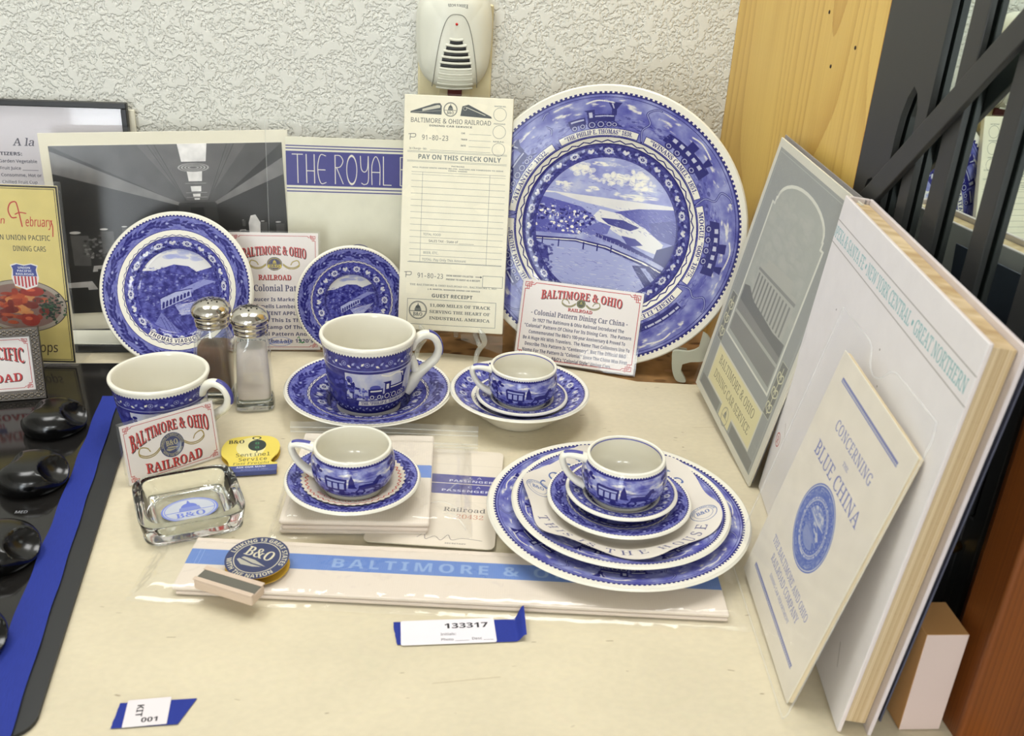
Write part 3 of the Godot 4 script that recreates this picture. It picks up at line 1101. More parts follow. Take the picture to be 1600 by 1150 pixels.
func wood_image(w: int, h: int, pale: Color, dark: Color, lines: float, sd: int, knots := 0) -> Image:
	# boards with grain running up the picture
	var n := FastNoiseLite.new()
	n.seed = sd
	n.frequency = 0.0035
	n.fractal_octaves = 2
	var f := FastNoiseLite.new()
	f.seed = sd + 5
	f.frequency = 0.09
	f.fractal_octaves = 3
	var im := canvas(w, h, pale)
	var kn := []
	for k in knots:
		kn.append(Vector2(RNG.randf() * w, RNG.randf() * h))
	for y in h:
		for x in w:
			var bend := n.get_noise_2d(x * 1.4, y * 0.32) * 5.0
			var r := x / float(w) * lines + bend * lines / 26.0
			var late := pow(fposmod(r, 1.0), 3.0)
			var wide := 0.5 + 0.5 * n.get_noise_2d(x * 0.8 + 400.0, y * 0.06)
			var fine := f.get_noise_2d(x * 3.0, y * 0.07)
			var t := late * (0.25 + 0.5 * wide) + fine * 0.16 + (wide - 0.5) * 0.35 + 0.22
			im.set_pixel(x, y, pale.lerp(dark, clampf(t, 0, 1)))
	for p in kn:
		ring(im, p, 3, 5, 0.0, dark.darkened(0.6))
		L(im, p, p + Vector2(1, 12), 1.5, Color(dark.darkened(0.5), 0.7))
	return im

func materials():
	M.china = mat(CH_WHITE, 0.14, 0.5)
	M.wall = mat(Color(0.875, 0.875, 0.84), 0.85, 0.3)
	M.wall.heightmap_enabled = true
	M.wall.heightmap_texture = plaster_height()
	M.wall.heightmap_scale = 0.19
	M.wall.uv1_triplanar = true
	M.wall.uv1_world_triplanar = true
	M.wall.uv1_scale = Vector3(2.6, 2.6, 2.6)
	M.room = mat(Color(0.86, 0.85, 0.825), 0.9, 0.2)
	M.ceiling = mat(Color(0.9, 0.89, 0.86), 0.9, 0.2)
	M.carpet = mat(Color(0.45, 0.43, 0.41), 0.95, 0.1)
	M.pine = printed(wood_image(512, 640, Color(0.89, 0.76, 0.42), Color(0.75, 0.58, 0.27), 15.0, 2, 0), 0.42, 0.5)
	M.brown = printed(wood_image(256, 512, Color(0.52, 0.29, 0.11), Color(0.34, 0.17, 0.06), 11.0, 6), 0.38, 0.5)
	M.edge_wood = mat(Color(0.68, 0.43, 0.2), 0.5, 0.5)
	M.black_wood = mat(Color(0.2, 0.2, 0.195), 0.45, 0.5)
	M.mirror = mat(Color(0.86, 0.9, 0.88), 0.015, 0.5, 1.0)
	M.black_glass = mat(Color(0.12, 0.115, 0.11), 0.1, 0.5)
	M.black_trim = mat(Color(0.13, 0.135, 0.14), 0.55, 0.5)
	M.knob = mat(Color(0.022, 0.022, 0.024), 0.2, 0.5)
	M.paper = mat(Color(0.9, 0.88, 0.85), 0.75, 0.3)
	M.cream_paper = mat(Color(0.885, 0.865, 0.785), 0.75, 0.3)
	M.sleeve = clear(0.02, 0.1)
	M.sleeve.metallic_specular = 0.2
	M.pages = mat(Color(0.83, 0.76, 0.62), 0.85, 0.2)
	M.black = mat(Color(0.04, 0.04, 0.045), 0.4, 0.5)
	M.acrylic = clear(0.03, 0.05)
	M.acrylic.metallic_specular = 0.35
	M.film = clear(0.015, 0.18)
	M.film.metallic_specular = 0.12
	M.film_cloudy = clear(0.10, 0.2)
	M.film_cloudy.metallic_specular = 0.25
	M.bag = clear(0.03, 0.1)
	M.frosted = mat(Color(0.78, 0.79, 0.72, 0.62), 0.35, 0.5)
	M.frosted.transparency = BaseMaterial3D.TRANSPARENCY_ALPHA
	M.clear_easel = clear(0.2, 0.12, Color(0.9, 0.92, 0.88))
	M.glass = glass(Color(0.985, 1.0, 0.99))
	M.jar = clear(0.05, 0.03, Color(0.85, 0.95, 0.9))
	M.chrome = mat(Color(0.82, 0.8, 0.76), 0.14, 0.5, 1.0)
	M.brass = mat(Color(0.75, 0.58, 0.28), 0.25, 0.5, 1.0)
	M.steel_dull = mat(Color(0.5, 0.47, 0.42), 0.4, 0.5, 0.9)
	M.pewter = mat(Color(0.3, 0.28, 0.26), 0.35, 0.5, 0.85)
	var tp := canvas(256, 256, Color(0.165, 0.22, 0.56))
	grain(tp, 0.12, 0.15, 2)
	M.tape = printed(tp, 0.7, 0.3)
	M.plastic = mat(Color(0.85, 0.85, 0.79), 0.38, 0.5)
	M.ivory = mat(Color(0.86, 0.82, 0.66), 0.45, 0.5)
	M.lamp_frame = mat(Color(0.85, 0.85, 0.85), 0.5, 0.5)
	var g := StandardMaterial3D.new()
	g.albedo_color = Color(0.9, 0.9, 0.9)
	g.emission_enabled = true
	g.emission = Color(1.0, 0.95, 0.86)
	g.emission_energy_multiplier = 3.0
	M.glow = g

# ------------------------------------------------------------------ the room and the shelf
func ceiling_lamp(x: float, z: float, energy: float, label: String):
	var t := thing("ceiling_lamp", label, "lamp", Vector3(x, 1.5, z), Basis.IDENTITY, "square ceiling lamps")
	var s := surf()
	for k in 4:
		var b := Basis(Vector3.UP, PI / 2 * k)
		box_into(s, Vector3(0.6, 0.03, 0.03), b * Vector3(0, -0.015, 0.285), b)
	part(t, "frame", arrays_mesh([s]), M.lamp_frame)
	part(t, "diffuser", rbox(Vector3(0.54, 0.006, 0.54), 0.002, "y"), M.glow, Vector3(0, -0.01, 0))
	var l := AreaLight3D.new()
	l.name = "lamp_light"
	l.area_size = Vector2(0.54, 0.54)
	l.light_energy = energy
	l.light_color = Color(0.975, 0.988, 1.0)
	l.area_range = 8.0
	l.area_attenuation = 2.0
	l.shadow_enabled = true
	l.position = Vector3(0, -0.02, 0)
	l.rotation = Vector3(-PI / 2, 0, 0)
	t.add_child(l)

func room():
	var lo := -0.9
	var hi := 1.5
	structure("wall_back", rbox(Vector3(4.6, hi - lo, 0.1), 0.0), M.wall, Vector3(0, (lo + hi) / 2, WALL_Z - 0.05))
	structure("wall_front", rbox(Vector3(4.6, hi - lo, 0.1), 0.0), M.room, Vector3(0, (lo + hi) / 2, 4.05))
	structure("wall_left", rbox(Vector3(0.1, hi - lo, 4.4), 0.0), M.room, Vector3(-2.25, (lo + hi) / 2, 1.95))
	structure("wall_right", rbox(Vector3(0.1, hi - lo, 4.4), 0.0), M.room, Vector3(2.25, (lo + hi) / 2, 1.95))
	structure("floor", rbox(Vector3(4.7, 0.1, 4.5), 0.0), M.carpet, Vector3(0, lo - 0.05, 1.95))
	structure("ceiling", rbox(Vector3(4.7, 0.1, 4.5), 0.0), M.ceiling, Vector3(0, hi + 0.05, 1.95))

	# glazed door in the far wall: the daylight that falls on everything facing the room
	var d := structure("door_1", rbox(Vector3(0.94, 2.2, 0.05), 0.004), M.lamp_frame, Vector3(-1.2, 0.22, 3.985))
	var sky := StandardMaterial3D.new()
	sky.albedo_color = Color(0.9, 0.9, 0.9)
	sky.emission_enabled = true
	sky.emission = Color(0.94, 0.975, 1.0)
	sky.emission_energy_multiplier = 2.5
	part(d, "pane", rbox(Vector3(0.78, 1.96, 0.004), 0.001), sky, Vector3(0, 0.03, -0.026))
	part(d, "handle", rbox(Vector3(0.02, 0.14, 0.03), 0.004), M.steel_dull, Vector3(0.43, -0.1, -0.04))
	var l := AreaLight3D.new()
	l.name = "door_light"
	l.area_size = Vector2(0.78, 1.96)
	l.light_energy = 4.0
	l.light_color = Color(0.94, 0.975, 1.0)
	l.area_range = 9.0
	l.area_attenuation = 2.0
	l.shadow_enabled = true
	l.position = Vector3(0, 0.03, -0.032)
	d.add_child(l)

func shelf():
	var t := thing("display_shelf", "cream painted shelf top with bare dirty wood along the plaster wall", "shelf", Vector3.ZERO)
	# painted top: scuffs, small dark flecks, hairs and stains
	var im := canvas(1600, 1100, Color(0.83, 0.785, 0.675))
	grain(im, 0.05, 0.006, 41)
	grain(im, 0.035, 0.09, 42)
	for k in 260:
		var p := Vector2(RNG.randf() * 1600, RNG.randf() * 1100)
		var l := RNG.randf_range(0.5, 1.0)
		L(im, p, p + Vector2(RNG.randf_range(-6, 6), RNG.randf_range(-2, 2)) * l, RNG.randf_range(0.8, 1.8), Color(0.35, 0.27, 0.17, RNG.randf_range(0.15, 0.6)))
	for k in 18:
		var p := Vector2(RNG.randf() * 1600, RNG.randf() * 1100)
		L(im, p, p + Vector2(RNG.randf_range(20, 70), RNG.randf_range(-6, 6)), 1.4, Color(0.6, 0.52, 0.38, 0.35))
	for k in 90:
		# crumbs and grime gathered at the painted edge
		var p := Vector2(RNG.randf_range(900, 1600), absf(RNG.randfn(0, 14)))
		L(im, p, p + Vector2(RNG.randf_range(-6, 6), RNG.randf_range(-2, 2)), RNG.randf_range(1.0, 3.0), Color(0.35, 0.25, 0.12, RNG.randf_range(0.2, 0.7)))
	# the paint stops short of the wall in an uneven line
	var edge := PackedVector2Array([Vector2(-1.0, -0.57), Vector2(0.388, -0.57), Vector2(0.388, -0.0605), Vector2(0.33, -0.059), Vector2(0.27, -0.051), Vector2(0.187, -0.011), Vector2(0.107, 0.0137), Vector2(0.06, 0.0247), Vector2(-0.05, 0.026), Vector2(-0.12, 0.0295), Vector2(-0.24, 0.034), Vector2(-1.0, 0.05)])
	part(t, "painted_top", prism(edge, 0.02, Rect2(-1.0, -0.57, 1.388, 0.62)), [printed(im, 0.5, 0.45), mat(Color(0.83, 0.785, 0.675), 0.5)], Vector3.ZERO, Basis(Vector3.RIGHT, -PI / 2))
	var raw := canvas(1024, 128, Color(0.56, 0.42, 0.27))
	grain(raw, 0.45, 0.03, 5)
	for k in 420:
		var p := Vector2(RNG.randf() * 1024, RNG.randf() * 128)
		ring(raw, p, RNG.randf_range(1, 7), RNG.randf_range(1, 3), 0.0, Color(Color(0.2, 0.12, 0.06) if k % 3 else Color(0.75, 0.55, 0.42), RNG.randf_range(0.2, 0.6)))
	part(t, "bare_back_strip", rbox(Vector3(1.39, 0.0185, 0.201), 0.0005, "y"), [printed(raw, 0.8, 0.3), M.edge_wood], Vector3(-0.306, -0.0105, -0.0388), Basis.IDENTITY, "bare brown wood strip speckled with grime")
	part(t, "front_edge", rbox(Vector3(1.388, 0.04, 0.018), 0.002), M.edge_wood, Vector3(-0.306, -0.0205, 0.5795))
	part(t, "bracket", rbox(Vector3(0.04, 0.86, 0.4), 0.004), M.edge_wood, Vector3(-0.7, -0.455, 0.15))
	part(t, "bracket", rbox(Vector3(0.04, 0.86, 0.4), 0.004), M.edge_wood, Vector3(0.3, -0.455, 0.15))

func side_frame(t: Node3D):
	# local x = distance along the side from the plaster wall, y up, z = out of the side towards the shelf
	var d := Vector3(0.378 - 0.392, 0, 0.56 + 0.14).normalized()
	t.transform = Transform3D(Basis(d, Vector3.UP, d.cross(Vector3.UP)), Vector3(0.392, 0, WALL_Z))

func side_panel():
	var t := thing("side_panel", "varnished knotty pine board closing the shelf end beside the plaster wall", "wood panel")
	side_frame(t)
	part(t, "board", rbox(Vector3(0.365, 0.9, 0.02), 0.0008), [M.pine, M.edge_wood], Vector3(0.1825, 0.43, -0.01))
	for p in [[0.252, 0.395], [0.318, 0.373], [0.276, 0.352]]:
		part(t, "nail_hole", lathed([Vector2(0.0, 0.0006), Vector2(0.0016, 0.0004), Vector2(0.0018, 0.0)], 10), mat(Color(0.2, 0.13, 0.06), 0.8), Vector3(p[0], p[1], 0.0), Basis(Vector3.RIGHT, PI / 2))
	var b := thing("corner_post", "dark reddish brown wooden post at the open end of the shelf", "post")
	side_frame(b)
	part(b, "inner_board", rbox(Vector3(0.03, 0.9, 0.03), 0.001), M.brown, Vector3(0.66, 0.43, -0.016))
	part(b, "front_stile", rbox(Vector3(0.032, 0.9, 0.05), 0.003), M.brown, Vector3(0.6915, 0.43, -0.003))

func grille():
	var t := thing("black_grille", "black wooden grille with pointed slots and diagonal bar over a mirror", "grille")
	side_frame(t)
	var c := CSGCombiner3D.new()
	c.name = "stile"
	t.add_child(c)
	var slab := CSGPolygon3D.new()
	slab.polygon = PackedVector2Array([Vector2(0.366, 0.004), Vector2(0.4555, 0.004), Vector2(0.4555, 0.9), Vector2(0.366, 0.9)])
	slab.depth = 0.005
	slab.material = M.black_wood
	slab.name = "slab"
	c.add_child(slab)
	for cut in [[Vector2(0.4168, 0.02), Vector2(0.4168, 0.318), Vector2(0.4185, 0.336), Vector2(0.423, 0.351), Vector2(0.4291, 0.36), Vector2(0.4355, 0.356), Vector2(0.4405, 0.346), Vector2(0.4416, 0.333), Vector2(0.4416, 0.02)], [Vector2(0.3857, 0.02), Vector2(0.3857, 0.275), Vector2(0.3878, 0.28), Vector2(0.3935, 0.283), Vector2(0.399, 0.28), Vector2(0.402, 0.273), Vector2(0.402, 0.02)]]:
		var h := CSGPolygon3D.new()
		h.polygon = PackedVector2Array(cut)
		h.depth = 0.05
		h.position.z = 0.02
		h.operation = CSGShape3D.OPERATION_SUBTRACTION
		h.material = M.black_wood
		h.name = "slot"
		c.add_child(h, true)
	for b in [[0.482, 0.5015], [0.546, 0.5635], [0.606, 0.624]]:
		part(t, "bar", rbox(Vector3(b[1] - b[0], 0.896, 0.005), 0.001), M.black_wood, Vector3((b[0] + b[1]) / 2, 0.452, -0.0026))
	part(t, "end_stile", rbox(Vector3(0.012, 0.896, 0.005), 0.001), M.black_wood, Vector3(0.6365, 0.452, -0.0026))
	part(t, "top_rail", rbox(Vector3(0.18, 0.06, 0.004), 0.001), M.black_wood, Vector3(0.5465, 0.87, -0.0028))
	part(t, "bottom_rail", rbox(Vector3(0.18, 0.11, 0.004), 0.001), M.black_wood, Vector3(0.5465, 0.06, -0.0028))
	var a := Vector2(0.381, 0.2475)
	var b2 := Vector2(0.636, 0.501)
	var dd := (b2 - a)
	part(t, "diagonal_bar", rbox(Vector3(dd.length(), 0.0185, 0.005), 0.001), M.black_wood, Vector3((a.x + b2.x) / 2, (a.y + b2.y) / 2, 0.0027), Basis(Vector3.BACK, dd.angle()))
	part(t, "mirror", rbox(Vector3(0.274, 0.894, 0.004), 0.0004), M.mirror, Vector3(0.504, 0.452, -0.0085), Basis.IDENTITY, "mirror glass behind the black bars")
	part(t, "knob", lathed([Vector2(0, 0.012), Vector2(0.004, 0.0112), Vector2(0.0055, 0.008), Vector2(0.0045, 0.004), Vector2(0.003, 0.0)], 20), M.brass, Vector3(0.626, 0.0916, 0.0), Basis(Vector3.RIGHT, PI / 2), "small round brass knob")

func hob():
	var t := thing("cooktop", "black glass cooktop with round knobs beside the cream shelf", "cooktop", Vector3(0, 0.0005, 0))
	# right edge runs from (-0.256, 0.0) to (-0.213, 0.525)
	var out := PackedVector2Array()
	var e0 := Vector2(-0.256, -0.008)
	var e1 := Vector2(-0.2135, -0.512)
	for k in 7:
		var a := PI / 2 * k / 6.0
		out.append(Vector2(e1.x - 0.016 + 0.016 * sin(PI / 2 - a), e1.y - 0.0 - 0.016 * sin(a)))
	out.append(Vector2(-0.95, -0.528))
	out.append(Vector2(-0.95, -0.008))
	out.append(e0)
	var up := Basis(Vector3.RIGHT, -PI / 2)
	part(t, "trim", prism(out, 0.0028), M.black_trim, Vector3(0, 0.0028, 0), up)
	var g := PackedVector2Array([Vector2(-0.277, -0.012), Vector2(-0.94, -0.012), Vector2(-0.94, -0.52), Vector2(-0.236, -0.52)])
	part(t, "glass_top", prism(g, 0.0012), M.black_glass, Vector3(0, 0.0041, 0), up)
	var white := mat(Color(0.62, 0.62, 0.64), 0.6)
	var spots := [[-0.3095, 0.1515, "LO"], [-0.2985, 0.2475, "MED"], [-0.289, 0.352, "HI"], [-0.279, 0.452, "MED"]]
	for k in 4:
		var p: Array = spots[k]
		var kn := CSGCombiner3D.new()
		kn.name = "knob"
		kn.position = Vector3(p[0], 0.0042, p[1])
		kn.rotation.y = [0.25, 0.15, 0.1, 0.1][k]
		t.add_child(kn, true)
		var body := CSGMesh3D.new()
		body.name = "body"
		body.mesh = lathed(smooth_profile([Vector2(0, 0.0235), Vector2(0.012, 0.0232), Vector2(0.02, 0.0215), Vector2(0.0262, 0.0165), Vector2(0.0285, 0.0095), Vector2(0.0272, 0.003), Vector2(0.024, 0.0004), Vector2(0.012, 0.0), Vector2(0, 0)], 3), 40)
		body.material = M.knob
		kn.add_child(body)
		for sx in [-1, 1]:
			var cut := CSGSphere3D.new()
			cut.name = "scoop"
			cut.radius = 0.021
			cut.radial_segments = 28
			cut.rings = 16
			cut.position = Vector3(0.0275 * sx, 0.0275, 0.011 * sx)
			cut.operation = CSGShape3D.OPERATION_SUBTRACTION
			cut.material = M.knob
			kn.add_child(cut, true)
		text_part(t, "marking", p[2], 0.0034, white, Vector3(p[0] + 0.004, 0.00425, p[1] + 0.044), up)
	part(t, "marking", rbox(Vector3(0.006, 0.0001, 0.0006), 0.0), white, Vector3(-0.262, 0.0042, 0.2), Basis(Vector3.UP, 0.5))
	part(t, "marking", rbox(Vector3(0.006, 0.0001, 0.0006), 0.0), white, Vector3(-0.25, 0.0042, 0.33), Basis(Vector3.UP, 0.2))
	# the long strip of tape over the edge of the glass
	var tp := thing("masking_tape", "long strip of blue masking tape along the cooktop edge", "tape", Vector3(0, 0.0047, 0))
	var f := func(u: float, v: float) -> Vector3:
		var z := lerpf(0.54, 0.088, v)
		var wob := 0.0006 * sin(v * 40.0)
		var xl := lerpf(-0.2475, -0.2845, v) + wob
		var xr := lerpf(-0.2225, -0.2675, v) + wob * 0.6
		var yy := 0.0004 + 0.0002 * sin(v * 60.0 + u * 3.0)
		return Vector3(lerpf(xl, xr, u), yy, z)
	part(tp, "strip", arrays_mesh([sheet(6, 60, f)]), M.tape)

# ------------------------------------------------------------------ flat things along the wall
func card_mesh(w: float, h: float, t: float, r := 0.0003) -> ArrayMesh:
	return rbox(Vector3(w, h, t), r, "z", 1)

func placard_base(w: int, h: int, inset := 0.03) -> Image:
	var im := canvas(w, h, Color(0.875, 0.85, 0.83))
	var red := Color(0.68, 0.13, 0.13)
	var m := inset * w
	var u := w * 0.016
	frame_px(im, Rect2(m, m, w - 2 * m, h - 2 * m), maxf(2.0, w * 0.006), red)
	for c in [[0, 0], [1, 0], [0, 1], [1, 1]]:
		var p := Vector2(m if c[0] == 0 else w - m, m if c[1] == 0 else h - m)
		var sx := 1.0 if c[0] == 0 else -1.0
		var sy := 1.0 if c[1] == 0 else -1.0
		im.fill_rect(Rect2i(int(p.x - (u if sx > 0 else u * 5.5)), int(p.y - (u if sy > 0 else u * 3.4)), int(u * 6.5), int(u * 4.4)), Color(0.875, 0.85, 0.83))
		fret(im, p, sx, sy, u, red, maxf(2.0, w * 0.006))
	return im

func red_title(im: Image, s: String, x: float, y: float, ch: float, w: float, arch: float, swell: float):
	T(im, s, x + ch * 0.09, y + ch * 0.09, ch, Color(0.16, 0.1, 0.1), "rb", w, 0, 0, arch, swell)
	T(im, s, x, y, ch, Color(0.74, 0.14, 0.14), "rb", w, 0, 0, arch, swell)

func wall_things():
	# cream double outlet behind the plug-in alarm
	var o := thing("wall_outlet", "cream wall outlet plate with red reset button under the plug-in device", "outlet", Vector3(0.0725, 0.309, WALL_Z))
	part(o, "cover_plate", rbox(Vector3(0.082, 0.118, 0.006), 0.002), M.ivory, Vector3(0, 0, 0.0035))
	part(o, "socket_face", rbox(Vector3(0.036, 0.07, 0.005), 0.001), M.ivory, Vector3(0, -0.02, 0.0075))
	part(o, "reset_button", rbox(Vector3(0.016, 0.009, 0.004), 0.001), mat(Color(0.36, 0.07, 0.05), 0.5), Vector3(0.0, -0.034, 0.011))
	# plug-in repeller with slotted speaker
	var d := thing("plug_in_repeller", "white plug-in device with red light and black slotted grille on the wall", "plug-in device", Vector3(0.0702, 0.3345, WALL_Z + 0.0125))
	var prof := func(p: Vector3) -> Vector3:
		var k := 1.0 - 0.10 * pow(clampf((0.01 - p.y) / 0.06, 0, 1.4), 2.0) - 0.05 * pow(clampf(p.y / 0.06, 0, 1.4), 2.0)
		var dome := 0.007 * (1.0 - pow(absf(p.x) / 0.042, 2.0)) + 0.005 * (1.0 - pow(absf(p.y) / 0.055, 2.0))
		return Vector3(p.x * k, p.y, p.z + (maxf(dome, 0.0) if p.z > 0.02 else 0.0))
	var ss := rbox_surfaces(Vector3(0.083, 0.108, 0.034), 0.0155, "none", 7)
	# refine the flat middle so that it can bulge
	var body := surf()
	var NU := 40
	var NV := 48
	var shell := func(u: float, v: float) -> Vector3:
		var a := (u - 0.5) * 2.0
		var b := (v - 0.5) * 2.0
		var ex := pow(pow(absf(a), 3.2) + pow(absf(b), 3.6), 1.0 / 3.4)
		var mx := maxf(absf(a), absf(b))
		var k := 1.0 if ex < 1e-6 else mx / ex
		var x := a * k * 0.0415
		var y := b * k * 0.054
		var z := 0.034 * pow(maxf(0.0, 1.0 - pow(mx, 5.0)), 0.42) + 0.006 * (1.0 - a * a)
		z = z if mx < 0.999 else 0.0
		x *= 1.0 - 0.10 * pow(clampf((0.012 - y) / 0.066, 0, 1.2), 2.0) - 0.06 * pow(clampf((y - 0.01) / 0.05, 0, 1.2), 2.0)
		return Vector3(x, y, z)
	part(d, "housing", arrays_mesh([sheet(NU, NV, shell)]), M.plastic)
	var back := surf()
	part(d, "back_plate", rbox(Vector3(0.06, 0.09, 0.0045), 0.002), M.plastic, Vector3(0, 0, 0.0))
	var zf := func(x: float, y: float) -> float:
		var b := clampf(y / 0.054, -1, 1)
		var a := clampf(x / 0.0415, -1, 1)
		return 0.034 * pow(maxf(0.0, 1.0 - pow(maxf(absf(b), absf(a)), 5.0)), 0.42) + 0.006 * (1.0 - a * a)
	# the seam of the front panel, an arch
	var arch := []
	for k in 41:
		var t := (k / 40.0 - 0.5) * 2.0
		var x := 0.0245 * signf(t) * pow(absf(t), 0.62)
		var y := 0.0262 - 0.076 * pow(absf(t), 1.9)
		arch.append(Vector3(x, y, zf.call(x, y) + 0.0001))
	part(d, "panel_seam", arrays_mesh([tube(arch, 0.00042, 6)]), mat(Color(0.5, 0.5, 0.46), 0.6))
	part(d, "indicator_light", lathed([Vector2(0, 0.0016), Vector2(0.0011, 0.0012), Vector2(0.0016, 0.0)], 14), mat(Color(0.72, 0.1, 0.08), 0.2), Vector3(0, 0.0165, zf.call(0.0, 0.0165) - 0.0002), Basis(Vector3.RIGHT, PI / 2))
	for k in 5:
		var y := -0.0015 - k * 0.006
		var w := [0.0135, 0.021, 0.0258, 0.0295, 0.0325][k] as float
		var bar := []
		for q in 9:
			var x := (q / 8.0 - 0.5) * w
			bar.append(Vector3(x, y - 0.0009 * (1.0 - pow(q / 4.0 - 1.0, 2.0)), zf.call(x, y) + 0.0001))
		part(d, "slot", arrays_mesh([tube(bar, 0.00165, 8, Vector3.BACK, true, 0.35)]), M.black)
		var rib := []
		for q in 9:
			var x := (q / 8.0 - 0.5) * (w + 0.0012)
			rib.append(Vector3(x, y + 0.003 - 0.0009 * (1.0 - pow(q / 4.0 - 1.0, 2.0)), zf.call(x, y) + 0.0002))
		part(d, "rib", arrays_mesh([tube(rib, 0.00135, 8, Vector3.BACK, true, 0.7)]), M.plastic)
	for k in 5:
		var y := -0.0285 - k * 0.0055
		var w := 0.034 + k * 0.0014
		var rib := []
		for q in 9:
			var x := (q / 8.0 - 0.5) * w
			rib.append(Vector3(x, y - 0.0012 * (1.0 - pow(q / 4.0 - 1.0, 2.0)), zf.call(x, y) + 0.0003))
		part(d, "rib", arrays_mesh([tube(rib, 0.0012, 8, Vector3.BACK, true, 1.0)]), M.plastic)
	text_part(d, "lettering", "Emerson", 0.0036, mat(Color(0.3, 0.3, 0.32), 0.6), Vector3(0.001, 0.0345, zf.call(0.0, 0.0345) + 0.0002), Basis(Vector3.BACK, PI), "r")

func back_row():
	# framed bill of fare at the far left
	var im := canvas(640, 760, Color(0.87, 0.85, 0.87))
	var ink := Color(0.16, 0.16, 0.24)
	T(im, "A la Carte", 292, 128, 25, ink, "r", 165, -1, 0, 0, 0, 0.22)
	T(im, "APPETIZERS:", 328, 168, 11, ink, "sb", 112, 1)
	var y := 193
	for s in ["Garden Vegetable", "Fruit Juice ________", "Consomme, Hot or", "Chilled Fruit Cup"]:
		T(im, s, 254, y, 10, ink, "s", 0, -1)
		y += 24
	T(im, "ENTREES:", 246, 294, 11, ink, "sb", 0, -1)
	T(im, "Ham and Eggs,", 268, 320, 10, ink, "s", 0, -1)
	var t := thing("framed_menu", "a la carte bill of fare in thin black frame against the plaster wall", "framed menu", Vector3(-0.4007, 0.0005, -0.118), lean_basis(0, 2))
	var w := 0.235
	var h := 0.2515
	part(t, "menu_sheet", card_mesh(w - 0.008, h - 0.008, 0.0012), [printed(im, 0.45), M.paper], Vector3(0, h / 2, 0.0))
	part(t, "glazing", card_mesh(w - 0.008, h - 0.008, 0.0012), M.acrylic, Vector3(0, h / 2, 0.0018))
	part(t, "frame_top", rbox(Vector3(w, 0.0062, 0.009), 0.001), M.black, Vector3(0, h - 0.0031, 0.0))
	part(t, "frame_bottom", rbox(Vector3(w, 0.0062, 0.009), 0.001), M.black, Vector3(0, 0.0031, 0.0))
	part(t, "frame_side", rbox(Vector3(0.0062, h - 0.0126, 0.009), 0.001), M.black, Vector3(w / 2 - 0.0031, h / 2, 0.0))
	part(t, "frame_side", rbox(Vector3(0.0062, h - 0.0126, 0.009), 0.001), M.black, Vector3(-w / 2 + 0.0031, h / 2, 0.0))
	part(t, "backing", rbox(Vector3(w + 0.008, h - 0.008, 0.003), 0.001), M.cream_paper, Vector3(0.002, h / 2 - 0.004, -0.0065))

	# photograph of a dining car, in its card mount and sleeve
	var ph := dining_photo()
	var p := thing("dining_car_photo", "black and white photograph of a dining car interior in pale mount", "photograph", Vector3(-0.2335, 0.0105, -0.079), lean_basis(4, 7.4, 1.6))
	part(p, "mount", card_mesh(0.2585, 0.218, 0.0015), M.cream_paper, Vector3(0, 0.109, 0))
	part(p, "print", card_mesh(0.2425, 0.1845, 0.0006), [ph, M.paper], Vector3(0.001, 0.1125, 0.0012))
	part(p, "sleeve", arrays_mesh([sheet(14, 12, func(u, v): return Vector3((u - 0.5) * 0.262, v * 0.223, 0.0026 + 0.0012 * sin(u * 9.0 + v * 4.0) * sin(v * 7.0)))]), M.film)
	# ledge under it
	var l := thing("wooden_ledge", "white painted ledge strip behind the cooktop below the photograph", "ledge", Vector3(-0.305, 0.0005, -0.05))
	part(l, "rail", rbox(Vector3(0.14, 0.0085, 0.05), 0.001), M.black_trim, Vector3(0, 0.0043, 0.0))
	part(l, "white_lip", rbox(Vector3(0.14, 0.0012, 0.038), 0.0005), mat(Color(0.86, 0.86, 0.8), 0.4), Vector3(0, 0.0092, 0.004))

	# blue-banded menu cover in a clear sleeve
	var rm := royal_cover()
	var r := thing("blue_band_menu", "cream menu cover with broad blue lettered band in clear sleeve", "menu", Vector3(-0.0362, 0.0005, -0.075), lean_basis(-2, 6.5))
	part(r, "cover", card_mesh(0.1572, 0.2265, 0.0012), [rm, M.cream_paper], Vector3(0, 0.1133, 0))
	part(r, "sleeve", arrays_mesh([sheet(10, 14, func(u, v): return Vector3(-0.0995 + u * 0.181, v * 0.2435, 0.0016 + 0.001 * sin(u * 8.0 + v * 6.0)))]), M.film)
	var rimp := [Vector3(-0.0995, 0.0, 0.002), Vector3(-0.0995, 0.2435, 0.002), Vector3(0.0815, 0.2435, 0.002)]
	part(r, "sleeve_edge", arrays_mesh([tube(rimp, 0.0006, 6)]), M.film_cloudy)

	# story placard standing behind the salt shaker
	var cl := thing("story_card", "white placard about the colonial pattern saucer standing behind the glass shakers", "placard", Vector3(-0.1262, 0.0006, -0.0285), lean_basis(0, 12))
	part(cl, "printed_card", card_mesh(0.0955, 0.131, 0.0008), [colonial_left(), M.paper], Vector3(0, 0.0672, 0))
	part(cl, "holder", card_mesh(0.1, 0.1345, 0.004), M.acrylic, Vector3(0, 0.0673, 0.0), Basis.IDENTITY, "clear acrylic holder")

	# yellow dining car card in an acrylic stand, at the left edge
	var up := thing("yellow_menu_card", "yellow dining car advert card with meat platter in clear acrylic stand", "advert card", Vector3(-0.3908, 0.0046, 0.0127), lean_basis(-3, 6.4))
	part(up, "printed_card", card_mesh(0.1245, 0.1855, 0.0008), [yellow_card(), M.paper], Vector3(0, 0.0955, 0))
	part(up, "holder", card_mesh(0.13, 0.192, 0.0044), M.acrylic, Vector3(0, 0.0962, 0.0), Basis.IDENTITY, "clear acrylic stand")
	part(up, "foot", rbox(Vector3(0.13, 0.003, 0.05), 0.001), M.acrylic, Vector3(0, 0.0015, -0.0275))

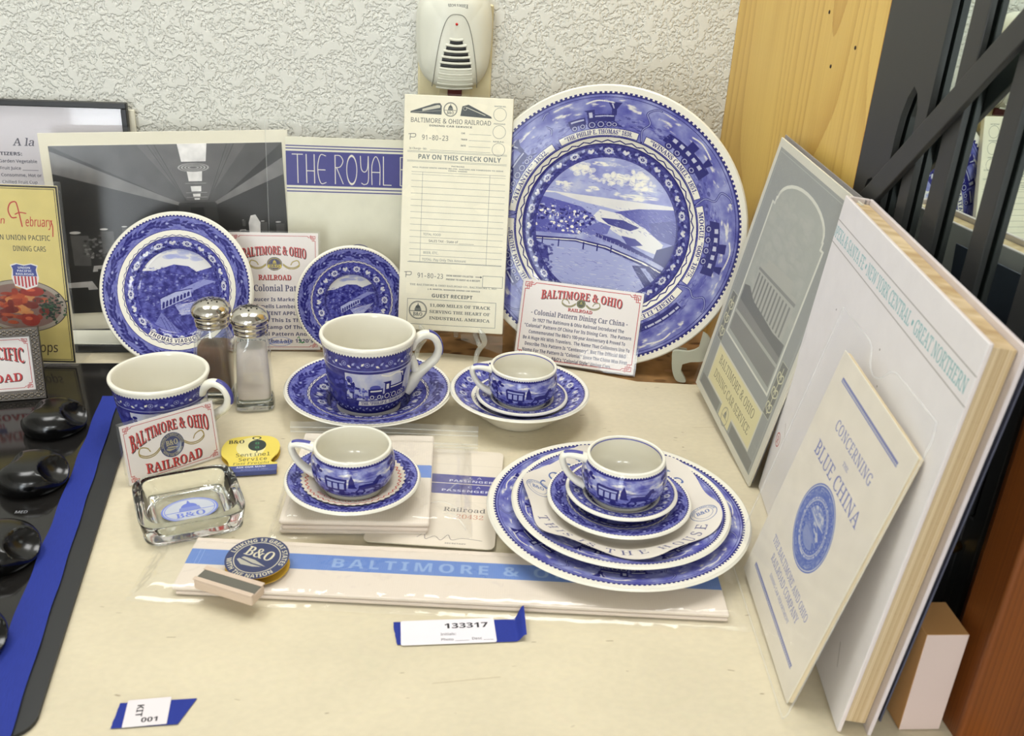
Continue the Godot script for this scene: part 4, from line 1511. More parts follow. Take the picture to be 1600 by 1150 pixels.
	# little placard in an ornate pewter frame
	var fr := thing("ornate_frame", "small railroad placard in studded dark pewter frame on the cooktop", "picture frame", Vector3(-0.3848, 0.0047, 0.0985), lean_basis(10, 12))
	var fw := 0.1
	var fh := 0.0715
	var s := surf()
	box_into(s, Vector3(fw, 0.0088, 0.006), Vector3(0, fh - 0.0044, 0))
	box_into(s, Vector3(fw, 0.0088, 0.006), Vector3(0, 0.0044, 0))
	box_into(s, Vector3(0.0088, fh - 0.0176, 0.006), Vector3(fw / 2 - 0.0044, fh / 2, 0))
	box_into(s, Vector3(0.0088, fh - 0.0176, 0.006), Vector3(-fw / 2 + 0.0044, fh / 2, 0))
	part(fr, "moulding", arrays_mesh([s]), M.pewter)
	var st := surf()
	var spots := []
	for k in 17:
		spots.append(Vector2(-fw / 2 + 0.0045 + k * 0.00569, fh - 0.0044))
		spots.append(Vector2(-fw / 2 + 0.0045 + k * 0.00569, 0.0044))
	for k in 11:
		spots.append(Vector2(-fw / 2 + 0.0044, 0.01 + k * 0.0051))
		spots.append(Vector2(fw / 2 - 0.0044, 0.01 + k * 0.0051))
	for q in spots:
		for o in [[0, 0, 0.0012], [0.0021, 0.0016, 0.001], [-0.0021, 0.0016, 0.001], [0.0021, -0.0016, 0.001], [-0.0021, -0.0016, 0.001]]:
			var b := surf()
			lathe(b, [Vector2(0, o[2] * 0.9), Vector2(o[2] * 0.7, o[2] * 0.6), Vector2(o[2], 0)], 7)
			add_to(st, moved(b, Transform3D(Basis(Vector3.RIGHT, PI / 2), Vector3(q.x + o[0], q.y + o[1], 0.003))))
	part(fr, "studs", arrays_mesh([st]), M.steel_dull)
	part(fr, "printed_card", card_mesh(fw - 0.0176, fh - 0.0176, 0.001), [small_up(), M.paper], Vector3(0, fh / 2, -0.0005))
	part(fr, "strut", rbox(Vector3(0.03, 0.05, 0.0015), 0.0005), M.black, Vector3(0, 0.031, -0.0135), Basis(Vector3.RIGHT, 0.38))

	# pad of guest checks in cellophane on a clear easel
	var gp := thing("guest_check_pad", "tall cream pad of dining car guest checks wrapped in cellophane", "receipt pad", Vector3(0.0659, 0.036, -0.0036), lean_basis(-10.5, 15, 1.0))
	part(gp, "pad", rbox(Vector3(0.1168, 0.253, 0.006), 0.0008, "z"), [guest_check(), M.cream_paper], Vector3(0, 0.1265, -0.003))
	part(gp, "wrapper", arrays_mesh([sheet(12, 24, func(u, v): return Vector3((u - 0.5) * 0.121, v * 0.257 - 0.002, 0.0012 + 0.0008 * sin(u * 11.0 + v * 17.0) + 0.0008 * sin(v * 30.0 - u * 7.0)))]), M.film)
	var fl := surf()
	add_to(fl, sheet(6, 6, func(u, v): return Vector3(0.012 + u * 0.047, -0.002 - 0.022 * (1.0 - v) * (0.35 + 0.65 * u), 0.001 - 0.008 * (1.0 - v))))
	part(gp, "wrapper_tail", arrays_mesh([fl]), M.film_cloudy)
	var ez := thing("clear_easel", "small clear plastic easel holding the cream guest check pad", "easel", Vector3(0.0659, 0.0006, -0.0036), Basis(Vector3.UP, deg_to_rad(-10.5)))
	for sx in [-0.033, 0.0335]:
		var hook := [Vector3(sx, 0.044, 0.008), Vector3(sx + 0.004, 0.037, 0.0095), Vector3(sx + 0.006, 0.028, 0.007), Vector3(sx + 0.002, 0.021, 0.0045), Vector3(sx - 0.002, 0.013, 0.006), Vector3(sx - 0.003, 0.003, 0.012)]
		part(ez, "hook", arrays_mesh([tube(spline(hook, 5), [0.0017, 0.0022, 0.0026, 0.003, 0.0034, 0.0036, 0.0036, 0.0036, 0.0034, 0.0032, 0.003, 0.003, 0.003, 0.003, 0.003, 0.003, 0.003, 0.003, 0.003, 0.003, 0.0028, 0.0028, 0.0026, 0.0026, 0.0024, 0.0022], 10, Vector3.BACK, true, 0.6)]), M.clear_easel)
		part(ez, "ledge_arm", arrays_mesh([tube([Vector3(sx, 0.025, 0.006), Vector3(sx * 0.8, 0.024, -0.02), Vector3(sx * 0.6, 0.06, -0.035)], 0.0028, 8)]), M.clear_easel)
	part(ez, "back_leg", arrays_mesh([tube([Vector3(0, 0.08, -0.04), Vector3(0, 0.003, -0.062)], 0.003, 8)]), M.clear_easel)

	# placard leaning on the big plate
	var cr := thing("pattern_card", "landscape placard titled colonial pattern dining car china leaning on the largest plate", "placard", Vector3(0.2035, 0.0062, 0.0192), lean_basis(-17.2, 20, -0.8))
	part(cr, "printed_card", card_mesh(0.1355, 0.091, 0.0008), [colonial_right(), M.paper], Vector3(0, 0.0428, 0))
	part(cr, "holder", card_mesh(0.139, 0.0945, 0.005), M.acrylic, Vector3(0.0005, 0.0428, 0), Basis.IDENTITY, "clear acrylic holder")

func dining_photo() -> StandardMaterial3D:
	var W := 900
	var H := 690
	var im := canvas(W, H, Color(0.12, 0.115, 0.11))
	var g := func(v): return Color(v, v * 0.985, v * 0.965)
	var vp := Vector2(545, 250)
	P(im, [Vector2(0, 0), Vector2(W, 0), vp + Vector2(80, -10), vp + Vector2(-70, -10)], g.call(0.27))
	P(im, [Vector2(0, 20), Vector2(0, 110), vp + Vector2(-75, 0), vp + Vector2(-70, -12)], g.call(0.42))
	P(im, [Vector2(W, 60), Vector2(W, 130), vp + Vector2(75, 0), vp + Vector2(70, -12)], g.call(0.42))
	P(im, [Vector2(330, 0), Vector2(760, 0), vp + Vector2(40, -20), vp + Vector2(-40, -20)], g.call(0.33))
	for k in 3:
		path(im, [Vector2(370 + k * 14, 0), vp + Vector2(-46 + k, -20)], 2.0, g.call(0.18 + 0.1 * (k % 2)))
		path(im, [Vector2(710 - k * 14, 0), vp + Vector2(46 - k, -20)], 2.0, g.call(0.18 + 0.1 * (k % 2)))
	for a in [[0.0, 72.0, 58.0, 48.0], [112.0, 152.0, 30.0, 26.0], [172.0, 194.0, 21.0, 19.0], [203.0, 215.0, 15.0, 14.0], [221.0, 228.0, 11.0, 10.0]]:
		P(im, [Vector2(545 - a[2], a[0]), Vector2(545 + a[2], a[0]), Vector2(545 + a[3], a[1]), Vector2(545 - a[3], a[1])], g.call(0.87))
	for k in 4:
		ring(im, Vector2(542, 96), 58 - k * 13, 17 - k * 4, 2.0, g.call(0.62))
	for y in [160, 198, 217]:
		L(im, Vector2(505, y), Vector2(585, y), 3.0, g.call(0.5))
	P(im, [vp + Vector2(-75, -8), vp + Vector2(75, -8), vp + Vector2(80, 110), vp + Vector2(-80, 110)], g.call(0.2))
	P(im, [vp + Vector2(-30, 10), vp + Vector2(24, 10), vp + Vector2(24, 110), vp + Vector2(-30, 110)], g.call(0.09))
	for k in 6:
		var s := pow(0.72, k)
		for sd in [-1, 1]:
			var x: float = vp.x + sd * (90 + 420 * s)
			var y: float = vp.y + 60 + 120 * s
			P(im, [Vector2(x, y - 70 * s), Vector2(x + 70 * s, y - 66 * s), Vector2(x + 66 * s, y + 60 * s), Vector2(x, y + 56 * s)], g.call(0.3))
			ring(im, Vector2(x + 20 * s, y - 80 * s), 22 * s, 6 * s, 0.0, g.call(0.75))
			P(im, [Vector2(x - 60 * s, y + 130 * s), Vector2(x + 60 * s, y + 124 * s), Vector2(x + 80 * s, y + 160 * s), Vector2(x - 70 * s, y + 165 * s)], g.call(0.66))
			P(im, [Vector2(x - 40 * s, y + 150 * s), Vector2(x + 40 * s, y + 150 * s), Vector2(x + 60 * s, y + 300 * s), Vector2(x - 60 * s, y + 300 * s)], g.call(0.06))
	# flowers and a chair near the left edge, a waiter in white at the right
	for k in 40:
		ring(im, Vector2(120 + RNG.randf_range(-40, 40), 400 + RNG.randf_range(-40, 60)), 7, 5, 0.0, g.call(RNG.randf_range(0.15, 0.5)))
	P(im, [Vector2(196, 560), Vector2(236, 500), Vector2(262, 520), Vector2(250, 600)], g.call(0.45))
	P(im, [Vector2(742, 330), Vector2(752, 300), Vector2(772, 296), Vector2(790, 330), Vector2(786, 400), Vector2(742, 400)], g.call(0.85))
	P(im, [Vector2(760, 405), Vector2(900, 396), Vector2(900, 420), Vector2(760, 424)], g.call(0.7))
	path(im, [Vector2(540, 0), Vector2(560, 0)], 2.0, g.call(0.8))
	grain(im, 0.22, 0.012, 14)
	return printed(im, 0.28, 0.5)

func royal_cover() -> StandardMaterial3D:
	var im := canvas(620, 916, Color(0.855, 0.845, 0.76))
	var b := Color(0.235, 0.225, 0.50)
	grain(im, 0.03, 0.01, 6)
	for y in [38, 50]:
		L(im, Vector2(0, y), Vector2(620, y), 4.5, b)
	im.fill_rect(Rect2i(0, 62, 620, 152), b)
	for y in [226, 240]:
		L(im, Vector2(0, y), Vector2(620, y), 4.5, b)
	# tall slim capitals
	var c := Color(0.86, 0.85, 0.78)
	var x := 28.0
	var top := 76.0
	var bot := 202.0
	for ch in "THE ROYAL BLUE":
		var w := 34.0
		var q := func(a): return sc_pts(a, Vector2(x, 0), 1.0)
		match ch:
			"T":
				w = 44
				path(im, [Vector2(x, top), Vector2(x + w, top)], 3.5, c)
				path(im, [Vector2(x + w / 2, top), Vector2(x + w / 2, bot)], 3.5, c)
			"H":
				path(im, [Vector2(x, top), Vector2(x, bot)], 3.5, c)
				path(im, [Vector2(x + w, top), Vector2(x + w, bot)], 3.5, c)
				path(im, [Vector2(x, 148), Vector2(x + w, 148)], 3.5, c)
			"E":
				curve(im, [Vector2(x + w, top + 4), Vector2(x + 12, top), Vector2(x, top + 40), Vector2(x, bot - 40), Vector2(x + 12, bot), Vector2(x + w, bot - 4)], 3.5, c)
				path(im, [Vector2(x, 142), Vector2(x + w - 4, 142)], 3.5, c)
			"R", "B":
				path(im, [Vector2(x, bot), Vector2(x, top)], 3.5, c)
				curve(im, [Vector2(x, top), Vector2(x + 22, top + 2), Vector2(x + w, top + 24), Vector2(x + 22, top + 50), Vector2(x, top + 54)], 3.5, c)
				if ch == "R":
					path(im, [Vector2(x + 6, top + 54), Vector2(x + w, bot)], 3.5, c)
				else:
					curve(im, [Vector2(x, top + 54), Vector2(x + 24, top + 60), Vector2(x + w + 2, top + 90), Vector2(x + 24, bot), Vector2(x, bot)], 3.5, c)
			"O":
				w = 44
				ring(im, Vector2(x + 22, (top + bot) / 2), 22, (bot - top) / 2, 3.5, c)
			"Y":
				curve(im, [Vector2(x, top), Vector2(x + 3, 130), Vector2(x + 17, 146), Vector2(x + 30, 130), Vector2(x + w, top)], 3.5, c)
				curve(im, [Vector2(x + w, top), Vector2(x + w, bot - 20), Vector2(x + 18, bot), Vector2(x + 4, bot - 6)], 3.5, c)
			"A":
				curve(im, [Vector2(x, bot), Vector2(x, top + 40), Vector2(x + w / 2, top), Vector2(x + w, top + 40), Vector2(x + w, bot)], 3.5, c)
				path(im, [Vector2(x, 146), Vector2(x + w, 146)], 3.5, c)
			"L":
				path(im, [Vector2(x, top), Vector2(x, bot), Vector2(x + w, bot)], 3.5, c)
			"U":
				curve(im, [Vector2(x, top), Vector2(x, bot - 40), Vector2(x + w / 2, bot), Vector2(x + w, bot - 40), Vector2(x + w, top)], 3.5, c)
			" ":
				w = 8.0
		x += w + 16.0
	dome_logo(im, Vector2(312, 545), 66, b, 3.0)
	return printed(im, 0.45, 0.4)

func colonial_left() -> StandardMaterial3D:
	var im := placard_base(560, 768, 0.035)
	var navy := Color(0.2, 0.2, 0.36)
	var gold := Color(0.78, 0.7, 0.26)
	red_title(im, "BALTIMORE & OHIO", 280, 112, 52, 410, 24, 0.25)
	swash(im, Vector2(335, 205), 88, 1.0, navy, gold, 4.0)
	swash(im, Vector2(225, 205), 88, -1.0, navy, gold, 4.0)
	ring(im, Vector2(280, 200), 48, 44, 0.0, navy)
	ring(im, Vector2(280, 200), 42, 38, 3.0, gold)
	im.fill_rect(Rect2i(236, 204, 88, 22), gold)
	T(im, "B&O", 280, 216, 20, navy, "rb", 70)
	dome_logo(im, Vector2(280, 196), 32, gold, 1.0, 1.0, false)
	red_title(im, "RAILROAD", 280, 288, 32, 215, 0, 0)
	T(im, "The Colonial Pattern", 280, 358, 40, navy, "rb", 470)
	var y := 432
	for s in ["This Saucer Is Marked With", "Trammells Lamberton", "The \"PATENT APPLIED", "Stamp. This Is The", "First Stamp Of The", "Colonial Pattern And", "Dates To The Late 1920's"]:
		T(im, s, 280, y, 24, navy, "sb", minf(480.0, s.length() * 20.0))
		y += 46
	ring(im, Vector2(292, 705 - 70 + 36), 0.1, 0.1, 0.0, navy)
	T(im, "Lamberton", 300, 720 - 5, 22, Color(0.25, 0.36, 0.72), "rb", 130, 0, 0, 0, 0, 0.2)
	ring(im, Vector2(300, 712), 72, 30, 2.0, Color(0.25, 0.36, 0.72))
	curve(im, [Vector2(412, 690), Vector2(424, 680), Vector2(428, 700), Vector2(440, 722), Vector2(456, 716), Vector2(420, 720)], 4.0, Color(0.16, 0.5, 0.22))
	return printed(im, 0.4, 0.4)

func colonial_right() -> StandardMaterial3D:
	var im := placard_base(864, 572, 0.024)
	var navy := Color(0.2, 0.2, 0.33)
	var gold := Color(0.6, 0.56, 0.27)
	red_title(im, "BALTIMORE & OHIO", 432, 76, 52, 590, 20, 0.2)
	swash(im, Vector2(470, 134), 84, 1.0, navy, gold, 4.0)
	swash(im, Vector2(394, 134), 84, -1.0, navy, gold, 4.0)
	ring(im, Vector2(432, 128), 32, 30, 0.0, Color(0.25, 0.27, 0.2))
	dome_logo(im, Vector2(432, 128), 26, gold, 2.0, 1.0, false)
	red_title(im, "RAILROAD", 432, 178, 22, 180, 0, 0)
	T(im, "- Colonial Pattern Dining Car China -", 432, 226, 34, navy, "rb", 700)
	var y := 280
	for s in ["In 1927 The Baltimore & Ohio Railroad Introduced The", "\"Colonial\" Pattern Of China For Its Dining Cars.  The Pattern", "Commemorated The B&O's 100-year Anniversary & Proved To", "Be A Huge Hit With Travelers.  The Name That Collectors Use To", "Describe This Pattern Is \"Centenary\", But The Official B&O", "Name For The Pattern Is \"Colonial\" Since The China Was First", "Used On B&O's \"Colonial Style\" Dining Cars."]:
		T(im, s, 432, y, 24, navy, "sb", minf(775.0, s.length() * 12.7))
		y += 43
	return printed(im, 0.4, 0.4)

func yellow_card() -> StandardMaterial3D:
	var im := canvas(640, 954, Color(0.84, 0.77, 0.47))
	grain(im, 0.05, 0.008, 2)
	frame_px(im, Rect2(7, 7, 626, 940), 9.0, Color(0.12, 0.1, 0.1))
	frame_px(im, Rect2(19, 19, 602, 916), 2.5, Color(0.15, 0.12, 0.1))
	var red := Color(0.70, 0.13, 0.10)
	T(im, "in", 346, 184, 36, red, "s", 42, 0, 0, 0, 0, 0.2)
	curve(im, [Vector2(420, 168), Vector2(396, 168), Vector2(384, 132), Vector2(398, 96), Vector2(424, 88), Vector2(432, 112), Vector2(438, 160), Vector2(444, 214)], 6.0, red)
	curve(im, [Vector2(416, 152), Vector2(440, 142), Vector2(470, 146)], 5.0, red)
	T(im, "ebruary", 530, 188, 48, red, "s", 138, 0, 0, 0, 0, 0.12)
	curve(im, [Vector2(588, 180), Vector2(596, 210), Vector2(592, 262)], 5.0, red)
	T(im, "IN UNION PACIFIC", 580, 272, 27, Color(0.1, 0.1, 0.1), "s", 268, 1)
	T(im, "DINING CARS", 552, 330, 27, Color(0.1, 0.1, 0.1), "s", 170, 1)
	# platter
	ring(im, Vector2(395, 640), 228, 142, 0.0, Color(0.62, 0.58, 0.52))
	ring(im, Vector2(395, 640), 228, 142, 3.0, Color(0.2, 0.14, 0.12))
	ring(im, Vector2(390, 640), 205, 122, 0.0, Color(0.50, 0.38, 0.34))
	for k in 90:
		var p := Vector2(330 + RNG.randfn(0, 70), 640 + RNG.randfn(0, 46))
		ring(im, p, RNG.randf_range(12, 40), RNG.randf_range(8, 22), 0.0, Color([Color(0.6, 0.17, 0.07), Color(0.45, 0.1, 0.05), Color(0.72, 0.3, 0.12), Color(0.82, 0.55, 0.3)][k % 4], 0.85))
	for k in 120:
		ring(im, Vector2(535 + RNG.randfn(0, 30), 645 + RNG.randfn(0, 34)), RNG.randf_range(3, 10), RNG.randf_range(3, 7), 0.0, [Color(0.1, 0.2, 0.13), Color(0.18, 0.32, 0.2), Color(0.05, 0.1, 0.08)][k % 3])
	for c in [[430, 716, 48, 34], [455, 560, 60, 26]]:
		ring(im, Vector2(c[0], c[1]), c[2], c[3], 0.0, Color(0.58, 0.14, 0.07))
		ring(im, Vector2(c[0] - 8, c[1] - 8), c[2] * 0.4, c[3] * 0.3, 0.0, Color(0.8, 0.35, 0.2))
	# shield
	var sh := [[-1, -0.85], [-0.55, -1], [0, -0.88], [0.55, -1], [1, -0.85], [0.88, -0.5], [1, 0.1], [0.8, 0.75], [0, 1.05], [-0.8, 0.75], [-1, 0.1], [-0.88, -0.5]]
	P(im, sc_pts(sh, Vector2(428, 478), 70), Color(0.9, 0.88, 0.86))
	P(im, sc_pts(sh, Vector2(428, 478), 64), Color(0.88, 0.84, 0.84))
	for k in 7:
		var x := 428 - 52 + k * 17.4
		P(im, [Vector2(x - 4, 478), Vector2(x + 4, 478), Vector2(x + 4, 478 + 62 - absf(k - 3) * 6), Vector2(x - 4, 478 + 62 - absf(k - 3) * 6)], Color(0.7, 0.12, 0.16))
	P(im, sc_pts([[-1, -0.85], [-0.55, -1], [0, -0.88], [0.55, -1], [1, -0.85], [0.9, -0.55], [0.95, -0.02], [-0.95, -0.02], [-0.9, -0.55]], Vector2(428, 478), 64), Color(0.2, 0.25, 0.55))
	for k in 3:
		T(im, ["UNION", "PACIFIC", "RAILROAD"][k], 428, 432 + k * 17, 11, Color(0.92, 0.92, 0.92), "sb", [66, 78, 96][k])
	T(im, "Chops", 575, 868, 54, Color(0.2, 0.14, 0.1), "s", 172, 1, 0, 0, 0, 0.12)
	return printed(im, 0.5, 0.4)

func small_up() -> StandardMaterial3D:
	var im := placard_base(640, 420, 0.035)
	red_title(im, "UNION PACIFIC", 320, 118, 84, 540, 34, 0.4)
	red_title(im, "RAILROAD", 320, 318, 58, 490, -8, 0.1)
	var c := Vector2(320, 220)
	var sh := [[-1, -0.85], [-0.55, -1], [0, -0.88], [0.55, -1], [1, -0.85], [0.88, -0.5], [1, 0.1], [0.8, 0.75], [0, 1.05], [-0.8, 0.75], [-1, 0.1], [-0.88, -0.5]]
	P(im, sc_pts(sh, c, 60), Color(0.86, 0.84, 0.84))
	for k in 5:
		var x := c.x - 40 + k * 20
		P(im, [Vector2(x - 5, c.y), Vector2(x + 5, c.y), Vector2(x + 5, c.y + 46), Vector2(x - 5, c.y + 46)], Color(0.7, 0.12, 0.16))
	P(im, sc_pts([[-1, -0.85], [-0.55, -1], [0, -0.88], [0.55, -1], [1, -0.85], [0.9, -0.55], [0.95, -0.02], [-0.95, -0.02], [-0.9, -0.55]], c, 60), Color(0.2, 0.25, 0.5))
	return printed(im, 0.35, 0.45)

func guest_check() -> StandardMaterial3D:
	var im := canvas(720, 1560, Color(0.885, 0.86, 0.765))
	grain(im, 0.03, 0.008, 12)
	var k1 := Color(0.25, 0.27, 0.27)
	var k2 := Color(0.40, 0.43, 0.42)
	var pale := Color(0.75, 0.74, 0.67)
	# two trains and the round mark
	P(im, [Vector2(42, 118), Vector2(42, 108), Vector2(200, 52), Vector2(236, 48), Vector2(248, 66), Vector2(248, 122)], k1)
	P(im, [Vector2(120, 90), Vector2(222, 60), Vector2(238, 63), Vector2(238, 78), Vector2(120, 104)], pale)
	path(im, [Vector2(50, 114), Vector2(242, 96)], 2.0, pale)
	P(im, [Vector2(372, 124), Vector2(384, 62), Vector2(424, 50), Vector2(576, 120), Vector2(582, 132)], k1)
	path(im, [Vector2(412, 68), Vector2(536, 114)], 5.0, pale)
	ring(im, Vector2(402, 76), 11, 11, 2.5, pale)
	dome_logo(im, Vector2(306, 86), 44, k1, 3.5)
	T(im, "BALTIMORE & OHIO RAILROAD", 312, 162, 30, k1, "s", 540)
	T(im, "DINING CAR SERVICE", 312, 194, 11, k1, "sb", 290)
	for q in [["WAITER NO.", 52, 104], ["PERSONS", 164, 216], ["MEAL", 278, 330]]:
		T(im, q[0], 634, q[1], 8, k2, "sb", 80)
		ring(im, Vector2(634, q[2]), 42, 42, 2.5, k2)
	for q in [["CAR", 234], ["TRAIN", 274], ["DATE", 314]]:
		T(im, q[0], 382, q[1], 10, k1, "sb", 0, -1)
		L(im, Vector2(436, q[1] + 5), Vector2(580, q[1] + 5), 2.0, k2)
	for y in [272, 1186]:
		curve(im, [Vector2(34, y - 18), Vector2(78, y - 20), Vector2(76, y), Vector2(44, y + 2)], 3.5, k1)
		path(im, [Vector2(46, y - 18), Vector2(44, y + 18)], 3.5, k1)
		T(im, "91-80-23", 212, y, 32, k1, "m", 184)
	T(im, "In Charge - Mr.", 40, 346, 12, k1, "r", 0, -1)
	L(im, Vector2(180, 352), Vector2(580, 352), 2.0, k2)
	for y in [362, 369, 424, 431]:
		L(im, Vector2(30, y), Vector2(692, y), 2.2, k2)
	T(im, "PAY ON THIS CHECK ONLY", 378, 397, 31, Color(0.4, 0.43, 0.42), "sb", 560)
	T(im, "PATRONS", 370, 452, 9, k2, "sb", 90)
	T(im, "WILL PLEASE WRITE ORDERS BELOW, WAITERS ARE FORBIDDEN TO SERVE", 370, 468, 8, k2, "sb", 610)
	T(im, "VERBAL ORDERS", 370, 482, 8, k2, "sb", 130)
	L(im, Vector2(62, 498), Vector2(690, 498), 2.2, k2)
	L(im, Vector2(62, 514), Vector2(690, 514), 1.6, k2)
	for r in 14:
		L(im, Vector2(62, 556 + r * 41.3), Vector2(690, 556 + r * 41.3), 2.2, k2)
	L(im, Vector2(136, 498), Vector2(136, 1096), 2.4, k2)
	L(im, Vector2(586, 498), Vector2(586, 1096), 2.4, k2)
	T(im, "TOTAL FOOD", 152, 908, 15, k2, "s", 0, -1)
	T(im, "SALES TAX - State of ___________", 190, 950, 16, k1, "s", 0, -1)
	T(im, "BEER, ETC.", 156, 1030, 16, k2, "s", 0, -1)
	T(im, "TOTAL- Pay Only This Amount", 150, 1076, 16, k2, "s", 0, -1)
	L(im, Vector2(54, 1098), Vector2(690, 1098), 3.4, k2)
	T(im, "SHOW AMOUNT COLLECTED", 412, 1178, 11, k1, "sb", 186)
	T(im, "PRESENT TO GUEST AS A RECEIPT", 436, 1204, 11, k1, "sb", 236)
	path(im, [Vector2(520, 1178), Vector2(556, 1178)], 4.0, k1)
	P(im, [Vector2(552, 1170), Vector2(564, 1178), Vector2(552, 1186)], k1)
	frame_px(im, Rect2(568, 1168, 136, 76), 2.5, k2)
	T(im, "THE BALTIMORE & OHIO RAILROAD CO., BALTIMORE 1, MD.", 372, 1250, 12, k1, "r", 600)
	T(im, "J. B. MARTIN, MANAGER DINING CAR SERVICE", 376, 1276, 9, k1, "sb", 360)
	T(im, "GUEST RECEIPT", 366, 1320, 24, k1, "sb", 286)
	frame_px(im, Rect2(60, 1348, 606, 172), 2.5, k2)
	dome_logo(im, Vector2(134, 1424), 60, k1, 4.5)
	T(im, "11,000 MILES OF TRACK", 212, 1386, 20, k1, "rb", 420, -1)
	T(im, "SERVING THE HEART OF", 212, 1430, 20, k1, "rb", 420, -1)
	T(im, "INDUSTRIAL AMERICA", 212, 1474, 20, k1, "rb", 420, -1)
	return printed(im, 0.42, 0.4)

# ------------------------------------------------------------------ china
func plate_mesh(R: float, h: float, well: float, drop := 0.0) -> ArrayMesh:
	# printed top (surface 0), bare underside (surface 1); stands on y = 0
	var top := []
	var floor_y := 0.0042 + drop
	for p in smooth_profile([Vector2(0, floor_y), Vector2(well * 0.5, floor_y), Vector2(well * 0.88, floor_y + 0.0002), Vector2(well, floor_y + (h - floor_y) * 0.22), Vector2(well * 1.08, floor_y + (h - floor_y) * 0.48), Vector2(lerpf(well * 1.08, R, 0.5), floor_y + (h - floor_y) * 0.76), Vector2(R - 0.0022, h - 0.0002), Vector2(R - 0.0008, h - 0.0001)], 4):
		top.append(p)
	var a := surf()
	lathe(a, top, 128, "planar", R)
	var b := surf()
	lathe(b, smooth_profile([Vector2(R - 0.0008, h - 0.0001), Vector2(R, h - 0.0012), Vector2(R - 0.0006, h - 0.0028), Vector2(lerpf(well * 1.08, R, 0.5), h * 0.62 - 0.0016), Vector2(well * 1.0, 0.0022), Vector2(well * 0.92, 0.0003), Vector2(well * 0.84, 0.0), Vector2(well * 0.8, 0.0016), Vector2(well * 0.4, 0.002), Vector2(0, 0.002)], 3), 128, "planar", R)
	return arrays_mesh([a, b])

func textures_china():
	var eng := strip_engines(2016, 150)
	var flo := strip_floral(1400, 60, 28)
	var gar := strip_garland(1400, 80, 16)
	var river := view_river(560)
	var via := view_viaduct(420)
	M.plate_large = china(plate_texture(1152, [[0.655, 0.945, eng], [0.51, 0.605, flo]], 0.51, river, 0.5 / 7.0 + 10.0 / 360.0, 170))
	M.plate_rim = china(plate_texture(864, [[0.66, 0.94, eng], [0.4, 0.5, flo]], 0.4, via, 0.03, 170))
	var med := plate_texture(800, [[0.775, 0.945, gar], [0.535, 0.685, strip_floral(1200, 90, 20, 0.76)]], 0.535, via, 0.0, 130)
	# ribbon with the name of the viaduct
	var ban := []
	for k in 13:
		var a := deg_to_rad(-30.0 + 60.0 * k / 12.0)
		ban.append(Vector2(400 + sin(a) * 246, 400 + cos(a) * 246))
	for k in 13:
		var a := deg_to_rad(30.0 - 60.0 * k / 12.0)
		ban.append(Vector2(400 + sin(a) * 276, 400 + cos(a) * 276))
	P(med, ban, CH_WHITE)
	path(med, ban + [ban[0]], 2.5, CO_DARK)
	arc_text(med, "THOMAS VIADUCT", Vector2(400, 400), 261, 180, 19, Color(0.13, 0.13, 0.3), "sb", true, 1.15)
	M.plate_medium = china(med)
	M.saucer = china(plate_texture(640, [[0.735, 0.95, gar], [0.47, 0.70, strip_floral(1200, 90, 18, 0.78)]], 0.47, via, 0.0, 120))
	M.saucer_edge = china(plate_texture(448, [[0.70, 0.93, strip_floral(1200, 60, 22, 0.66)], [0.5, 0.62, flo]], 0.5, tone_strip(128, 128, 0.6, 0.4, 0.02, 3), 0.0, 110))
	M.cup_large = china(cup_strip_large())
	M.cup_small = china(cup_strip_small())

func stand_plate(called, label, centre: Vector3, yaw: float, lean: float, R: float, h: float, well: float, m) -> Node3D:
	var b := lean_basis(yaw, lean) * Basis(Vector3.RIGHT, PI / 2)   # the plate's axis turned out of the card plane
	var t := thing(called, label, "plate", centre - b.y * h, b)
	part(t, "plate_body", plate_mesh(R, h, well), [m, M.china])
	return t

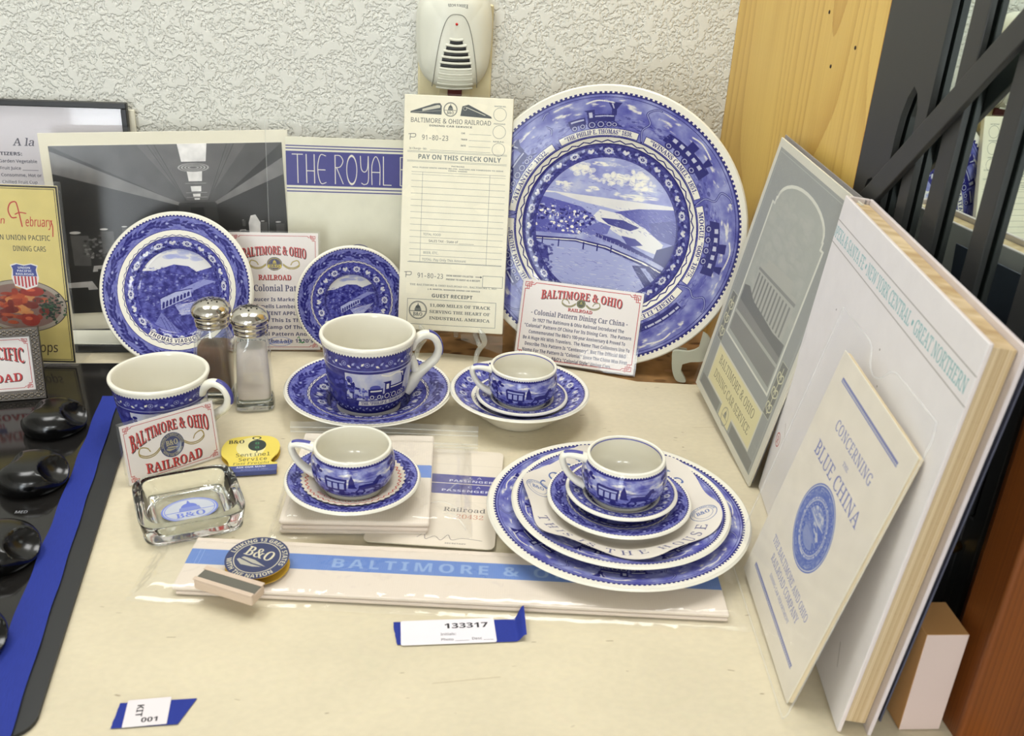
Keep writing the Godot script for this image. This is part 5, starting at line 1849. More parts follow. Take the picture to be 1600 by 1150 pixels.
func leaning_plates():
	textures_china()
	stand_plate("dinner_plate", "largest blue and white plate with river view, stood upright against the wall", Vector3(0.2289, 0.1542, -0.005), -20.4, 8.1, 0.1513, 0.016, 0.095, M.plate_large)
	stand_plate("viaduct_plate", "medium blue plate with viaduct view stood upright before the dining car photograph", Vector3(-0.2268, 0.0782, -0.0155), -10, 23, 0.083, 0.013, 0.046, M.plate_medium)
	stand_plate("upright_saucer", "small blue saucer stood upright against the blue banded menu behind large cup", Vector3(-0.0415, 0.0622, -0.0255), 6, 11, 0.0615, 0.0135, 0.029, M.saucer)
	# white plastic easel under the largest plate
	var t := thing("plate_stand", "frosted white plastic stand with curled hooks holding the largest plate", "plate stand", Vector3(0.2215, 0.0005, 0.012), Basis(Vector3.UP, deg_to_rad(-20.4)))
	for sx in [-1.0, 1.0]:
		var s: float = sx
		var hk := [Vector2(0.0, 0.062), Vector2(0.0065, 0.058), Vector2(0.013, 0.047), Vector2(0.0125, 0.037), Vector2(0.004, 0.0285), Vector2(-0.009, 0.0255), Vector2(-0.017, 0.0215), Vector2(-0.0175, 0.013), Vector2(-0.011, 0.003), Vector2(-0.013, 0.0), Vector2(-0.021, 0.001), Vector2(-0.0265, 0.011), Vector2(-0.029, 0.026), Vector2(-0.028, 0.036), Vector2(-0.012, 0.0375), Vector2(-0.002, 0.0435), Vector2(-0.001, 0.053)]
		var poly := PackedVector2Array()
		for p in smooth_profile(hk + [hk[0]], 4).slice(0, -1):
			poly.append(Vector2(p.x, p.y))
		if s > 0:
			part(t, "hook", prism(poly, 0.0045), M.frosted, Vector3(0.122, 0, 0.0055))
		else:
			part(t, "ledge", rbox(Vector3(0.012, 0.0035, 0.014), 0.001), M.frosted, Vector3(-0.03, 0.0018, -0.004))
		part(t, "leg", rbox(Vector3(0.006, 0.003, 0.07), 0.001), M.frosted, Vector3(0.1 if s > 0 else -0.03, 0.002, -0.04))
	part(t, "crossbar", rbox(Vector3(0.142, 0.006, 0.004), 0.001), M.frosted, Vector3(0.035, 0.005, -0.072))
	part(t, "back_rest", rbox(Vector3(0.03, 0.13, 0.004), 0.001), M.frosted, Vector3(0.01, 0.066, -0.067), Basis(Vector3.RIGHT, deg_to_rad(-8)))

func handle_mesh(path3: Array, rad: Array, flat := 1.35) -> ArrayMesh:
	return arrays_mesh([tube(path3, rad, 16, Vector3.BACK, true, flat)])

func cup(called, label, at: Vector3, turn: float, large: bool, pic_turn: float, tilt := Basis.IDENTITY, scale_r := 1.0, scale_y := 1.0, blue_line := false) -> Node3D:
	var t := thing(called, label, "cup", at, tilt)
	if large:
		var r := 0.0468 * scale_r
		var H := 0.0765 * scale_y
		var out := smooth_profile([Vector2(0.0325, 0.007), Vector2(0.0362, 0.014), Vector2(0.0395, 0.026), Vector2(0.0418, 0.042), Vector2(0.0432, 0.056), Vector2(0.0448, 0.067), Vector2(r, H - 0.0028)], 4)
		out.reverse()
		var s := surf()
		lathe(s, out, 96, "cyl")
		part(t, "printed_wall", arrays_mesh([s]), M.cup_large, Vector3.ZERO, Basis(Vector3.UP, pic_turn))
		part(t, "lining", lathed(smooth_profile([Vector2(0, 0.0075), Vector2(0.02, 0.0078), Vector2(0.031, 0.012), Vector2(0.036, 0.024), Vector2(0.0392, 0.045), Vector2(0.0408, 0.062), Vector2(r - 0.0042, H - 0.0018), Vector2(r - 0.002, H), Vector2(r - 0.0004, H - 0.0008), Vector2(r, H - 0.0028)], 4), 96), M.china)
		part(t, "foot", lathed(smooth_profile([Vector2(0.0325, 0.007), Vector2(0.0312, 0.004), Vector2(0.0318, 0.001), Vector2(0.0305, 0.0), Vector2(0.0285, 0.0002), Vector2(0.0275, 0.003), Vector2(0, 0.0035)], 3), 96), M.china)
		var hp := [Vector3(0.0425, 0.0405, 0), Vector3(0.0435, 0.054, 0), Vector3(0.0475, 0.0655, 0), Vector3(0.0565, 0.0712, 0), Vector3(0.0665, 0.0675, 0), Vector3(0.0718, 0.0565, 0), Vector3(0.0698, 0.045, 0), Vector3(0.061, 0.036, 0), Vector3(0.0505, 0.0275, 0), Vector3(0.043, 0.0165, 0), Vector3(0.0375, 0.0125, 0)]
		hp = [Vector3(0.0412, 0.058, 0), Vector3(0.0462, 0.0655, 0), Vector3(0.0555, 0.0708, 0), Vector3(0.0652, 0.0672, 0), Vector3(0.0698, 0.0568, 0), Vector3(0.0668, 0.0462, 0), Vector3(0.0585, 0.0385, 0), Vector3(0.049, 0.0305, 0), Vector3(0.0425, 0.0225, 0), Vector3(0.036, 0.0155, 0)]
		var b := Basis(Vector3.UP, turn)
		var pts := spline(hp, 6)
		var rad := []
		for k in pts.size():
			var u := float(k) / (pts.size() - 1)
			rad.append(0.0052 - 0.0012 * sin(clampf(u / 0.8, 0, 1) * PI) + 0.0025 * smoothstep(0.65, 1.0, u))
		var hd := part(t, "handle", handle_mesh(pts, rad, 1.25), M.china, Vector3.ZERO, b)
		# filled web between the loop and the wall
		part(t, "handle_web", handle_mesh(spline([Vector3(0.041, 0.05, 0), Vector3(0.0445, 0.042, 0), Vector3(0.0465, 0.036, 0), Vector3(0.05, 0.0355, 0)], 5), [0.0045, 0.0045, 0.0045, 0.0045, 0.0045, 0.0045, 0.0045, 0.0045, 0.0045, 0.0045, 0.0045, 0.0045, 0.0045, 0.004, 0.0035, 0.003], 1.1), M.china, Vector3.ZERO, b)
		var blue := mat(CO_MID.lerp(CO_DARK, 0.4), 0.18)
		var sp := []
		for k in 15:
			var u := lerpf(0.26, 0.5, k / 14.0)
			var i := int(u * (pts.size() - 1))
			var p: Vector3 = pts[i]
			var tn: Vector3 = (pts[mini(i + 1, pts.size() - 1)] - pts[maxi(i - 1, 0)]).normalized()
			var nn := Vector3(-tn.y, tn.x, 0)
			if nn.dot(p - Vector3(0.0555, 0.055, 0)) < 0:
				nn = -nn
			sp.append(p + nn * (rad[i] - 0.0004))
		part(hd, "blue_stripe", arrays_mesh([tube(sp, 0.0011, 8, Vector3.BACK, true, 2.6)]), blue)
	else:
		var H := 0.040
		var r := 0.0318 * scale_r
		var out := smooth_profile([Vector2(0.0255, 0.0048), Vector2(0.0305, 0.0095), Vector2(0.0335, 0.0165), Vector2(0.0343, 0.023), Vector2(0.0334, 0.03), Vector2(0.0322, 0.0345), Vector2(r, H - 0.0018)], 4)
		out.reverse()
		var s := surf()
		lathe(s, out, 80, "cyl")
		part(t, "printed_wall", arrays_mesh([s]), M.cup_small, Vector3.ZERO, Basis(Vector3.UP, pic_turn))
		part(t, "lining", lathed(smooth_profile([Vector2(0, 0.0052), Vector2(0.015, 0.0055), Vector2(0.024, 0.0085), Vector2(0.0298, 0.015), Vector2(0.0315, 0.022), Vector2(0.0302, 0.031), Vector2(r - 0.0026, H - 0.0012), Vector2(r - 0.0013, H), Vector2(r - 0.0002, H - 0.0006), Vector2(r, H - 0.0018)], 4), 80), M.china)
		if blue_line:
			part(t, "blue_line", lathed([Vector2(r - 0.0030, H - 0.0026), Vector2(r - 0.00275, H - 0.0017)], 80), mat(CO_MID, 0.16))
		part(t, "foot", lathed(smooth_profile([Vector2(0.0255, 0.0048), Vector2(0.0247, 0.0025), Vector2(0.0243, 0.0002), Vector2(0.0225, 0.0), Vector2(0.0215, 0.002), Vector2(0, 0.0025)], 3), 80), M.china)
		var pts := spline([Vector3(0.0308, 0.0345, 0), Vector3(0.0395, 0.0368, 0), Vector3(0.047, 0.0372, 0), Vector3(0.0505, 0.0345, 0), Vector3(0.0492, 0.0275, 0), Vector3(0.044, 0.019, 0), Vector3(0.037, 0.0128, 0), Vector3(0.0315, 0.0105, 0)], 6)
		var rad := []
		for k in pts.size():
			var u := float(k) / (pts.size() - 1)
			rad.append(0.0027 + 0.0014 * pow(absf(u * 2.0 - 1.0), 3.0))
		var hd := part(t, "handle", handle_mesh(pts, rad, 1.5), M.china, Vector3.ZERO, Basis(Vector3.UP, turn))
		var sp := []
		for k in range(3, int(pts.size() * 0.45)):
			sp.append(pts[k] + Vector3(0, rad[k] - 0.0004, 0))
		part(hd, "blue_stripe", arrays_mesh([tube(sp, 0.0008, 8, Vector3.BACK, true, 3.0)]), mat(CO_MID.lerp(CO_DARK, 0.3), 0.18))
	return t

func flat_plate(called, label, at: Vector3, R: float, h: float, well: float, m, category := "saucer", turn := 0.0) -> Node3D:
	var t := thing(called, label, category, at, Basis(Vector3.UP, turn))
	part(t, "plate_body", plate_mesh(R, h, well), [m, M.china])
	return t

func cups_and_saucers():
	# big cup on its saucer, middle of the shelf
	flat_plate("cup_saucer", "deep blue saucer under the large engine cup beside the shakers", Vector3(-0.0215, 0.0005, 0.1105), 0.0822, 0.026, 0.04, M.saucer)
	cup("coffee_cup", "large blue cup with engine picture standing on its deep saucer", Vector3(-0.0215, 0.0052, 0.1115), deg_to_rad(6), true, deg_to_rad(-60), Basis.IDENTITY.scaled(Vector3(1, 1.06, 1)))
	# left cup, on the shelf edge behind the small placard
	cup("coffee_cup", "large blue cup without saucer behind the small railroad placard by the cooktop", Vector3(-0.2058, 0.0006, 0.1655), deg_to_rad(-18), true, deg_to_rad(120), Basis(Vector3.BACK, deg_to_rad(1.5)).scaled(Vector3(0.945, 0.9, 0.945)))
	# small cup, saucer and bowl below the guest checks
	var bowl := thing("shallow_bowl", "blue rimmed shallow bowl under the small cup below the pattern placard", "bowl", Vector3(0.1283, 0.0005, 0.1285))
	part(bowl, "bowl_body", plate_mesh(0.0692, 0.0315, 0.036), [M.saucer_edge, M.china])
	flat_plate("small_saucer", "little blue edged saucer set inside the shallow bowl", Vector3(0.1305, 0.0142, 0.131), 0.0458, 0.0135, 0.0265, M.saucer_edge)
	cup("demitasse_cup", "small horse car cup on little saucer in the shallow bowl", Vector3(0.1305, 0.0189, 0.131), deg_to_rad(178), false, deg_to_rad(-72), Basis.IDENTITY, 1.03, 1.0, true)
	# small cup on a lace-edged paper mat, on the bagged napkin
	flat_plate("demitasse_saucer", "blue saucer with red edged paper mat lying on the bagged napkin", Vector3(-0.031, 0.0172, 0.289), 0.0556, 0.0155, 0.0285, M.saucer)
	var mat_im := canvas(512, 512, Color(0.87, 0.83, 0.76))
	var red := Color(0.72, 0.2, 0.16)
	for k in 220:
		var a := TAU * k / 220.0
		var b := TAU * (k + 1) / 220.0
		var ra := 226.0 + 7.0 * sin(a * 44.0)
		var rb := 226.0 + 7.0 * sin(b * 44.0)
		L(mat_im, Vector2(256 + sin(a) * ra, 256 - cos(a) * ra), Vector2(256 + sin(b) * rb, 256 - cos(b) * rb), 4.0, red)
	arc_text(mat_im, "DINING CAR SERVICE", Vector2(256, 256), 190, 188, 20, red, "rb", true, 1.1)
	var doily := thing("paper_coaster", "scalloped paper coaster with red edge and lettering under the small cup", "coaster", Vector3(-0.0305, 0.0217, 0.289))
	part(doily, "printed_disc", paper_disc(16, 220, 0.0434, func(a): return 0.0425 + 0.0009 * sin(a * 44.0), func(r, _a): return 0.0004 + 0.0060 * clampf((r - 0.0245) / 0.0065, 0, 1) + 0.0036 * clampf((r - 0.031) / 0.0125, 0, 1)), printed(mat_im, 0.8, 0.2))
	cup("demitasse_cup", "small horse car cup on the red edged coaster with a dead insect inside", Vector3(-0.0305, 0.0228, 0.289), deg_to_rad(172), false, deg_to_rad(-75))
	# the dead insect in it
	var bug := thing("dead_insect", "tiny dried dead insect lying inside the small cup on the coaster", "insect", Vector3(-0.0365, 0.0286, 0.2795), Basis(Vector3.UP, 0.6))
	var s := surf()
	lathe(s, smooth_profile([Vector2(0, 0.0026), Vector2(0.0007, 0.002), Vector2(0.0009, 0.0), Vector2(0.0006, -0.0016), Vector2(0, -0.0022)], 3), 10)
	part(bug, "body", arrays_mesh([s]), M.black, Vector3(0, 0.0009, 0), Basis(Vector3.RIGHT, PI / 2))
	for k in 6:
		var a := 0.5 + k * 1.0
		part(bug, "leg", arrays_mesh([tube([Vector3(0, 0.001, 0), Vector3(cos(a) * 0.002, 0.0022, sin(a) * 0.002), Vector3(cos(a) * 0.0042, 0.0003, sin(a) * 0.0042)], 0.00022, 5)]), M.black)

func plate_stack():
	var c := Vector3(0.1852, 0.0098, 0.333)
	flat_plate("stacked_plate", "bottom plate of the stack, widest, blue engine pictures round its rim", c + Vector3(0, 0, -0.002), 0.1072, 0.0155, 0.068, M.plate_rim, "plate", 0.5)
	flat_plate("stacked_plate", "second plate of the stack, lying under the scalloped paper mat", c + Vector3(0.0008, 0.0052, 0.0005), 0.0886, 0.0175, 0.054, M.plate_rim, "plate", 2.0)
	# paper mat with wavy edge
	var im := canvas(800, 800, Color(0.85, 0.82, 0.78))
	var blue := Color(0.33, 0.4, 0.6)
	arc_text(im, "GOOD LIVING", Vector2(400, 400), 300, 0, 62, blue, "r", false, 1.25)
	arc_text(im, "THIS IS THE HOUSE", Vector2(400, 400), 330, 188, 42, Color(0.36, 0.36, 0.5), "r", true, 1.45)
	for a in [-72.0, 108.0]:
		var p := Vector2(400, 400) + Vector2(sin(deg_to_rad(a)), -cos(deg_to_rad(a))) * 325
		ring(im, p, 48, 48, 2.5, blue)
		ring(im, p, 34, 34, 1.5, blue)
		T(im, "B&O", p.x, p.y - 6, 22, blue, "rb", 52)
		arc_text(im, "LINKING 13 GREAT STATES", p, 41, 0, 7, blue, "sb")
	var mt := thing("paper_mat", "round scalloped paper mat with blue lettering between the stacked plates", "paper mat", c + Vector3(0.0006, 0.0104, -0.001))
	var wave := func(r: float, a: float) -> float:
		var f := clampf((r - 0.046) / 0.034, 0, 1)
		return 0.0018 + f * 0.0128 + f * f * 0.0032 * (1.0 + sin(a * 6.0 - 0.4)) - 0.003 * f * f
	part(mt, "sheet", paper_disc(18, 144, 0.0832, func(a): return 0.0785 * (1.0 + 0.05 * sin(a * 6.0 + 1.1)), wave), printed(im, 0.75, 0.25))
	flat_plate("stacked_plate", "third plate of the stack, small and cream edged, on the scalloped paper mat", c + Vector3(-0.0008, 0.0128, 0.0), 0.0584, 0.0145, 0.033, M.saucer, "plate")
	flat_plate("stacked_saucer", "little blue edged saucer topmost in the stack under the small cup", c + Vector3(0.0005, 0.0211, 0.0), 0.0452, 0.0135, 0.0265, M.saucer_edge)
	cup("demitasse_cup", "small horse car cup on top of the stack of plates", c + Vector3(0.0012, 0.0258, 0.0), deg_to_rad(172), false, deg_to_rad(-88), Basis.IDENTITY, 0.985, 1.0, true)

func paper_disc(rows: int, seg: int, uv_r: float, edge: Callable, height: Callable) -> ArrayMesh:
	# a thin round sheet of paper with its own outline and bend
	var s := surf()
	for j in rows + 1:
		for i in seg + 1:
			var a := TAU * i / seg
			var r: float = edge.call(a) * j / rows
			s.v.append(Vector3(sin(a) * r, height.call(r, a), cos(a) * r))
			s.uv.append(Vector2(0.5 + sin(a) * r / (2.0 * uv_r), 0.5 + cos(a) * r / (2.0 * uv_r)))
			s.n.append(Vector3.UP)
	for j in rows + 1:
		for i in seg + 1:
			var du: Vector3 = s.v[j * (seg + 1) + (i + 1) % seg] - s.v[j * (seg + 1) + (i - 1 + seg) % seg]
			var dv: Vector3 = s.v[mini(j + 1, rows) * (seg + 1) + i] - s.v[maxi(j - 1, 0) * (seg + 1) + i]
			var n := dv.cross(du)
			s.n[j * (seg + 1) + i] = n.normalized() if n.length() > 1e-12 else Vector3.UP
	for j in rows:
		for i in seg:
			var a := j * (seg + 1) + i
			s.i.append_array(PackedInt32Array([a, a + 1, a + seg + 2, a, a + seg + 2, a + seg + 1]))
	return arrays_mesh([s])

# ------------------------------------------------------------------ glass and small things
func shakers():
	for k in 2:
		var salt := k == 1
		var t := thing("salt_shaker" if salt else "spice_shaker", "square glass shaker of white salt with chrome cap" if salt else "square glass shaker of brown ground spice with chrome cap", "shaker", Vector3(-0.1345, 0.0005, 0.0985) if salt else Vector3(-0.1735, 0.0005, 0.080), Basis(Vector3.UP, deg_to_rad(6 if salt else -4)).scaled(Vector3(1.05, 1.02, 1.05)))
		var outer := [Vector2(0, 0.0), Vector2(0.016, 0.0), Vector2(0.0182, 0.001), Vector2(0.0187, 0.004), Vector2(0.0185, 0.02), Vector2(0.0175, 0.045), Vector2(0.0162, 0.064), Vector2(0.0152, 0.0705), Vector2(0.0138, 0.0745), Vector2(0.0132, 0.078), Vector2(0.0132, 0.082)]
		var inner := [Vector2(0.0112, 0.082), Vector2(0.0112, 0.078), Vector2(0.0118, 0.0735), Vector2(0.0132, 0.069), Vector2(0.014, 0.062), Vector2(0.015, 0.044), Vector2(0.0157, 0.02), Vector2(0.0155, 0.0125), Vector2(0.0135, 0.0105), Vector2(0, 0.0105)]
		outer = smooth_profile(outer, 2)
		outer.reverse()   # walked from the neck down so that the outside lies on the left
		var s := surf()
		lathe_blend(s, outer, 72)
		var s2 := surf()
		inner = smooth_profile(inner, 2)
		inner.reverse()
		lathe_blend(s2, inner, 72)
		var s3 := surf()
		lathe_blend(s3, [Vector2(0.0112, 0.082), Vector2(0.0132, 0.082)], 72)
		add_to(s, s2)
		add_to(s, s3)
		part(t, "glass_body", arrays_mesh([s]), M.jar)
		var sb := surf()
		lathe_blend(sb, [Vector2(0, 0.0098), Vector2(0.0145, 0.0098), Vector2(0.0162, 0.0085), Vector2(0.0176, 0.005), Vector2(0.0172, 0.0014), Vector2(0.016, 0.0006), Vector2(0, 0.0006)], 64)
		part(t, "glass_base", arrays_mesh([sb]), M.glass)
		var fill_im := canvas(256, 256, Color(0.84, 0.79, 0.76) if salt else Color(0.50, 0.36, 0.26))
		grain(fill_im, 0.12 if salt else 0.5, 0.3, 3)
		var fm := printed(fill_im, 0.9, 0.2)
		var top := 0.0635 if salt else 0.0585
		var c := surf()
		var pf := [Vector2(0, top + 0.001), Vector2(0.009, top), Vector2(0.0134 if salt else 0.0138, top - 0.0015), Vector2(0.0147, 0.044), Vector2(0.0154, 0.02), Vector2(0.0152, 0.0128), Vector2(0.0132, 0.0108), Vector2(0, 0.0108)]
		lathe_blend(c, pf, 72)
		part(t, "salt" if salt else "spice", arrays_mesh([c]), fm)
		var cap := smooth_profile([Vector2(0, 0.1035), Vector2(0.008, 0.1028), Vector2(0.0142, 0.0998), Vector2(0.0176, 0.0955), Vector2(0.0184, 0.0918), Vector2(0.0178, 0.0888), Vector2(0.0162, 0.0868), Vector2(0.0158, 0.0855), Vector2(0.0162, 0.0842), Vector2(0.016, 0.082), Vector2(0.0153, 0.0808), Vector2(0.0156, 0.0788), Vector2(0.0152, 0.0772), Vector2(0.0145, 0.077)], 3)
		part(t, "cap", lathed(cap, 64), M.chrome, Vector3(0, 0.0, 0))
		var h := surf()
		for q in [[0, 0], [1, 0], [1, 60], [1, 120], [1, 180], [1, 240], [1, 300], [2, 30], [2, 90], [2, 150], [2, 210], [2, 270], [2, 330]]:
			var r: float = q[0] * 0.0042
			var a := deg_to_rad(q[1])
			var d := surf()
			lathe(d, [Vector2(0, 0.0003), Vector2(0.0009, 0.0001)], 8)
			add_to(h, moved(d, Transform3D(Basis.IDENTITY, Vector3(cos(a) * r, 0.1036 - r * r * 8.0, sin(a) * r))))
		part(t, "pour_holes", arrays_mesh([h]), M.black)

func lathe_blend(s: Dictionary, prof: Array, seg: int):
	# square at the foot, round at the neck
	var n := prof.size()
	var base: int = s.v.size()
	var pts := PackedVector3Array()
	for k in n:
		var p: Vector2 = prof[k]
		var e := lerpf(5.0, 2.0, smoothstep(0.05, 0.074, p.y))
		for i in seg + 1:
			var a := TAU * i / seg
			var d := Vector2(sin(a), cos(a))
			var rr := pow(pow(absf(d.x), e) + pow(absf(d.y), e), -1.0 / e)
			pts.append(Vector3(d.x * p.x * rr, p.y, d.y * p.x * rr))
	for k in n:
		for i in seg + 1:
			var i0 := (i - 1 + seg) % seg
			var i1 := (i + 1) % seg
			var du := pts[k * (seg + 1) + i1] - pts[k * (seg + 1) + i0]
			var dv := pts[mini(k + 1, n - 1) * (seg + 1) + i] - pts[maxi(k - 1, 0) * (seg + 1) + i]
			var nn := dv.cross(du)
			if nn.length() < 1e-14:
				nn = Vector3.UP * signf((prof[mini(k + 1, n - 1)].x - prof[maxi(k - 1, 0)].x) + 1e-9)
			s.v.append(pts[k * (seg + 1) + i])
			s.n.append(nn.normalized())
			s.uv.append(Vector2(4.0 * i / seg, prof[k].y * 25.0))
	for k in n - 1:
		for i in seg:
			var a := base + k * (seg + 1) + i
			s.i.append_array(PackedInt32Array([a, a + 1, a + seg + 2, a, a + seg + 2, a + seg + 1]))

func matchbook(called, label, at: Vector3, basis: Basis, outline: PackedVector2Array, rect: Rect2, face: Image, inside: Color, strip: Color, strip_w: float, strip_d: float, gap: float):
	var t := thing(called, label, "matchbook", at, basis)
	var up := Basis(Vector3.RIGHT, -PI / 2)
	part(t, "cover_front", prism(outline, 0.0006, rect), [printed(face, 0.4, 0.5), mat(inside, 0.7)], Vector3(0, gap + 0.0026, 0), Basis(Vector3.RIGHT, -PI / 2 + 0.07))
	part(t, "cover_back", prism(outline, 0.0006, rect), mat(inside, 0.7), Vector3(0, 0.0008, 0), up)
	return t

func small_things():
	# small acrylic placard leaning on the left cup
	var im := placard_base(700, 430, 0.03)
	red_title(im, "BALTIMORE & OHIO", 350, 88, 72, 600, 62, 0.7)
	var navy := Color(0.2, 0.22, 0.38)
	var gold := Color(0.64, 0.55, 0.2)
	swash(im, Vector2(440, 232), 135, 1.0, Color(0.2, 0.16, 0.1), gold, 5.0)
	swash(im, Vector2(260, 232), 135, -1.0, Color(0.2, 0.16, 0.1), gold, 5.0)
	bo_seal(im, Vector2(350, 232), 90, navy, Color(0.72, 0.68, 0.5))
	red_title(im, "RAILROAD", 350, 362, 66, 440, -16, 0.1)
	var t := thing("small_placard", "small railroad placard with round seal in thick clear block before left cup", "placard", Vector3(-0.1869, 0.0006, 0.2255), lean_basis(34.8, 8))
	part(t, "printed_card", card_mesh(0.0829, 0.0545, 0.0006), [printed(im, 0.4), M.paper], Vector3(0, 0.0276, 0.0))
	part(t, "holder", card_mesh(0.0852, 0.0562, 0.006), M.acrylic, Vector3(0, 0.0281, -0.0012), Basis.IDENTITY, "clear acrylic block")

	# heavy square glass ashtray
	var a := thing("glass_ashtray", "heavy square clear glass ashtray with blue dome emblem", "ashtray", Vector3(-0.1635, 0.0005, 0.292), Basis(Vector3.UP, deg_to_rad(18.5)).scaled(Vector3(1, 0.76, 1)))
	var o := [Vector2(0, 0.0055), Vector2(0.024, 0.0058), Vector2(0.0265, 0.0072), Vector2(0.0325, 0.02), Vector2(0.034, 0.0228), Vector2(0.0355, 0.0238), Vector2(0.0395, 0.0238), Vector2(0.0412, 0.0225), Vector2(0.0402, 0.013), Vector2(0.0385, 0.004), Vector2(0.037, 0.0006), Vector2(0.0355, 0.0), Vector2(0, 0.0)]
	var s := surf()
	lathe(s, smooth_profile(o, 3), 120, "planar", 0.05, 5.5)
	part(a, "glass_body", arrays_mesh([s]), M.glass)
	var em := canvas(400, 300, Color(0.84, 0.86, 0.90, 0.65))
	dome_logo(em, Vector2(200, 150), 140, Color(0.42, 0.48, 0.78), 9.0, 1.36)
	var decal := printed(em, 0.4)
	decal.transparency = BaseMaterial3D.TRANSPARENCY_ALPHA
	var disc := PackedVector2Array()
	for k in 48:
		disc.append(Vector2(cos(TAU * k / 48.0) * 0.0225, sin(TAU * k / 48.0) * 0.0168))
	part(a, "emblem", prism(disc, 0.0002, Rect2(-0.0228, -0.0171, 0.0456, 0.0342)), decal, Vector3(0, 0.0063, 0.001), Basis(Vector3.RIGHT, -PI / 2))

	# yellow signal matchbook
	var y := canvas(480, 460, Color(0.88, 0.80, 0.36))
	ring(y, Vector2(240, 150), 120, 130, 0.0, Color(0.89, 0.85, 0.6))
	y.fill_rect(Rect2i(0, 384, 480, 76), Color(0.28, 0.32, 0.55))
	T(y, "B&O", 120, 70, 44, Color(0.14, 0.14, 0.14), "rb", 140)
	ring(y, Vector2(290, 128), 74, 74, 0.0, Color(0.2, 0.24, 0.22))
	ring(y, Vector2(290, 100), 17, 17, 0.0, Color(0.25, 0.5, 0.33))
	ring(y, Vector2(290, 156), 17, 17, 0.0, Color(0.25, 0.5, 0.33))
	ring(y, Vector2(284, 30), 32, 18, 7.0, Color(0.2, 0.22, 0.22))
	L(y, Vector2(290, 50), Vector2(290, 222), 8.0, Color(0.2, 0.24, 0.22))
	T(y, "Sentinel", 262, 248, 44, Color(0.14, 0.14, 0.14), "m", 290)
	T(y, "Service", 262, 306, 42, Color(0.14, 0.14, 0.14), "m", 240)
	T(y, "Fast Freight", 250, 356, 28, Color(0.3, 0.34, 0.2), "r", 300, 0, 0, 0, 0, 0.25)
	T(y, "ASK OUR MAN!", 250, 404, 20, Color(0.86, 0.87, 0.9), "sb", 240)
	T(y, "Baltimore & Ohio", 280, 440, 13, Color(0.75, 0.77, 0.84), "sb", 220)
	var oy := PackedVector2Array()
	for p in smooth_profile([Vector2(-0.0165, -0.0195), Vector2(-0.0178, -0.009), Vector2(-0.0235, 0.0005), Vector2(-0.0232, 0.012), Vector2(-0.017, 0.0212), Vector2(-0.004, 0.0235), Vector2(0.011, 0.0232), Vector2(0.02, 0.019), Vector2(0.0238, 0.01), Vector2(0.0222, -0.001), Vector2(0.0168, -0.0085), Vector2(0.0178, -0.012)], 5):
		oy.append(p)
	oy.append(Vector2(0.0218, -0.0125))
	oy.append(Vector2(0.0218, -0.0225))
	oy.append(Vector2(-0.0165, -0.0225))
	var mb = matchbook("signal_matchbook", "yellow matchbook with signal picture lying beside the left cup", Vector3(-0.1255, 0.0005, 0.2065), Basis(Vector3.UP, deg_to_rad(5)) * Basis.IDENTITY.scaled(Vector3(1.08, 1, 1.25)), oy, Rect2(-0.024, -0.0225, 0.048, 0.046), y, Color(0.8, 0.66, 0.2), Color(0.2, 0.2, 0.25), 0.038, 0.01, 0.003)
	part(mb, "fold", rbox(Vector3(0.038, 0.0054, 0.0022), 0.001), mat(Color(0.28, 0.32, 0.55), 0.5), Vector3(0.0026, 0.003, 0.0228))

	# round navy matchbook on the bagged napkin
	var nv := canvas(480, 480, Color(0.18, 0.21, 0.36))
	bo_seal(nv, Vector2(240, 240), 236, Color(0.18, 0.21, 0.36), Color(0.80, 0.77, 0.66))
	var on := PackedVector2Array()
	for k in 44:
		var ang := deg_to_rad(-62.0 + 304.0 * k / 43.0) - PI / 2 + deg_to_rad(28)
		ang = deg_to_rad(-70.0 + 320.0 * k / 43.0)
		on.append(Vector2(cos(ang), sin(ang)) * 0.0235)
	on.append(Vector2(-0.0145, -0.0262))
	on.append(Vector2(0.0145, -0.0262))
	var nb = matchbook("seal_matchbook", "round navy matchbook with seal lying on the bagged napkin", Vector3(-0.0985, 0.0098, 0.378), Basis(Vector3.UP, deg_to_rad(-27)), on, Rect2(-0.024, -0.024, 0.048, 0.048), nv, Color(0.78, 0.63, 0.2), Color(0.3, 0.3, 0.28), 0.05, 0.014, 0.0055)
	part(nb, "striker_flap", rbox(Vector3(0.049, 0.009, 0.0165), 0.002, "y"), [mat(Color(0.40, 0.39, 0.35), 0.8), mat(Color(0.80, 0.72, 0.64), 0.6)], Vector3(-0.001, 0.0052, 0.0335))
	part(nb, "flap_edge", rbox(Vector3(0.0492, 0.0008, 0.0042), 0.0003, "y"), mat(Color(0.80, 0.72, 0.64), 0.6), Vector3(-0.001, 0.0099, 0.0272))
	part(nb, "flap_edge", rbox(Vector3(0.0492, 0.0008, 0.0036), 0.0003, "y"), mat(Color(0.80, 0.72, 0.64), 0.6), Vector3(-0.001, 0.0099, 0.0401))

func wavy_bag(w: float, d: float, h: float, nu: int, nv: int, sd: int, amp: float) -> ArrayMesh:
	# crinkled clear film lying over something h high; edges fall to the shelf
	var n := FastNoiseLite.new()
	n.seed = sd
	n.frequency = 18.0
	n.fractal_type = FastNoiseLite.FRACTAL_RIDGED
	n.fractal_octaves = 3
	var f := func(u: float, v: float) -> Vector3:
		var x := (u - 0.5) * w
		var z := (0.5 - v) * d
		var e := minf(minf(u, 1.0 - u) * w, minf(v, 1.0 - v) * d)
		var k := smoothstep(0.0, 0.016, e)
		var y := 0.0008 + (h - 0.0008) * k + (n.get_noise_2d(x * 2.2, z * 2.2) + 0.6) * amp * (0.4 + 0.6 * k)
		return Vector3(x, maxf(y, 0.0004), z)
	return arrays_mesh([sheet(nu, nv, f)])

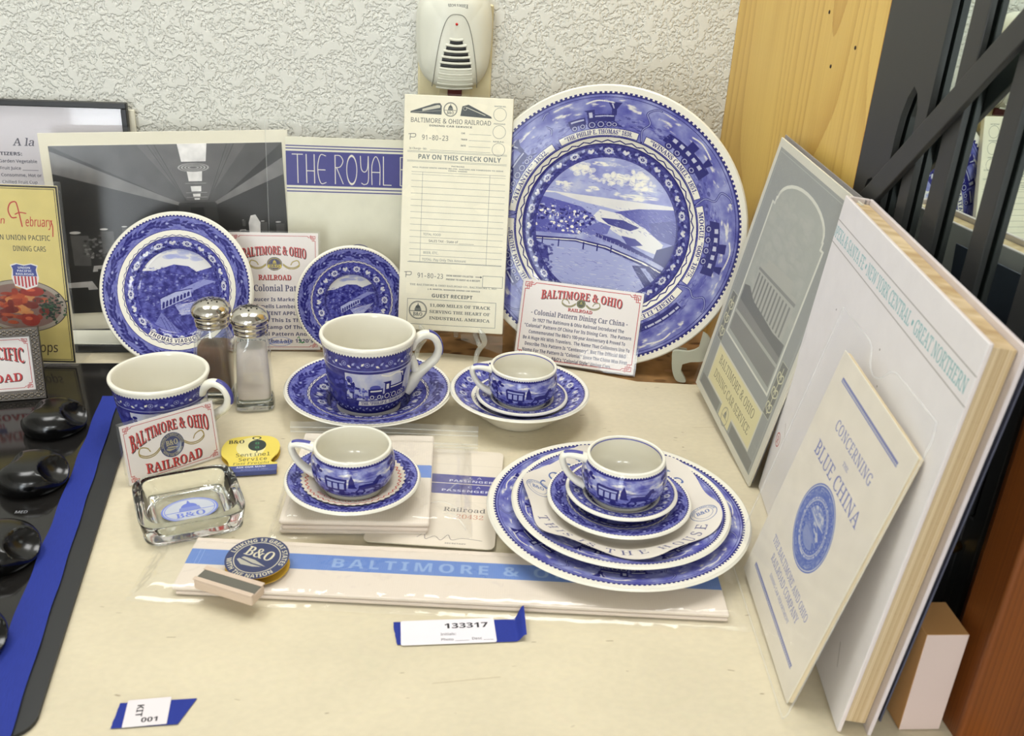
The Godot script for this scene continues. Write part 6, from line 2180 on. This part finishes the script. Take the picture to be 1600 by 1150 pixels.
func cloth_material(im: Image) -> StandardMaterial3D:
	var m := printed(im, 0.9, 0.15)
	var hm := canvas(512, 512, Color(0, 0, 0))
	for y in 512:
		var v := 0.5 + 0.5 * sin(y * TAU / 8.0)
		for x in 512:
			var q := clampf(v * 0.7 + 0.3 * (0.5 + 0.5 * sin(x * TAU / 16.0)), 0, 1)
			hm.set_pixel(x, y, Color(q, q, q))
	return m

func linens():
	# long napkin in its bag
	var im := canvas(1640, 240, Color(0.88, 0.835, 0.775))
	for y in range(0, 240, 5):
		L(im, Vector2(0, y), Vector2(1640, y), 1.0, Color(0.82, 0.765, 0.70))
	for x in range(0, 1640, 7):
		L(im, Vector2(x, 0), Vector2(x, 240), 1.0, Color(0.9, 0.855, 0.80, 0.6))
	im.fill_rect(Rect2i(0, 58, 1640, 72), Color(0.37, 0.50, 0.76))
	for x in range(0, 1640, 7):
		L(im, Vector2(x, 58), Vector2(x, 130), 1.0, Color(0.43, 0.55, 0.78))
	T(im, "BALTIMORE & OHIO", 865, 94, 42, Color(0.54, 0.64, 0.81), "sb", 860, 0, 10.0)
	for k in 2:
		L(im, Vector2(30 + k * 12, 58), Vector2(30 + k * 12, 130), 1.5, Color(0.55, 0.65, 0.83))
	var dir := Vector3(0.2486 - -0.1538, 0, 0.4164 - 0.3648)
	var yaw := -atan2(dir.z, dir.x)
	var t := thing("long_napkin", "long folded white napkin with blue lettered stripe under the plates", "napkin", Vector3(0.0475, 0.0010, 0.3915), Basis(Vector3.UP, yaw))
	part(t, "top_fold", rbox(Vector3(0.405, 0.003, 0.062), 0.0012, "y"), [printed(im, 0.95, 0.1), mat(Color(0.87, 0.82, 0.76), 0.95)], Vector3(0, 0.0049, 0))
	part(t, "under_fold", rbox(Vector3(0.402, 0.003, 0.0605), 0.0012, "y"), mat(Color(0.86, 0.80, 0.74), 0.95), Vector3(0.001, 0.0016, 0.0012))
	var b := thing("napkin_bag", "long clear plastic bag wrapped around the blue striped napkin", "plastic bag", Vector3(0.0405, 0.0004, 0.3925), Basis(Vector3.UP, yaw))
	part(b, "film", wavy_bag(0.452, 0.079, 0.0078, 150, 34, 5, 0.0008), M.bag)
	# railroad pass in a clear sleeve, partly under the plates
	var pz := canvas(600, 860, Color(0.875, 0.835, 0.765))
	var pu := Color(0.29, 0.28, 0.56)
	L(pz, Vector2(0, 150), Vector2(600, 150), 3.0, Color(0.8, 0.76, 0.7))
	pz.fill_rect(Rect2i(0, 250, 600, 78), pu)
	pz.fill_rect(Rect2i(0, 334, 600, 92), pu)
	T(pz, "L  A", 470, 270, 18, Color(0.8, 0.8, 0.86), "s", 70)
	T(pz, "PASSENGER", 450, 304, 20, Color(0.8, 0.8, 0.86), "sb", 230)
	T(pz, "C  A", 470, 356, 18, Color(0.8, 0.8, 0.86), "s", 70)
	T(pz, "PASSENGER", 430, 394, 20, Color(0.8, 0.8, 0.86), "sb", 250)
	L(pz, Vector2(0, 490), Vector2(600, 490), 3.0, Color(0.82, 0.79, 0.72))
	T(pz, "Railroad", 440, 560, 34, Color(0.32, 0.3, 0.3), "r", 210)
	T(pz, "20432", 470, 615, 34, Color(0.76, 0.52, 0.42), "r", 140)
	curve(pz, [Vector2(240, 800), Vector2(270, 770), Vector2(280, 810), Vector2(320, 785), Vector2(350, 812), Vector2(380, 770), Vector2(400, 806), Vector2(450, 790), Vector2(540, 800)], 2.5, Color(0.35, 0.32, 0.32))
	T(pz, "SECRETARY", 420, 832, 9, Color(0.5, 0.47, 0.45), "sb", 100)
	var ps := thing("rail_pass", "old railroad pass with purple band in clear sleeve between napkin bag and plates", "pass card", Vector3(0.0415, 0.0021, 0.273), Basis(Vector3.UP, deg_to_rad(-9)))
	part(ps, "card", prism(round_rect(0.105, 0.152, 0.006), 0.0008, Rect2(-0.0525, -0.076, 0.105, 0.152)), [printed(pz, 0.5), M.cream_paper], Vector3(0, 0.0009, 0), Basis(Vector3.RIGHT, -PI / 2))
	part(ps, "sleeve", arrays_mesh([sheet(24, 30, func(u, v): return Vector3((u - 0.5) * 0.118, 0.0019 + 0.0012 * pow(maxf(0.0, sin(u * 7.0 + v * 5.0)), 2.0) * sin(v * 9.0 + 0.6), (0.5 - v) * 0.168))]), M.film)
	# folded napkin
	var n2 := canvas(840, 1040, Color(0.885, 0.845, 0.785))
	for y in range(0, 1040, 9):
		L(n2, Vector2(0, y), Vector2(840, y), 1.2, Color(0.84, 0.79, 0.73))
	for x in range(0, 840, 14):
		L(n2, Vector2(x, 0), Vector2(x, 1040), 1.2, Color(0.845, 0.80, 0.735))
	n2.fill_rect(Rect2i(0, 395, 840, 150), Color(0.42, 0.54, 0.80))
	for x in range(0, 840, 14):
		L(n2, Vector2(x, 395), Vector2(x, 545), 1.2, Color(0.48, 0.59, 0.82))
	var nb := Basis(Vector3.UP, deg_to_rad(-4))
	var nap := thing("folded_napkin", "thick folded white napkin with blue stripe in the zip bag under the saucer", "napkin", Vector3(-0.024, 0.0012, 0.2575), nb)
	part(nap, "top_fold", rbox(Vector3(0.12, 0.0048, 0.143), 0.0023, "y", 3), [printed(n2, 0.95, 0.1), mat(Color(0.87, 0.82, 0.76), 0.95)], Vector3(0, 0.0104, 0))
	part(nap, "middle_fold", rbox(Vector3(0.117, 0.004, 0.142), 0.0019, "y", 3), mat(Color(0.86, 0.8, 0.74), 0.95), Vector3(0.001, 0.006, 0.0012))
	part(nap, "bottom_fold", rbox(Vector3(0.118, 0.004, 0.143), 0.0019, "y", 3), mat(Color(0.87, 0.82, 0.76), 0.95), Vector3(-0.0008, 0.002, 0.0))
	var zb := thing("zip_bag", "clear zip bag holding the folded napkin, zip strip near the large cup", "plastic bag", Vector3(-0.0085, 0.0008, 0.2465), nb)
	part(zb, "film", wavy_bag(0.166, 0.15, 0.0142, 80, 80, 11, 0.0009), M.bag, Vector3(0, 0, 0.0165))
	var sk := func(u: float, v: float) -> Vector3:
		return Vector3((u - 0.5) * 0.172, 0.004 + 0.0275 * v - 0.004 * absf(u - 0.45) * v, -0.0445 - v * 0.005 + 0.0012 * sin(u * 9.0) * (1.0 - v))
	part(zb, "zip_strip", arrays_mesh([sheet(24, 8, sk)]), M.film_cloudy)
	for v in [0.18, 0.3, 0.62, 0.78]:
		var pts := []
		for k in 13:
			pts.append(sk.call(k / 12.0, v) + Vector3(0, 0.0004, 0))
		part(zb, "zip_ridge", arrays_mesh([tube(pts, 0.0006, 6)]), M.film_cloudy)
	for a in [[0.052, 0.055, 0.3], [0.068, 0.02, -0.6], [0.062, 0.075, 0.9]]:
		# sharp creases of loose film beside the napkin
		var c0 := Vector3(a[0] + 0.004, 0.002, a[1] - 0.01)
		var cr := []
		for k in 8:
			var u := k / 7.0 - 0.5
			cr.append(c0 + Vector3(cos(a[2]) * u * 0.03, 0.006 * (1.0 - 4.0 * u * u), sin(a[2]) * u * 0.03))
		part(zb, "crease", arrays_mesh([tube(cr, 0.0009, 6, Vector3.UP, true, 0.4)]), M.film_cloudy)

func tapes():
	# numbered lot label on blue tape
	var im := canvas(536, 204, Color(0.9, 0.88, 0.9))
	var k := Color(0.13, 0.12, 0.14)
	T(im, "133317", 375, 56, 42, k, "sb", 262)
	T(im, "Initials:", 222, 124, 20, k, "s", 92, -1)
	T(im, "Photo _______  Desc _____", 222, 168, 20, k, "s", 300, -1)
	var t := thing("lot_label", "white lot label numbered 133317 on a torn strip of blue tape", "label", Vector3(0.0505, 0.0004, 0.4475), Basis(Vector3.UP, deg_to_rad(-1)))
	var n := FastNoiseLite.new()
	n.seed = 3
	n.frequency = 90.0
	var strip := func(u: float, v: float) -> Vector3:
		var left := -0.0495 + 0.0035 * (1.0 - v) + 0.0012 * n.get_noise_1d(v * 0.9)
		var x := lerpf(left, 0.048, u)
		var lift := smoothstep(0.86, 1.0, u)
		return Vector3(x - 0.004 * lift, 0.0003 + 0.009 * lift * lift * (0.5 + v * 0.7), (0.5 - v) * 0.0235 - 0.002 * lift)
	part(t, "tape", arrays_mesh([sheet(50, 8, strip)]), M.tape)
	part(t, "sticker", prism(round_rect(0.0665, 0.0252, 0.0016), 0.0002, Rect2(-0.03325, -0.0126, 0.0665, 0.0252)), [printed(im, 0.5), M.paper], Vector3(-0.0105, 0.0008, 0.0), Basis(Vector3.RIGHT, -PI / 2) * Basis(Vector3.BACK, deg_to_rad(1.0)))
	# small kit label
	var im2 := canvas(300, 260, Color(0.89, 0.86, 0.87))
	T(im2, "KIT", 96, 112, 46, k, "sb", 132, 0, 0, 0, 0, 0, PI / 2)
	T(im2, "001", 182, 204, 44, k, "sb", 132)
	var t2 := thing("kit_label", "small white label reading KIT 001 on short blue tape", "label", Vector3(-0.1465, 0.0004, 0.5115), Basis(Vector3.UP, deg_to_rad(1.5)))
	var strip2 := func(u: float, v: float) -> Vector3:
		var left := -0.0215 + 0.001 * n.get_noise_1d(v * 0.8 + 5.0) - 0.0012 * (1.0 - v)
		var right := 0.0165 + 0.0085 * v
		return Vector3(lerpf(left, right, u), 0.0003, (0.5 - v) * 0.0208)
	part(t2, "tape", arrays_mesh([sheet(20, 8, strip2)]), M.tape)
	part(t2, "sticker", prism(round_rect(0.026, 0.0225, 0.0006), 0.0002, Rect2(-0.013, -0.01125, 0.026, 0.0225)), [printed(im2, 0.5), M.paper], Vector3(-0.0035, 0.0008, -0.001), Basis(Vector3.RIGHT, -PI / 2) * Basis(Vector3.BACK, deg_to_rad(2.0)))

# ------------------------------------------------------------------ books and menus leaning on the right
func right_side():
	# grey menu with a columned building
	var t := thing("grey_menu", "grey menu cover with arched picture of columned building leaning on pine", "menu", Vector3(0.3255, 0.0068, 0.1735), lean_basis(-91.0, 9.0, -3.5))
	part(t, "cover", card_mesh(0.19, 0.272, 0.002), [grey_cover(), M.cream_paper], Vector3(0, 0.136, 0))
	part(t, "back_leaf", card_mesh(0.19, 0.274, 0.001), mat(Color(0.55, 0.53, 0.52), 0.7), Vector3(-0.006, 0.137, -0.005))
	part(t, "sleeve", arrays_mesh([sheet(8, 10, func(u, v): return Vector3(-0.1 + u * 0.196, v * 0.275, 0.0022 + 0.0012 * sin(u * 5.0 + v * 6.0)))]), M.film)

	# white hardback book
	var w := 0.2908
	var h := 0.2735
	var b := thing("white_book", "large white hardback book with teal line of railroad names", "book", Vector3(0.3062, 0.0008, 0.4112), lean_basis(-100.0, 5.2))
	part(b, "front_cover", rbox(Vector3(w, h, 0.0028), 0.001), [book_cover(), mat(Color(0.86, 0.82, 0.80), 0.45)], Vector3(0, h / 2, -0.0014))
	part(b, "back_cover", rbox(Vector3(w, h, 0.0028), 0.001), mat(Color(0.84, 0.80, 0.79), 0.45), Vector3(0, h / 2, -0.0206))
	part(b, "spine", rbox(Vector3(0.003, h, 0.0164), 0.001), mat(Color(0.85, 0.81, 0.79), 0.45), Vector3(-w / 2 + 0.0018, h / 2, -0.011))
	var pg := canvas(64, 512, Color(0.80, 0.71, 0.55))
	for k in 150:
		var x := RNG.randf() * 64
		L(pg, Vector2(x, 0), Vector2(x + RNG.randf_range(-2, 2), 512), 1.0, Color(Color(0.66, 0.55, 0.4) if k % 2 else Color(0.86, 0.79, 0.66), 0.45))
	part(b, "page_block", rbox(Vector3(w - 0.01, h - 0.008, 0.0158), 0.0006, "z"), printed(pg, 0.9, 0.2), Vector3(-0.0015, h / 2, -0.011))
	# thin dark folder behind the book
	var f := thing("dark_folder", "thin slate blue folder standing between white book and cardboard box", "folder", Vector3(0.3305, 0.0008, 0.4495), lean_basis(-100.0, 5.4))
	part(f, "front_leaf", card_mesh(0.2, 0.262, 0.0012), mat(Color(0.3, 0.31, 0.37), 0.5), Vector3(0, 0.131, 0))

	# booklet in its loose sleeve
	var k := thing("china_booklet", "ivory booklet titled concerning the blue china leaning on the white book", "booklet", Vector3(0.2659, 0.0012, 0.4602), lean_basis(-96.8, 11.6, -1.7))
	part(k, "cover", card_mesh(0.139, 0.197, 0.0008), [booklet_cover(), M.cream_paper], Vector3(0, 0.1005, 0))
	part(k, "pages", rbox(Vector3(0.1375, 0.1955, 0.0036), 0.001), M.pages, Vector3(0.0004, 0.1003, -0.0024))
	var s := thing("booklet_sleeve", "loose clear plastic sleeve with thumb notch around the ivory booklet", "plastic sleeve", Vector3(0.2652, 0.0012, 0.4555), lean_basis(-97.2, 12.2))
	var o := PackedVector2Array()
	for p in [Vector2(-0.0815, 0.0), Vector2(0.089, 0.0), Vector2(0.0915, 0.006), Vector2(0.0915, 0.214), Vector2(0.087, 0.2235), Vector2(0.026, 0.2235), Vector2(0.017, 0.2205), Vector2(0.010, 0.212), Vector2(0.0, 0.2085), Vector2(-0.01, 0.212), Vector2(-0.017, 0.2205), Vector2(-0.026, 0.2235), Vector2(-0.0815, 0.2235)]:
		o.append(p)
	part(s, "front_film", prism(o, 0.0003), M.sleeve, Vector3(0, 0, 0.005))
	var rim := []
	for p in o:
		rim.append(Vector3(p.x, p.y, 0.0052))
	rim.append(rim[0])
	part(s, "welded_edge", arrays_mesh([tube(rim, 0.0006, 6)]), M.film_cloudy)

	# cardboard box
	var bx := thing("white_box", "small white fronted cardboard box at the shelf end beside the post", "box", Vector3(0.3365, 0.0006, 0.5405), Basis(Vector3.UP, deg_to_rad(-2.7)))
	part(bx, "carton", rbox(Vector3(0.027, 0.0775, 0.031), 0.0006, "z"), [mat(Color(0.80, 0.72, 0.68), 0.7), mat(Color(0.74, 0.55, 0.33), 0.8)], Vector3(0, 0.0388, 0))

func grey_cover() -> StandardMaterial3D:
	var W := 720
	var H := 982
	var im := canvas(W, H, Color(0.80, 0.79, 0.73))
	var grey := Color(0.585, 0.595, 0.575)
	im.fill_rect(Rect2i(26, 26, W - 52, H - 52), grey)
	for k in 900:
		var p := Vector2(RNG.randf_range(30, W - 30), RNG.randf_range(30, H - 30))
		ring(im, p, RNG.randf_range(2, 8), RNG.randf_range(2, 6), 0.0, Color(0.62, 0.63, 0.605, 0.35))
	frame_px(im, Rect2(38, 38, W - 76, H - 76), 2.0, Color(0.68, 0.69, 0.66))
	# arched picture
	var arch := [Vector2(110, 700), Vector2(110, 190), Vector2(132, 190), Vector2(132, 168)]
	for k in 15:
		var a := PI - PI * k / 14.0
		arch.append(Vector2(360 + cos(a) * 222, 168 - sin(a) * 84))
	arch += [Vector2(588, 168), Vector2(588, 190), Vector2(610, 190), Vector2(610, 700)]
	P(im, arch, Color(0.82, 0.82, 0.77))
	var inner := []
	for p in arch:
		inner.append(Vector2(360, 440) + (p - Vector2(360, 440)) * Vector2(0.955, 0.97))
	P(im, inner, Color(0.64, 0.65, 0.615))
	for k in 160:
		var p := Vector2(RNG.randf_range(150, 570), RNG.randf_range(140, 470))
		ring(im, p, RNG.randf_range(12, 46), RNG.randf_range(6, 20), 0.0, Color(0.70, 0.705, 0.665, 0.25))
	# temple front on its steps
	var st := Color(0.67, 0.67, 0.63)
	P(im, [Vector2(200, 520), Vector2(200, 388), Vector2(250, 388), Vector2(250, 356), Vector2(500, 340), Vector2(500, 376), Vector2(560, 372), Vector2(560, 540)], st)
	P(im, [Vector2(200, 404), Vector2(560, 388), Vector2(560, 400), Vector2(200, 414)], Color(0.53, 0.535, 0.51))
	for k in 11:
		var x := 214 + k * 31.0
		P(im, [Vector2(x, 420 - k * 0.8), Vector2(x + 13, 420 - k * 0.8), Vector2(x + 13, 520), Vector2(x, 520)], Color(0.5, 0.505, 0.485))
	P(im, [Vector2(132, 500), Vector2(180, 488), Vector2(250, 515), Vector2(360, 520), Vector2(480, 528), Vector2(590, 520), Vector2(590, 570), Vector2(132, 560)], Color(0.44, 0.445, 0.43))
	P(im, [Vector2(132, 556), Vector2(590, 566), Vector2(590, 676), Vector2(132, 676)], Color(0.52, 0.52, 0.495))
	P(im, [Vector2(132, 596), Vector2(590, 590), Vector2(590, 602), Vector2(132, 608)], Color(0.66, 0.66, 0.625))
	# ornament panels
	for x in [48, 622]:
		im.fill_rect(Rect2i(x, 560, 54, 190), Color(0.46, 0.465, 0.44))
		frame_px(im, Rect2(x, 560, 54, 190), 2.0, Color(0.75, 0.75, 0.66))
		for sx in [-1, 1]:
			for q in 3:
				curve(im, sc_pts([[0, 0], [0.9 * sx, -0.5], [0.8 * sx, -1.3], [0.2 * sx, -1.2], [0.35 * sx, -0.7]], Vector2(x + 27, 735 - q * 54), 24), 4.5, Color(0.80, 0.79, 0.66))
		L(im, Vector2(x + 27, 740), Vector2(x + 27, 575), 3.5, Color(0.80, 0.79, 0.66))
	# cream title label
	var cream := Color(0.84, 0.81, 0.63)
	P(im, [Vector2(96, 752), Vector2(624, 752), Vector2(624, 908), Vector2(96, 908)], Color(0.8, 0.79, 0.73))
	P(im, [Vector2(104, 760), Vector2(616, 760), Vector2(616, 900), Vector2(104, 900)], cream)
	T(im, "BALTIMORE & OHIO", 360, 796, 34, Color(0.46, 0.44, 0.36), "r", 430)
	T(im, "DINING CAR SERVICE", 360, 856, 32, Color(0.46, 0.44, 0.36), "r", 440)
	P(im, [Vector2(300, 950), Vector2(300, 905), Vector2(320, 880), Vector2(400, 880), Vector2(420, 905), Vector2(420, 950)], cream)
	dome_logo(im, Vector2(360, 926), 34, Color(0.5, 0.5, 0.46), 2.0, 1.0, false)
	for q in [[40, 912, 240, 40], [440, 912, 240, 40]]:
		im.fill_rect(Rect2i(q[0], q[1], q[2], q[3]), Color(0.5, 0.505, 0.485))
	return printed(im, 0.5, 0.45)

func book_cover() -> StandardMaterial3D:
	var im := canvas(1160, 1092, Color(0.9, 0.885, 0.88))
	grain(im, 0.02, 0.01, 9)
	var line := Color(0.62, 0.6, 0.58)
	var teal := Color(0.42, 0.66, 0.67)
	L(im, Vector2(0, 78), Vector2(1160, 78), 2.5, line)
	L(im, Vector2(0, 150), Vector2(1160, 150), 2.5, line)
	T(im, "TOPEKA & SANTA FE \u2022 NEW YORK CENTRAL \u2022 GREAT NORTHERN", 1140, 114, 37, teal, "r", 1176, 1)
	for q in [[230, 300], [640, 250], [700, 330], [420, 520]]:
		ring(im, Vector2(q[0], q[1]), 3, 3, 0.0, Color(0.4, 0.36, 0.34))
	# line drawing of a wheel and a red title, mostly hidden by the booklet
	ring(im, Vector2(520, 560), 150, 150, 3.0, line)
	ring(im, Vector2(520, 560), 34, 34, 3.0, line)
	for k in 6:
		var a := TAU * k / 6.0
		L(im, Vector2(520, 560) + Vector2(cos(a), sin(a)) * 34, Vector2(520, 560) + Vector2(cos(a), sin(a)) * 150, 3.0, line)
	var red := Color(0.68, 0.2, 0.18)
	ring(im, Vector2(60, 860), 22, 24, 3.5, red)
	T(im, "R", 60, 860, 26, red, "r")
	path(im, [Vector2(90, 780), Vector2(130, 830)], 3.0, line)
	path(im, [Vector2(1010, 930), Vector2(1040, 985)], 3.0, line)
	return printed(im, 0.4, 0.45)

func booklet_cover() -> StandardMaterial3D:
	var W := 640
	var H := 908
	var im := canvas(W, H, Color(0.875, 0.845, 0.785))
	grain(im, 0.035, 0.008, 15)
	var b := Color(0.40, 0.43, 0.66)
	for y in [64, 820]:
		im.fill_rect(Rect2i(70, y, 500, 16), b)
		for k in 50:
			P(im, [Vector2(74 + k * 10, y + 13), Vector2(79 + k * 10, y + 4), Vector2(84 + k * 10, y + 13)], Color(0.78, 0.77, 0.76))
	T(im, "CONCERNING", 330, 182, 36, b, "r", 340, 0, 3.0)
	T(im, "THE", 330, 240, 14, b, "r", 50)
	T(im, "BLUE CHINA", 318, 300, 48, b, "r", 440)
	T(im, "THE BALTIMORE AND OHIO", 320, 676, 28, b, "r", 420)
	T(im, "RAILROAD COMPANY", 320, 722, 28, b, "r", 330)
	T(im, "DINING CAR DEPARTMENT", 320, 768, 14, b, "r", 240)
	var c := Vector2(318, 480)
	var R := 140.0
	var eng: Image = M.plate_large.albedo_texture.get_image().duplicate()
	eng.resize(int(R * 2), int(R * 2), Image.INTERPOLATE_LANCZOS)
	for y in int(R * 2):
		for x in int(R * 2):
			var d := Vector2(x - R, y - R).length()
			if d < R - 0.5:
				var p := eng.get_pixel(x, y)
				var t := clampf((p.get_luminance() - 0.15) / 0.72, 0, 1)
				im.set_pixel(int(c.x - R) + x, int(c.y - R) + y, Color(0.27, 0.36, 0.68).lerp(Color(0.86, 0.85, 0.82), t * t * 0.9))
	ring(im, c, R, R, 4.0, Color(0.27, 0.36, 0.68))
	return printed(im, 0.6, 0.35)
